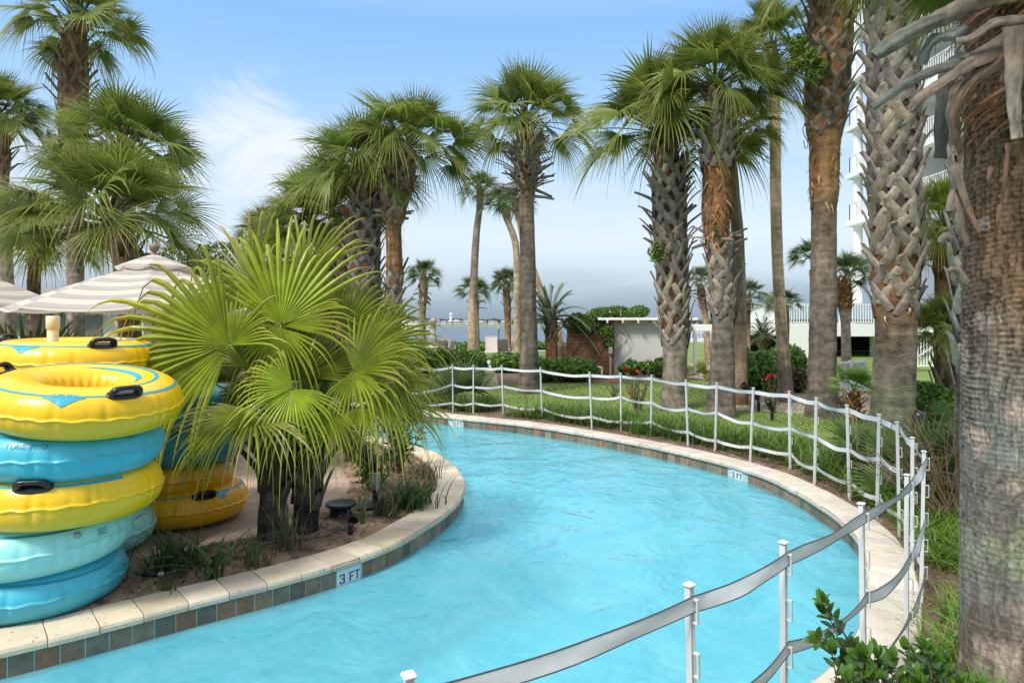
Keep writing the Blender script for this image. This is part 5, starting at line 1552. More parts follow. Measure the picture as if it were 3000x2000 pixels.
def stemmy(label, base, n, h, seed, c0, c1, leafs=16, ls=.05, spread=.5, bare=.3, name='leafy_shrub', el=2.6):
    rng = np.random.default_rng(seed); root = thing(name, label, 'shrub', base)
    sb = MB(); lb = MB()
    for i in range(n):
        a = rng.uniform(0, 2 * PI); r = spread * math.sqrt(rng.random()); hh = h * rng.uniform(.55, 1.1)
        e = np.array([r * math.cos(a), r * math.sin(a), hh]); s0 = np.array([rng.normal(0, .03), rng.normal(0, .03), -.02])
        mid = (s0 + e) / 2 + rng.uniform(-.06, .06, 3)
        pts = catmull([s0, mid, e], .05); sb.tube(pts, np.linspace(.012, .004, len(pts)), 6, False)
        m = leafs; t = np.linspace(bare, 1, m); idx = (t * (len(pts) - 1)).astype(int)
        for j in idx:
            for _ in range(2):
                d = nrm(rng.normal(size=3) + [0, 0, .9]); L = ls * rng.uniform(.7, 1.3)
                q = np.linspace(0, 1, 5)[:, None]
                sd = nrm(np.cross(d, rng.normal(size=3))); pp = pts[j] + d * L * el * q * .6 + np.array([0, 0, -1]) * L * .5 * q ** 2
                w = sd * L * .16 * np.sin(PI * np.clip(q * .9 + .08, 0, 1))
                cc = np.asarray(c0) + (np.asarray(c1) - np.asarray(c0)) * rng.random()
                lb.strip(pp - w, pp + w, cc * rng.uniform(.8, 1.2))
    sb.build('stems', M_BRANCH, root); lb.build('leaves', M_SHRUB, root)
    return root


stemmy('leafy nandina shrub behind the spotlight with bare leaning stems', G(1098, 1432), 13, .58, 1, (.09, .19, .025), (.20, .30, .04), 14, .075, .24)
stemmy('taller thin-leaved shrub near the coping bend under the palm leaves', G(1165, 1385), 16, 1.0, 2, (.05, .10, .02), (.12, .18, .03), 22, .075, .40)
stemmy('bushy undergrowth behind the second fan palm trunk', G(1030, 1352), 14, .85, 3, (.045, .09, .02), (.11, .15, .03), 18, .08, .45)

# patio chair with a towel, behind the trunk
def chair():
    root = thing('patio_chair', 'tan framed sling chair behind the fan palm trunks', 'chair', G(590, 1490), .5)
    for sx in (-1, 1):
        for sy in (-1, 1):
            b = MB(); b.tube([[.27 * sx, .26 * sy, 0], [.25 * sx, .20 * sy, .42]], .017, 8); b.build('leg', M_TAN, root)
        b = MB(); b.tube(catmull([[.27 * sx, -.26, .40], [.28 * sx, -.25, .63], [.28 * sx, .1, .66], [.26 * sx, .3, .62]], .06), .016, 8); b.build('armrest', M_TAN, root)
        b = MB(); b.tube(catmull([[.25 * sx, -.27, .41], [.25 * sx, .2, .40], [.25 * sx, .30, .62], [.25 * sx, .42, 1.0]], .06), .015, 8); b.build('side_frame', M_TAN, root)
    g = []
    for y, z in ((-.27, .41), (-.05, .38), (.2, .40)):
        g.append([[x, y, z - .015 * math.cos(x * 6)] for x in np.linspace(-.245, .245, 9)])
    b = MB(); b.grid(np.array(g)); b.build('seat', M_MESH, root)
    g = [[[x, y, z] for x in np.linspace(-.245, .245, 9)] for y, z in ((.2, .40), (.30, .62), (.36, .8), (.42, 1.0))]
    b = MB(); b.grid(np.array(g)); b.build('backrest', M_MESH, root)
    tw = tag(link('beach_towel', None), 'red white and blue towel hanging over the chair back', 'towel')
    tw.location = root.location; tw.rotation_euler = root.rotation_euler
    cols = [(.55, .03, .03), (.55, .03, .03), (.7, .68, .66), (.02, .02, .10), (.02, .02, .12), (.55, .03, .03), (.7, .68, .66), (.02, .02, .1)]
    xs = np.linspace(-.27, .10, 25); path = catmull([[0, .30, .30], [0, .335, .55], [0, .385, .85], [0, .43, 1.015], [0, .45, .99], [0, .46, .7], [0, .45, .38]], .04)
    g = np.stack([np.stack([xs + .02 * np.sin(p[2] * 9), p[1] + (.012 if i > len(path) // 2 else -.014) * (1 + .8 * np.sin(xs * 40 + p[2] * 3)), np.full(25, p[2])], -1) for i, p in enumerate(path)])
    c = np.array([[cols[int(j / 25 * 8)] for j in range(25)] for _ in path])
    b = MB(); b.grid(g, c); b.build('towel_cloth', mat('towel_cloth', attr=True, rough=.95, bump=.002, bscale=150), tw)


chair()
# ------------------------------------------------------------------ hedges and shrubs on the land side
rng = np.random.default_rng(5)
HG = 'clipped shrubs between lawn and sunloungers'
HC0, HC1 = (.065, .155, .018), (.17, .30, .035)


def hedge(label, px0, px1, pyb, pyt, d, n, seed, size=.045, group=HG, c0=HC0, c1=HC1, name='hedge', k=4):
    Y = (H + .02) * F / (pyb - HY); x0 = (px0 - 1500) / F * Y; x1 = (px1 - 1500) / F * Y; h = (H - (pyt - HY) / F * Y)
    r = np.random.default_rng(seed)
    return shrub(name, label, ((x0 + x1) / 2, Y + d / 2, -.02), lobes_row(x1 - x0, d, h, k, r), n, size, c0, c1, seed, 'hedge', group)


hedge('long dark green hedge left of the gap showing the second pool', 1165, 1415, 1104, 1022, 1.6, 6500, 1, k=5)
hedge('green hedge between the second pool gap and the smooth grey palm', 1446, 1535, 1094, 1034, 1.3, 3600, 2, k=2)
hedge('green hedge right of the smooth grey palm', 1568, 1650, 1122, 1052, 1.2, 3200, 3, k=2)
hedge('round fine-leaved bush at the foot of the leaning palm', 1640, 1730, 1122, 1050, 1.2, 3000, 4, k=1, name='bush')
hedge('distant hedge along the beach behind the sunloungers', 1290, 1700, 1028, 1004, 1.6, 5000, 5, .07, k=8)
hedge('rounded oleander with a red bloom before the white shed wall', 1826, 1925, 1100, 1056, 1.0, 2200, 6, k=2, name='bush')
hedge('low green bush right of the shed behind the leaf-base trunk', 1930, 1965, 1108, 1050, .8, 1400, 7, k=1, name='bush')
hedge('tall bright hedge between the brown blotched trunk and the slim pale palm', 2185, 2290, 1152, 1030, 1.6, 4600, 8, k=2)
hedge('clipped green hedge behind the slim pale palm', 2285, 2375, 1140, 1022, 1.4, 3400, 9, k=2)
hedge('green thicket under the hotel terrace behind the massive trunk', 2630, 2760, 1200, 1125, 1.0, 2600, 10, k=2, name='bush')
hedge('green undergrowth at the hotel fence right of the palms', 2740, 2830, 1260, 1130, 1.0, 2400, 11, k=2, name='bush')
hedge('dark shrubbery left of the tube stacks by the pale wall', -40, 220, 1090, 990, 1.6, 3000, 12, .06, k=4, name='bush')
hedge('brown twiggy hedge base beside the stout trunk', 2300, 2372, 1152, 1075, .5, 1500, 13, .03, c0=(.12, .07, .04), c1=(.22, .13, .07), k=2, name='bush')
hedge('low shrubs beyond the far river bend, behind the fan palm', 640, 1000, 1112, 1040, 1.4, 4200, 14, .06, k=6, name='bush')
hedge('green bushes at the far bend near the fence end', 1010, 1190, 1110, 1045, 1.2, 3000, 15, .05, k=3, name='bush')

# broadleaf tree behind the umbrella
tb_ = thing('broadleaf_tree', 'light green round broadleaf tree behind the large umbrella', 'tree', (PX(690, 24), 24, -.02))
r = np.random.default_rng(9); mb = MB()
lob = [(r.uniform(-1.9, 1.7), r.uniform(-1, 1), r.uniform(1.6, 4.0), r.uniform(.6, 1.0), .8, r.uniform(.5, .8)) for _ in range(13)]
p, nr = blob_points(r, 9000, lob); leaf_cloud(mb, p, nr, r, .06, (.05, .10, .02), (.13, .19, .05)); mb.build('crown', M_SHRUB, tb_)
mb = MB(); mb.tube(catmull([[0, 0, -.05], [.1, 0, 1.2], [0, .1, 2.6]], .3), np.linspace(.14, .06, len(catmull([[0, 0, -.05], [.1, 0, 1.2], [0, .1, 2.6]], .3))), 10)
for l in lob:
    mb.tube(np.array([[.1, 0, 1.2], [l[0] * .5, l[1] * .5, 1.6 + l[2] * .25], l[:3]]), [.05, .035, .012], 6, False)
mb.build('trunk', M_BRANCH, tb_)

# roses
def rose(label, px, py, n, sz, flowers, seed):
    base = [*G(px, py, -.02)[:2], -.02]; rt = stemmy(label, base, n, sz, seed, (.05, .075, .025), (.12, .13, .06), 14, .045, sz * .45, .35, name='rose_bush')
    r = np.random.default_rng(seed + 50)
    for (dx, dz) in flowers:
        b = MB(); p = np.array([dx, r.uniform(-.12, .05), dz])
        q = r.normal(size=(26, 3)); q /= np.linalg.norm(q, axis=1, keepdims=True)
        leaf_cloud(b, p + q * .025, q, r, .020, (1, 1, 1), (1, 1, 1), elong=1.0)
        b.build('flower', M_FLOWER, rt)


rose('rose bush with several red blooms on the lawn, in front of the shed', 1868, 1208, 12, .85, [(-.02, .86), (.03, .83), (.10, .62), (-.18, .42), (.12, .45)], 31)
rose('small rose bush with a single red bloom left of the bigger one', 1795, 1165, 6, .5, [(-.1, .42), (-.06, .40)], 32)
rose('rose bush with a cluster of red blooms by the slim pale palm', 2265, 1210, 9, .75, [(-.12, .74), (-.05, .78), (.02, .76), (-.16, .70), (.22, .42)], 33)
b = thing('red_flower_spray', 'single red bloom on the bush against the white shed wall', 'flower', V(1440, 848, 21.5))
m_ = MB(); q = np.random.default_rng(3).normal(size=(40, 3)); q /= np.linalg.norm(q, axis=1, keepdims=True)
leaf_cloud(m_, q * .06, q, np.random.default_rng(4), .04, (1, 1, 1), (1, 1, 1), elong=1); m_.build('petals', M_FLOWER, b)
m_ = MB(); m_.tube([[0, 0, 0], [.02, .1, -.4], [0, .15, -.9]], .01, 5); m_.build('stem', M_BRANCH, b)
yf = stemmy('low plant with small yellow flowers before the white picket fence', [*G(2478, 1196, -.02)[:2], -.02], 16, .35, 35, (.05, .11, .02), (.1, .17, .03), 10, .04, .5, name='flower_plant')
r = np.random.default_rng(36)
for _ in range(22):
    b = MB(); q = r.normal(size=(10, 3)); q /= np.linalg.norm(q, axis=1, keepdims=True)
    leaf_cloud(b, np.array([r.uniform(-.5, .5), r.uniform(-.4, 0), r.uniform(.18, .36)]) + q * .012, q, r, .018, (1, 1, 1), (1, 1, 1), elong=1); b.build('flower', M_YFLOWER, yf)

# dry twiggy shrub between the fence and the foreground trunk
ds = thing('dry_shrub', 'leafless brown twiggy shrub between the fence and the foreground trunk', 'shrub', [*G(2800, 1560, -.02)[:2], -.02])
r = np.random.default_rng(41); mb = MB(); lb = MB()
for _ in range(46):
    a = r.uniform(0, 2 * PI); e = np.array([math.cos(a) * r.uniform(.2, .75) - .25, math.sin(a) * r.uniform(.1, .5), r.uniform(.5, 1.15)])
    pts = catmull([[r.normal(0, .08), r.normal(0, .08), -.02], e * .5 + r.uniform(-.06, .06, 3), e], .08)
    mb.tube(pts, np.linspace(.007, .002, len(pts)), 5, False)
    for _ in range(3):
        j = r.integers(len(pts) // 2, len(pts)); d = nrm(r.normal(size=3) + [0, 0, .5]) * r.uniform(.1, .3)
        mb.tube(np.array([pts[j], pts[j] + d * .5 + r.uniform(-.02, .02, 3), pts[j] + d]), [.004, .003, .0015], 4, False)
mb.build('twigs', mat('dry_twig', col=(.23, .14, .09), rough=.9, var=.3), ds)

# foreground glossy-leaved shrub, lower right
def front_shrub():
    r = np.random.default_rng(51); base = np.array([*P(2700, 943, 2.25)[:2], -.02])
    root = thing('glossy_shrub', 'dark glossy oval-leaved shrub sprigs at the bottom right corner', 'shrub', base)
    sb = MB(); lb = MB()
    c0 = np.array((.018, .055, .010)); c1 = np.array((.075, .16, .02))
    def leaf(p, d, L, up, t):
        d = nrm(d); s = nrm(np.cross(d, up)); n = np.cross(s, d)
        q = np.linspace(0, 1, 8); w = L * .27 * np.sin(PI * np.clip(q ** .8, 0, 1)) ** .75
        ctr = p + d * (L * q)[:, None] + n * (-.18 * L * (q - .2) ** 2)[:, None]
        A = ctr - s * w[:, None] + n * (.22 * w)[:, None]; B = ctr + s * w[:, None] + n * (.22 * w)[:, None]
        c = c0 * (1 - t) + c1 * t
        lb.grid(np.stack([A, ctr, B], 1), np.tile(c * r.uniform(.8, 1.2), (8 * 3, 1)))
    def sprig(pix, dens, Lr=(.038, .052)):
        pts = catmull([P(*q) - base for q in pix], .012); m = len(pts)
        sb.tube(pts, np.linspace(.0042, .0016, m), 6, False)
        k = 0; i = 3
        while i < m:
            t = i / m
            T = nrm(pts[min(i + 1, m - 1)] - pts[i - 1]); az = k * 2.4 + r.uniform(-.3, .3)
            a = nrm(np.cross(T, [0.3, -1, .2])); b_ = np.cross(T, a)
            rd = a * math.cos(az) + b_ * math.sin(az)
            d = nrm(rd * .8 + T * .65 + [0, 0, .25]); leaf(pts[i] + rd * .003, d, r.uniform(*Lr), nrm(T * .8 + [0, -.3, .6]), r.random() * .6 + .35 * t)
            i += dens if t < .8 else max(1, dens - 1); k += 1
        for _ in range(4):
            leaf(pts[-1], nrm(T + r.normal(size=3) * .35), r.uniform(*Lr), nrm(np.array([r.normal(), -1, .6])), .9)
    Y = 2.2
    sprig([(2640, 2080, Y), (2590, 1985, Y), (2510, 1920, Y - .02), (2465, 1890, Y), (2440, 1830, Y), (2415, 1790, Y)], 2)
    sprig([(2600, 2010, Y), (2540, 1930, Y + .05), (2460, 1885, Y + .05), (2395, 1868, Y)], 2)
    sprig([(2510, 1920, Y), (2470, 1850, Y - .02), (2430, 1800, Y - .03), (2412, 1762, Y - .03)], 2)
    for i in range(44):
        x = r.uniform(2430, 2880); y = r.uniform(1895, 2010) + max(0, x - 2700) * .35; yy = Y + r.uniform(-.15, .2)
        sprig([(x + r.uniform(-20, 60), 2120, yy), (x + r.uniform(-10, 30), (2120 + y) / 2, yy), (x, y, yy)], 2)
    sb.build('branches', M_BRANCH, root); lb.build('leaves', mat('glossy_leaf', attr=True, rough=.28, var=.2, vscale=20, transl=.15), root)


front_shrub()

# bollard
bo = thing('bollard_light', 'black mushroom-topped bollard light among the green bushes at right', 'garden light', [*V(2110, 900, 9.6)[:2], -.02])
b = MB(); b.lathe([(0, 0), (.045, 0), (.045, .34), (.055, .36)], 18); b.build('post', M_BLACK, bo)
b = MB(); b.lathe([(.055, .36), (.078, .38), (.085, .46), (.080, .56), (.058, .61), (0, .625)], 20); b.build('lamp_hood', M_BLACK, bo)

# ------------------------------------------------------------------ shed with slatted screen and vine
YS = 24.2
def shed():
    x0, x1 = PX(1800, YS), PX(2010, YS)
    root = thing('pool_shed', 'small white flat-roofed building with rafter ends, behind the lawn', 'shed', ((x0 + x1) / 2, YS, -.02))
    w = x1 - x0; zt = H - (948 - HY) / F * YS + .02
    b = MB(); b.box((0, 1.6, zt / 2), (w, 3.2, zt)); b.build('wall', M_STUCCO, root)
    b = MB(); b.box((-.15, 1.6, zt + .165), (w + .95, 3.9, .09), None, .008); b.build('roof', M_HOTEL, root)
    b = MB(); b.box((-.15, 1.6, zt + .06), (w + .35, 3.3, .12)); b.build('roof_beam', M_STUCCO, root)
    for k in range(6):
        b = MB(); b.box((-w / 2 - .30 + k * .54, -.2, zt + .07), (.06, .42, .10), None, .006); b.build('rafter_end', M_STUCCO, root)
    b = MB(); b.tube([[.55, 1.2, zt + .2], [.55, 1.2, zt + .72]], .05, 10); b.build('vent_pipe', M_WHITE, root)
    # pergola beam towards the pier
    pg = thing('pergola_frame', 'white beam on posts joining the shed toward the pier', 'pergola', (PX(2060, YS + 1), YS + 1, -.02))
    b = MB(); b.box((.35, 0, 1.65), (1.6, .12, .24), None, .01); b.build('beam', M_HOTEL, pg)
    for x in (-.3, 1.05):
        b = MB(); b.box((x, 0, .765), (.11, .11, 1.53), None, .008); b.build('post', M_HOTEL, pg)
    # slatted screen
    sx0, sx1 = PX(1662, YS - .2), PX(1800, YS - .2); zt2 = H - (985 - HY) / F * YS
    sc = thing('slatted_screen', 'brown horizontal slatted wood screen overgrown by a vine', 'screen', ((sx0 + sx1) / 2, YS - .15, -.02))
    sw = sx1 - sx0
    b = MB(); r = np.random.default_rng(3); z = .14
    while z < 1.95:
        b.box((0, 0, z), (sw, .03, .115), np.array(Matrix.Rotation(r.uniform(-.006, .006), 3, 'Y')) @ np.array(Matrix.Rotation(.25, 3, 'X')), .004); z += .128
    b.build('slats', M_WOOD, sc)
    for x in (-sw / 2 + .05, 0, sw / 2 - .06):
        b = MB(); b.box((x, .07, 1.0), (.09, .09, 2.0), None, .006); b.build('post', M_WOOD, sc)
    b = MB(); b.box((0, .12, 1.0), (sw, .02, 1.98)); b.build('backing', M_WOOD, sc)
    vn = thing('climbing_vine', 'thick green flowering vine tumbling over the slatted screen', 'vine', ((sx0 + sx1) / 2, YS - .3, -.02))
    r = np.random.default_rng(8)
    lob = [(r.uniform(-.7, .55), r.uniform(.0, .35), r.uniform(1.65, 2.05), .30, .26, .22) for _ in range(10)] + [(r.uniform(.3, 1.9), .9, r.uniform(2.15, 2.3), .4, .3, .2) for _ in range(6)] + [(.55, 0, 1.45, .25, .16, .3), (.66, 0, 1.12, .15, .14, .24)]
    mb = MB(); p, nr = blob_points(r, 9000, lob); leaf_cloud(mb, p, nr, r, .036, (.055, .12, .018), (.15, .25, .04)); mb.build('leaves', M_SHRUB, vn)
    sb = MB()
    for _ in range(26):
        x = r.uniform(-.85, .95); pts = catmull([[x, .1, 0], [x + r.uniform(-.3, .3), .1, .6], [x + r.uniform(-.5, .5), .1, 1.3], [x + r.uniform(-.6, .6), .1, 1.9]], .15)
        sb.tube(pts, .008, 5, False)
    sb.build('stems', M_BRANCH, vn)
    wb = MB(); q = r.choice(len(p), 90); leaf_cloud(wb, p[q] + nr[q] * .04, nr[q], r, .03, (1, 1, 1), (1, 1, 1), elong=1)
    wb.build('blossoms', mat('white_petals', col=(.8, .8, .72), rough=.6), vn)
    ub = thing('utility_box', 'grey electrical box on a post at the shed corner', 'electrical box', (PX(1788, YS - .5), YS - .5, -.02))
    b = MB(); b.box((0, 0, .5), (.05, .05, 1.0)); b.build('post', M_GREY, ub)
    b = MB(); b.box((0, -.07, .88), (.13, .10, .22), None, .01); b.build('box', M_GREY, ub)
    pu = thing('pool_pump', 'white pump pipes and filter unit at the foot of the slatted screen', 'pump', (PX(1735, YS - .6), YS - .6, -.02))
    b = MB(); b.lathe([(0, 0), (.16, 0), (.17, .3), (.12, .38), (0, .4)], 20); b.build('filter_tank', M_GREY, pu)
    b = MB(); b.tube(catmull([[-.5, 0, .28], [-.1, -.05, .30], [.3, -.05, .30], [.32, -.05, .05]], .08), .03, 8); b.build('pipe', M_WHITE, pu)


shed()

# ------------------------------------------------------------------ hotel on the right
def railing(b, a, c, h, n_, s=.03, top=.05):
    a = np.array(a, float); c = np.array(c, float)
    L = np.linalg.norm(c - a); d = (c - a) / L; fr = np.stack([d, np.cross([0, 0, 1.0], d), [0, 0, 1.0]], 1)
    b.box((a + c) / 2 + [0, 0, h], (L, top, top), fr); b.box((a + c) / 2 + [0, 0, .10], (L, top * .8, top * .8), fr)
    k = max(2, int(L / n_))
    for i in range(k + 1):
        b.box(a + d * L * i / k + [0, 0, .10 + (h - .12) / 2], (s, s, h - .14), fr)


def hotel():
    XF = 20.7; Y1 = 42.0; Y0 = 21.0
    root = thing('hotel_building', 'white hotel block with stacked railed balconies and round corner column', 'building', (XF, Y1, -.02))
    rel = lambda x, y, z: np.array([x - XF, y - Y1, z + .02])
    lv = [7.85, 10.75, 13.65, 16.55, 19.45, 22.35]
    b = MB(); b.box(rel(XF + 8, 31, 15), (9.8, 21, 26)); b.build('wall', M_HOTELIN, root)
    for i, z in enumerate(lv):
        s = MB(); s.box(rel(XF + 1.75, 31.6, z), (3.7, 21.2, .30), None, .02)
        sl = s.build('balcony_slab', M_HOTEL, root)
        g = MB(); railing(g, rel(XF + .12, 21.2, z + .15), rel(XF + .12, 42.1, z + .15), 1.1, .19, .035); railing(g, rel(XF + .12, 42.1, z + .15), rel(XF + 3.5, 42.1, z + .15), 1.1, .19, .035)
        g.build('railing', M_HOTEL, sl)
    for yy in (41.6, 36.4, 31.2, 26.0, 21.6):
        c = MB(); c.lathe([(.27, 3.0), (.27, 28), ], 20, rel(XF + .38, yy, 0)); c.build('column', M_HOTEL, root)
        if yy < 41:
            c = MB(); c.box(rel(XF + 1.9, yy, 15.5), (2.6, .18, 15.8)); c.build('dividing_wall', M_HOTEL, root)
    for z in lv[:-1]:
        for yy in (39, 33.8, 28.6, 23.8):
            w = MB(); w.box(rel(XF + 3.08, yy, z + 1.3), (.06, 3.2, 2.1)); fw = w.build('window', M_GLASS, root)
            f = MB()
            for dy in (-1.63, 0, 1.63): f.box(rel(XF + 3.06, yy + dy, z + 1.3), (.12, .08, 2.2))
            f.box(rel(XF + 3.06, yy, z + 2.39), (.12, 3.3, .08)); f.build('frame', M_HOTEL, fw)
    # terrace deck over the open car port
    xa = PX(2305, 36); 
    tr = thing('raised_terrace', 'white raised terrace with railing over a dark open undercroft', 'terrace', (xa, 36, -.02))
    rl = lambda x, y, z: np.array([x - xa, y - 36, z + .02])
    zt = H - (950 - HY) / F * 36; zb = H - (985 - HY) / F * 36
    b = MB(); b.box(rl(xa + 9, 40, (zt + zb) / 2), (18, 8, zt - zb)); b.box(rl(xa + 1.15, 36.4, zb / 2 - .01), (2.3, .8, zb + .02)); b.box(rl(xa + 9, 44, .6), (18, .3, 1.4)); b.build('slab', M_HOTEL, tr)
    for x in (5.2, 8.4):
        b = MB(); b.box(rl(xa + x, 37, zb / 2), (.4, .4, zb)); b.build('pillar', M_HOTEL, tr)
    b = MB(); b.box(rl(xa + 9, 43.7, .55), (17.5, .2, 1.05)); b.build('shade_panel', M_DARK, tr)  # near-black panel: the undercroft's shade painted as a surface
    b = MB(); railing(b, rl(xa + .15, 36.1, zt), rl(xa + 17, 36.1, zt), 1.05, .14, .035, .06); railing(b, rl(xa + .15, 36.1, zt), rl(xa + .15, 43, zt), 1.05, .14, .035, .06)
    for k in range(7): b.box(rl(xa + .15 + 2.7 * k, 36.1, zt + .53), (.09, .09, 1.06))
    b.build('railing', M_HOTEL, tr)
    # stair rail
    ys = 26.0; xs = PX(2663, ys)
    st = thing('white_stair_rail', 'tall white picket railing of the hotel steps, right of the massive trunk', 'railing', (xs, ys, -.02))
    b = MB(); railing(b, (0, 0, .1), (1.35, 0, .1), 1.4, .11, .035, .06); b.build('pickets', M_HOTEL, st)
    b = MB(); b.tube([[.3, -.1, .55], [1.3, -.1, 1.25]], .03, 8); b.build('handrail', M_HOTEL, st)
    # low wall and picket fence
    yf = 15.6; x0 = PX(2447, yf); x1 = PX(2574, yf)
    pf = thing('picket_fence', 'low white picket fence behind the young shaggy fan palm', 'fence', (x0, yf, -.02))
    b = MB(); railing(b, (0, 0, 0), (x1 - x0, .6, 0), .93, .085, .034, .055); b.build('pickets', M_WHITE, pf)
    for k in (0, .5, 1):
        b = MB(); b.box(((x1 - x0) * k, .6 * k, .49), (.075, .075, .98), None, .006); b.build('post', M_WHITE, pf)


hotel()

# pale building and walls behind the umbrellas on the left
def left_building():
    Y = 25.0; xa = PX(-260, Y)
    r = thing('pool_bar_building', 'long pale beige low building behind the umbrellas at left', 'building', (xa, Y, -.02))
    x1 = PX(420, Y) - xa
    b = MB(); b.box((x1 / 2, 2, 1.10), (x1, 4, 2.2)); b.build('wall', M_STUCCO, r)
    b = MB(); b.box((x1 / 2, 2, 2.75), (x1 + .5, 4.6, .70)); b.build('parapet', mat('parapet_paint', col=(.40, .38, .34), rough=.9, var=.1), r)
    b = MB(); b.box((x1 / 2 + .4, -.25, 2.27), (x1 * .6, .5, .06)); b.build('ledge', M_STUCCO, r)
    for k in range(9):
        b = MB(); b.box((3.7 + k * .62, -.16, 2.18), (.08, .32, .12)); b.build('bracket', M_STUCCO, r)
    b = MB(); b.box((5.4, -.03, 1.72), (3.2, .06, .75)); f = b.build('window', mat('grey_glass', col=(.16, .155, .14), rough=.25), r)  # window glass in one even grey
    b = MB(); b.box((5.4, -.06, 1.30), (3.4, .16, .07)); b.build('sill', M_STUCCO, f)


left_building()
bw = thing('patio_fence', 'white railing and post behind the rear tube stack', 'fence', (PX(455, 9.6), 9.6, -.02))
b = MB(); b.lathe([(0, 1.62), (.07, 1.62), (.07, 0)], 16, (0, 0, 0)); b.build('post', M_WHITE, bw)
b = MB()
for z in (.5, .8, 1.1, 1.4): b.box((.65, 0, z), (1.2, .03, .14), None, .004)
b.build('boards', M_WHITE, bw)

# ------------------------------------------------------------------ person by the pale wall: white cap visible over the tubes
def person():
    Y = 11.0; X = PX(468, Y)
    root = thing('person', 'person in a white cap behind the rear tube stack, mostly hidden', 'person', (X, Y, -.02), 0)
    pts = {'hip': (0, 0, .92), 'waist': (0, 0, 1.08), 'chest': (0, .01, 1.30), 'neck': (0, .01, 1.46), 'head0': (0, -.01, 1.55), 'head1': (0, -.005, 1.66),
           'ls': (.17, 0, 1.40), 'le': (.24, .02, 1.14), 'lh': (.22, -.10, .92), 'rs': (-.17, 0, 1.40), 're': (-.24, .02, 1.14), 'rh': (-.22, -.10, .92),
           'lt': (.09, 0, .86), 'lk': (.10, -.02, .48), 'la': (.10, .03, .08), 'lf': (.11, -.12, .03), 'rt': (-.09, 0, .86), 'rk': (-.10, -.02, .48), 'ra': (-.10, .03, .08), 'rf': (-.11, -.12, .03)}
    rad = dict(hip=.15, waist=.125, chest=.14, neck=.055, head0=.075, head1=.092, ls=.06, le=.042, lh=.03, rs=.06, re=.042, rh=.03, lt=.085, lk=.058, la=.04, lf=.038, rt=.085, rk=.058, ra=.04, rf=.038)
    ed = [('hip', 'waist'), ('waist', 'chest'), ('chest', 'neck'), ('neck', 'head0'), ('head0', 'head1'), ('chest', 'ls'), ('ls', 'le'), ('le', 'lh'), ('chest', 'rs'), ('rs', 're'), ('re', 'rh'), ('hip', 'lt'), ('lt', 'lk'), ('lk', 'la'), ('la', 'lf'), ('hip', 'rt'), ('rt', 'rk'), ('rk', 'ra'), ('ra', 'rf')]
    nm = list(pts); me = bpy.data.meshes.new('body'); V_ = [pts[k] for k in nm]; E = [(nm.index(a), nm.index(c)) for a, c in ed]; R = [rad[k] for k in nm]
    for s in ('l', 'r'):
        h = len(V_); hp = nm.index(s + 'h'); sx = 1 if s == 'l' else -1
        for j, (dx, dy, L) in enumerate(((-.028, -.01, .075), (-.010, -.016, .085), (.008, -.016, .08), (.026, -.01, .065), (-.045, -.03, .05))):
            b0 = np.array(pts[s + 'h']); m1 = b0 + [dx * sx, dy, -.055 if j < 4 else -.02]; m2 = m1 + [dx * .2, -.012, -L]
            V_ += [tuple(m1), tuple(m2)]; R += [.011, .008]; E += [(hp, len(V_) - 2), (len(V_) - 2, len(V_) - 1)]
    me.from_pydata(V_, E, []); o = link('body', me, root)
    sk = o.modifiers.new('skin', 'SKIN'); o.modifiers.new('sub', 'SUBSURF').levels = 1; o.modifiers['sub'].render_levels = 2
    for i, rr in enumerate(R): me.skin_vertices[0].data[i].radius = (rr, rr)
    me.skin_vertices[0].data[0].use_root = True
    me.materials.append(mat('skin', col=(.48, .27, .18), rough=.5))
    # shirt and shorts
    b = MB(); b.lathe([(.165, .84), (.150, 1.0), (.138, 1.1), (.158, 1.28), (.165, 1.38), (.10, 1.45), (.062, 1.475)], 24, R=np.diag([1.15, .95, 1.0]))
    for s in (-1, 1): b.tube([[.13 * s, 0, 1.39], [.20 * s, .01, 1.28], [.225 * s, .015, 1.18]], [.075, .068, .064], 12, False)
    b.build('shirt', mat('navy_shirt', col=(.03, .04, .08), rough=.9), root)
    b = MB(); b.lathe([(.155, .98), (.178, .88), (.16, .80)], 24, R=np.diag([1.12, .95, 1.0]))
    for s in (-1, 1): b.tube([[.09 * s, 0, .84], [.10 * s, -.01, .52]], [.105, .095], 14, False)
    b.build('shorts', mat('grey_shorts', col=(.12, .12, .13), rough=.9), root)
    b = MB(); b.lathe([(.106, 1.665), (.108, 1.70), (.095, 1.75), (.06, 1.782), (0, 1.79)], 24)
    a = np.linspace(-1.0, 1.0, 13); q = np.stack([np.stack([np.sin(a) * r_, -np.cos(a) * r_ * (1 if r_ < .12 else 1.12), np.full(13, z)], -1) for r_, z in ((.105, 1.675), (.14, 1.668), (.165, 1.655))])
    b.grid(q); b.build('cap', mat('white_cap', col=(.72, .73, .78), rough=.8), root)
    b = MB(); b.lathe([(.098, 1.56), (.104, 1.62), (.104, 1.668)], 20, (0, .012, 0)); b.build('hair', mat('dark_hair', col=(.03, .02, .015), rough=.6), root)
    b = MB(); b.tube([[0, -.085, 1.635], [0, -.112, 1.60], [0, -.095, 1.592]], [.010, .016, .010], 8); b.build('nose', bpy.data.materials['skin'], root)
    for s in (-1, 1):
        b = MB(); b.lathe([(0, .009), (.009, .004), (.009, -.004), (0, -.009)], 10, (.034 * s, -.086, 1.64)); b.build('eye', M_BLACK, root)
        b = MB(); b.lathe([(0, .026), (.012, .015), (.014, -.012), (0, -.026)], 8, (.100 * s, .01, 1.63)); b.build('ear', bpy.data.materials['skin'], root)
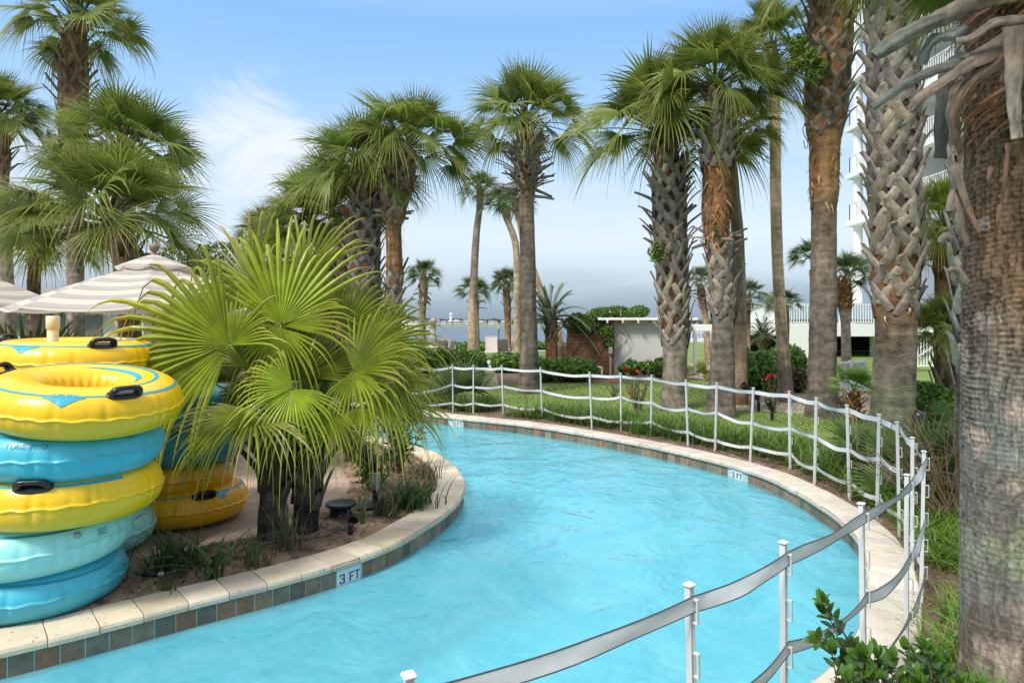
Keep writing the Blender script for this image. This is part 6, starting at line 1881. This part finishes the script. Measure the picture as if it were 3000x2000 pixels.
    b = MB(); b.box((0, -.088, 1.572), (.042, .01, .008), None, .002); b.build('mouth', mat('lips', col=(.35, .12, .10), rough=.5), root)


person()

# ------------------------------------------------------------------ sunloungers and beach furniture
M_LOUNGE = mat('taupe_sling', col=(.50, .44, .42), rough=.7)
M_LFRAME = mat('taupe_plastic', col=(.46, .41, .39), rough=.5)


def lounger(label, px, Y, rz, m1=M_LOUNGE, m2=M_LFRAME, sc=1.0):
    root = thing('sun_lounger', label, 'sun lounger', (PX(px, Y), Y, -.02), rz, 'sunloungers by the beach hedge'); root.scale = (sc, sc, sc)
    for s in (-1, 1):
        b = MB(); b.tube(catmull([[.33 * s, -1.15, .30], [.33 * s, 0, .33], [.33 * s, .8, .31]], .2), .03, 8); b.build('side_rail', m2, root)
        for y in (-.95, .55):
            b = MB(); b.tube(catmull([[.33 * s, y, .30], [.36 * s, y - .04, .15], [.37 * s, y - .09, 0]], .06), .026, 8); b.build('leg', m2, root)
    b = MB(); b.box((0, -.45, .335), (.60, 1.35, .03), None, .008); b.build('seat', m1, root)
    R = np.array(Matrix.Rotation(math.radians(62), 3, 'X'))
    b = MB(); b.box(np.array([0, .25, .34]) + R @ np.array([0, .40, 0]), (.58, .82, .03), R, .012)
    b.box(np.array([0, .25, .34]) + R @ np.array([.30, .40, 0]), (.045, .86, .05), R, .01); b.box(np.array([0, .25, .34]) + R @ np.array([-.30, .40, 0]), (.045, .86, .05), R, .01)
    b.box(np.array([0, .25, .34]) + R @ np.array([0, .84, 0]), (.62, .06, .05), R, .01)
    b.build('backrest', m1, root)
    return root


lounger('taupe sun lounger turned sideways, leftmost of the three by the beach hedge', 1335, 33, 1.0)
lounger('taupe sun lounger facing the gap in the hedge, middle of the three', 1440, 35.5, 0.05)
lounger('taupe sun lounger partly behind the pale palm trunk', 1497, 36, -.12)


def sling_chair(label, px, Y, rz):
    root = thing('dark_chair', label, 'chair', (PX(px, Y), Y, -.02), rz, 'dark brown chairs on the beach deck')
    for sx in (-1, 1):
        for sy in (-1, 1):
            b = MB(); b.tube([[.28 * sx, .25 * sy, 0], [.27 * sx, .22 * sy, .42]], .02, 6); b.build('leg', M_MESH, root)
        b = MB(); b.tube([[.28 * sx, -.25, .42], [.28 * sx, -.25, .64], [.28 * sx, .28, .64]], .02, 6); b.build('armrest', M_MESH, root)
    b = MB(); b.box((0, 0, .42), (.54, .52, .04), None, .01); b.build('seat', M_MESH, root)
    R = np.array(Matrix.Rotation(math.radians(76), 3, 'X'))
    b = MB(); b.box(np.array([0, .26, .44]) + R @ np.array([0, .28, 0]), (.54, .58, .04), R, .012); b.build('backrest', M_MESH, root)


for k, (px, Y, rz, lab) in enumerate([(1243, 31, .4, 'dark brown chair left of the white table by the sea'), (1290, 32, -.2, 'dark brown chair with its back to the closed umbrella'), (1304, 30.5, -1.1, 'dark brown chair turned to the table, nearest the left lounger'),
                                      (1478, 34, .3, 'low dark chair between two taupe loungers'), (1527, 34, -.6, 'dark chair just left of the smooth grey palm trunk')]):
    sling_chair(lab, px, Y, rz)
tbl = thing('white_table', 'white table under the closed umbrella by the sea', 'table', (PX(1270, 31.5), 31.5, -.02))
b = MB(); b.lathe([(0, .74), (.55, .74), (.55, .70), (0, .70)], 24); b.build('tabletop', M_WHITE, tbl)
for k in range(4):
    b = MB(); b.tube([[.35 * math.cos(k * PI / 2 + .7), .35 * math.sin(k * PI / 2 + .7), 0], [.3 * math.cos(k * PI / 2 + .7), .3 * math.sin(k * PI / 2 + .7), .70]], .03, 6); b.build('leg', M_WHITE, tbl)
cu = thing('closed_umbrella', 'furled striped umbrella standing against the grey sea', 'umbrella', (PX(1269, 31.5), 31.5, -.02))
zt = H + .02 - (857 + 80 - HY) / F * 31.5 + .02; zt = 2.05
b = MB(); b.tube([[0, 0, 0], [0, 0, zt + .06]], .022, 8); b.build('pole', M_UPOLE, cu)
b = MB(); n_ = 24; prof = [(.03, zt), (.16, zt - .10), (.15, zt - .2), (.10, zt - .22), (.115, zt - .6), (.12, zt - .9), (.20, zt - 1.15), (.06, zt - 1.22)]
a = np.linspace(0, 2 * PI, n_ + 1); g = np.stack([np.stack([r_ * (1 + .18 * np.cos(a * 6)) * np.cos(a), r_ * (1 + .18 * np.cos(a * 6)) * np.sin(a), np.full(n_ + 1, z)], -1) for r_, z in prof])
b.grid(g[:, ::-1], np.repeat(np.array([[[.2 + .6 * i / 8, 0, 0]] for i in range(8)]), n_ + 1, 1)); b.build('furled_canopy', M_CANVAS, cu)
# white rail along the beach
wr = thing('beach_rail', 'low white railing along the beach, left of the loungers', 'railing', (PX(1215, 44), 44, -.02))
b = MB(); railing(b, (0, 0, 0), (2.6, 0, 0), .55, .5, .06, .07); b.build('rail', M_WHITE, wr)
lp = thing('lamp_post', 'thin dark lamp post rising above the hedge by the sea', 'lamp post', (PX(1461, 38), 38, -.02))
b = MB(); b.tube([[0, 0, 0], [0, 0, 1.35]], .03, 8); b.build('pole', M_BLACK, lp)
b = MB(); b.lathe([(0, 1.62), (.07, 1.60), (.08, 1.45), (.05, 1.35), (0, 1.35)], 12); b.build('lantern', M_GREY, lp)
# second pool seen through the hedge gap
sp_ = [(PX(1416, 26), 26), (PX(1450, 26), 26), (PX(1452, 31), 31), (PX(1412, 31), 31)]
flat('second_pool_water', sp_, .005, mat('second_pool_water', col=(.10, .42, .50), rough=.08))
c = MB()
for (xa, xb, ya, yb) in ((PX(1408, 25.6), PX(1456, 25.6), 25.6, 25.98), (PX(1405, 31.4), PX(1460, 31.4), 31.02, 31.5)):
    c.box(((xa + xb) / 2, (ya + yb) / 2, .03), (xb - xa, yb - ya, .07), None, .01)
setting(c.build('second_pool_coping', mat('white_coping', col=(.66, .62, .56), rough=.7)))
flat('path', [(PX(1420, 19.5), 19.5), (PX(1462, 19.5), 19.5), (PX(1452, 25.5), 25.5), (PX(1418, 25.5), 25.5)], -.012, mat('chip_path', col=(.34, .26, .20), rough=.95, var=.35, vscale=14))
# dark table and bench behind the leaning palm
dt = thing('dark_table', 'dark outdoor table behind the leaning pale palm', 'table', (PX(1610, 27), 27, -.02))
b = MB(); b.box((0, 0, .72), (1.1, .8, .05), None, .01); b.build('tabletop', M_GREY, dt)
for sx in (-1, 1):
    for sy in (-1, 1):
        b = MB(); b.box((.48 * sx, .33 * sy, .345), (.06, .06, .69)); b.build('leg', M_BLACK, dt)
ut = thing('access_plate', 'dark round lid on the mulch in front of the shed', 'manhole lid', [*G(1752, 1110, -.02)[:2], -.015])
b = MB(); b.lathe([(0, .06), (.26, .06), (.30, .04), (.30, 0)], 24); b.build('lid', mat('dark_lid', col=(.06, .07, .075), rough=.5), ut)

# pier and boats to the right of the shed
pr = thing('pier', 'white railed wooden pier over the water right of the shed', 'pier', (PX(2050, 55), 55, -.02))
b = MB(); b.box((5, 10, -.1), (12, 2, .15)); b.build('deck', mat('pier_boards', col=(.36, .34, .31), rough=.9), pr)
for k in range(9):
    b = MB(); b.tube([[-.6 + k * 1.4, 9.2, -1.9], [-.6 + k * 1.4, 9.2, 1.2 + (k % 3) * .25]], .11, 8); b.build('piling', M_ROOF, pr)
b = MB(); railing(b, (-1, 9.0, 0), (11, 9.0, 0), .9, .3, .05, .07); b.build('railing', M_HOTEL, pr)


def boat(label, px, Y, L, c):
    r = thing('moored_boat', label, 'boat', (PX(px, Y), Y, -1.68), .3, 'boats moored at the pier')
    b = MB(); xs = np.linspace(-1, 1, 12); g = []
    for x in xs:
        w = .5 * (1 - max(0, x) ** 2.5) * (1 - .1 * (x < -.9)); g.append([[x * L / 2, s_ * w * L * .32 * f, z + .12 * max(0, x) ** 2 * L * .3] for s_, f, z in ((-1, 1, .9), (-1, .85, .4), (0, .2, -.2), (1, .85, .4), (1, 1, .9))])
    b.grid(np.array(g)); b.build('hull', c, r)
    b = MB(); b.box((-.05 * L, 0, 1.3), (L * .35, L * .2, .9), None, .1); b.build('cabin', M_WHITE, r)
    b = MB(); b.tube([[0, 0, 1.5], [0, 0, 3.2]], .03, 6); b.build('mast', M_WHITE, r)


boat('white motor boat moored beside the pier, left one', 2052, 74, 5, M_WHITE)
boat('white motor boat moored behind the feather palm', 2190, 78, 6, M_WHITE)
boat('white boat near the hotel end of the pier', 2245, 80, 6, M_HOTEL)

# ------------------------------------------------------------------ far shore: houses, tower, tree line
r = np.random.default_rng(61)
HCOL = [mat('house_%s' % n_, col=c, rough=.8) for n_, c in (('white', (.62, .64, .66)), ('cream', (.55, .52, .46)), ('pink', (.52, .42, .38)), ('grey', (.42, .45, .48)))]
HROOF = [mat('roof_%s' % n_, col=c, rough=.9) for n_, c in (('grey', (.30, .32, .35)), ('rust', (.32, .22, .18)), ('pale', (.5, .52, .54)))]
WORDS = ['white', 'cream', 'pinkish', 'grey']; RW = ['grey', 'rust', 'pale']
hs = [(1222, 16, 7), (1240, 18, 9), (1262, 14, 8), (1280, 18, 10), (1300, 16, 7), (1318, 12, 8), (1337, 20, 9), (1352, 15, 7), (1366, 18, 9), (1385, 12, 6), (1408, 18, 7), (1420, 12, 6), (1440, 20, 8), (1452, 14, 6), (1475, 16, 7), (1640, 18, 8)]
for i, (px, w, h) in enumerate(hs):
    Y = 640 + (i * 37) % 60; ci = i % 4; ri = (i * 2 + i // 3) % 3
    k = Y / F; W = w * k * .95; Hh = h * k * .62
    side = 'left of the white tower' if px < 1318 else 'right of the white tower'
    ords = ['first', 'second', 'third', 'fourth', 'fifth', 'sixth', 'seventh', 'eighth', 'ninth', 'tenth', 'eleventh', 'twelfth']
    n_ = [q for q in hs if (q[0] < 1318) == (px < 1318)]; od = ords[[q[0] for q in n_].index(px)]
    t = thing('shore_house', f'{WORDS[ci]} {RW[ri]}-roofed house across the water, {od} one {side} counting rightwards' , 'house', (PX(px, Y), Y, -.5), 0, 'houses on the far shore')
    b = MB(); b.box((0, 0, Hh / 2 + .6), (W, 8, Hh + 1.2)); b.build('wall', HCOL[ci], t)
    b = MB(); x = W / 2 + .4; z0 = Hh + 1.2; z1 = z0 + h * k * .38
    v = [[-x, -4.5, z0], [x, -4.5, z0], [x, 4.5, z0], [-x, 4.5, z0], [-x * .6, 0, z1], [x * .6, 0, z1]]
    b.addpolys(v, [[0, 1, 5, 4], [2, 3, 4, 5], [1, 2, 5], [3, 0, 4], [3, 2, 1, 0]]); b.build('roof', HROOF[ri], t)
    for q in range(3):
        b = MB(); b.box(((q - 1) * W * .3, -4.05, Hh * .6 + .3), (W * .14, .2, Hh * .45)); b.build('window', HROOF[0], t)
tw = thing('white_tower', 'tall white tower standing on the far shore', 'tower', (PX(1321, 700), 700, -.4))
b = MB(); b.lathe([(1.35, 0), (1.2, 8), (1.15, 9.2)], 16); b.build('shaft', M_HOTEL, tw)
b = MB(); b.lathe([(1.15, 9.2), (1.5, 9.3), (1.5, 10.8), (.9, 11.4), (0, 11.6)], 16); b.build('top', M_HOTEL, tw)
mb = MB(); xs = np.linspace(-700, 700, 260)
top = 3.0 + 2.6 * vnoise(xs * .02, xs * 0, 3) + 1.6 * vnoise(xs * .12, xs * 0, 4)
n_ = 9000; q = r.integers(0, 260, n_)
pts = np.c_[xs[q] + r.uniform(-3, 3, n_), 745 + r.uniform(-8, 8, n_), -.3 + top[q] * r.random(n_) ** .6]
leaf_cloud(mb, pts, np.tile([0, -1.0, .3], (n_, 1)), r, 1.2, (.055, .085, .065), (.10, .13, .10)); setting(mb.build('far_woods', M_SHRUB), 'stuff')

# vines hanging on the stout palm
vn = thing('hanging_vine', 'bright green creeper with a dangling tendril on the stout palm', 'vine', V(1850, 130, 13.0))
r = np.random.default_rng(71); mb = MB()
lob = [(r.uniform(-.25, .35), r.uniform(-.1, .15), r.uniform(-.45, .35), .16, .12, .15) for _ in range(10)]
p, nr = blob_points(r, 1, lob)
L_ = np.array(lob); k = r.integers(0, 10, 1100); d = r.normal(size=(1100, 3)); d /= np.linalg.norm(d, axis=1, keepdims=True); p = L_[k, :3] + d * L_[k, 3:] * r.uniform(.5, 1.15, (1100, 1))
leaf_cloud(mb, p, d, r, .032, (.07, .15, .015), (.20, .27, .03)); mb.build('leaves', M_SHRUB, vn)
b = MB(); b.tube(catmull([[0, 0, -.3], [-.03, 0, -.8], [.03, 0, -1.15], [-.05, 0, -1.4], [.05, 0, -1.65], [0, 0, -1.75], [-.04, 0, -1.6]], .05), .009, 5); b.build('tendril', M_BRANCH, vn)
v2 = thing('creeper', 'small green creeper on the leaf bases of the thick palm', 'vine', V(1510, 580, 14.0)); mb = MB()
d = r.normal(size=(260, 3)); d /= np.linalg.norm(d, axis=1, keepdims=True); leaf_cloud(mb, d * np.array([.22, .08, .26]) * r.uniform(.3, 1, (260, 1)), d, r, .03, (.07, .15, .015), (.18, .25, .03)); mb.build('leaves', M_SHRUB, v2)

# ------------------------------------------------------------------ camera, sun, sky
cam = bpy.data.cameras.new('camera'); co = bpy.data.objects.new('camera', cam); COL.objects.link(co)
co.location = (0, 0, H); co.rotation_euler = (PI / 2, 0, 0)
cam.sensor_width = 36; cam.lens = 24; cam.shift_y = -57 / 3000; cam.clip_start = .05; cam.clip_end = 40000
SC.camera = co
EL, AZ = math.radians(50), math.radians(222)      # azimuth clockwise from +Y: behind the viewer, to the left
sd = Vector((math.sin(AZ) * math.cos(EL), math.cos(AZ) * math.cos(EL), math.sin(EL)))
sl = bpy.data.lights.new('sun', 'SUN'); so = bpy.data.objects.new('sun', sl); COL.objects.link(so)
so.rotation_euler = sd.to_track_quat('Z', 'Y').to_euler(); so.location = (0, -10, 30)
sl.energy = 2.7; sl.angle = math.radians(12); sl.color = (1, .95, .87)


def sky():
    w = bpy.data.worlds.new('World'); SC.world = w; w.use_nodes = True
    nt = w.node_tree; N = nt.nodes; L = nt.links
    bg = N['Background']; bg.inputs['Strength'].default_value = .15
    st = N.new('ShaderNodeTexSky'); st.sky_type = 'NISHITA'; st.sun_disc = False; st.sun_elevation = EL; st.sun_rotation = AZ
    st.air_density = 1.0; st.dust_density = .6; st.ozone_density = 1.6
    tc = N.new('ShaderNodeTexCoord'); sx = N.new('ShaderNodeSeparateXYZ'); L.new(tc.outputs['Generated'], sx.inputs[0])

    def ramp(sock, lo, hi):
        mr = N.new('ShaderNodeMapRange'); mr.interpolation_type = 'SMOOTHSTEP'
        mr.inputs['From Min'].default_value = lo; mr.inputs['From Max'].default_value = hi; L.new(sock, mr.inputs['Value']); return mr.outputs[0]

    def math_(op, a, b):
        m = N.new('ShaderNodeMath'); m.operation = op
        for i, q in enumerate((a, b)):
            if isinstance(q, (int, float)): m.inputs[i].default_value = q
            else: L.new(q, m.inputs[i])
        return m.outputs[0]

    def mix(f, a, b):
        m = N.new('ShaderNodeMix'); m.data_type = 'RGBA'; L.new(f, m.inputs[0])
        for i, q in ((6, a), (7, b)):
            if isinstance(q, tuple): m.inputs[i].default_value = (*q, 1)
            else: L.new(q, m.inputs[i])
        return m.outputs[2]

    def noise(scale, sc3, detail=8, rough=.6, dist=0.0):
        mp = N.new('ShaderNodeMapping'); mp.inputs['Scale'].default_value = sc3; L.new(tc.outputs['Generated'], mp.inputs[0])
        n = N.new('ShaderNodeTexNoise'); n.inputs['Scale'].default_value = scale; n.inputs['Detail'].default_value = detail; n.inputs['Roughness'].default_value = rough; n.inputs['Distortion'].default_value = dist
        L.new(mp.outputs[0], n.inputs[0]); return n.outputs[0]
    z = sx.outputs['Z']
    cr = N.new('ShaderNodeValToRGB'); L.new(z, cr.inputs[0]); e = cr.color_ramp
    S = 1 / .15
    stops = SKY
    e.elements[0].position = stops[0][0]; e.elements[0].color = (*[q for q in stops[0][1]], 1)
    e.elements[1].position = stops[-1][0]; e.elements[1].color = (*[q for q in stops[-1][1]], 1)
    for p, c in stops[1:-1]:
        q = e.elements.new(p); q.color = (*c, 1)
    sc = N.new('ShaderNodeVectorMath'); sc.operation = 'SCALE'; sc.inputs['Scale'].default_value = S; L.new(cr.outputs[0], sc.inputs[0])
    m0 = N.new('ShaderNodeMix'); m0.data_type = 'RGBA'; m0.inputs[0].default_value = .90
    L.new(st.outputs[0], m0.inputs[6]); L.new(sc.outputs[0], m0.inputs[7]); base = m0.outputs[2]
    # thin high haze streaks
    n1 = noise(2.6, (1, 1, 4.5), 9, .62, .6)
    f1 = math_('MULTIPLY', ramp(n1, .46, .72), math_('MULTIPLY', ramp(z, .06, .14), ramp(z, .42, .22)))
    base = mix(math_('MULTIPLY', f1, .62), base, (.55 * S, .60 * S, .66 * S))
    # one bright wispy cloud left of centre
    d = nrm([(745 - 1500) / F, 1, (HY - 445) / F])
    vd = N.new('ShaderNodeVectorMath'); vd.operation = 'DOT_PRODUCT'; L.new(tc.outputs['Generated'], vd.inputs[0]); vd.inputs[1].default_value = tuple(d)
    n2 = noise(6, (1, 1, 2.0), 10, .62, 1.2)
    near = math_('ADD', math_('MULTIPLY', math_('SUBTRACT', 1.0, vd.outputs['Value']), -52.0), math_('ADD', n2, .12))
    base = mix(math_('MULTIPLY', ramp(near, .28, .72), .88), base, (.61 * S, .645 * S, .68 * S))
    # slate storm bank low over the sea
    n3 = noise(3.0, (1, 1, 6), 8, .55, .3)
    top = math_('ADD', math_('MULTIPLY', n3, .10), -.045)
    st_ = math_('SUBTRACT', 1.0, ramp(math_('SUBTRACT', z, top), .005, .075))
    yy = ramp(sx.outputs['Y'], .2, .6)
    base = mix(math_('MULTIPLY', math_('MULTIPLY', st_, yy), .60), base, (.16 * S, .225 * S, .305 * S))
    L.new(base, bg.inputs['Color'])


SKY = [(0.0, (.21, .285, .37)), (.05, (.37, .445, .53)), (.12, (.52, .59, .655)), (.20, (.40, .53, .68)), (.29, (.28, .46, .69)), (.40, (.19, .38, .67)), (.55, (.5, .6, .8)), (.75, (1.05, 1.05, 1.05)), (1.0, (1.05, 1.05, 1.05))]  # overhead stops raised to white, out of view, to add fill light
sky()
SC.view_settings.view_transform = 'Standard'; SC.view_settings.look = 'None'; SC.view_settings.gamma = 1; SC.view_settings.exposure = .6
SC.render.engine = 'CYCLES'
SC.cycles.max_bounces = 8; SC.cycles.transparent_max_bounces = 12; SC.cycles.caustics_reflective = False; SC.cycles.caustics_refractive = False
SC.cycles.sample_clamp_indirect = 6
SC.cycles.use_denoising = True
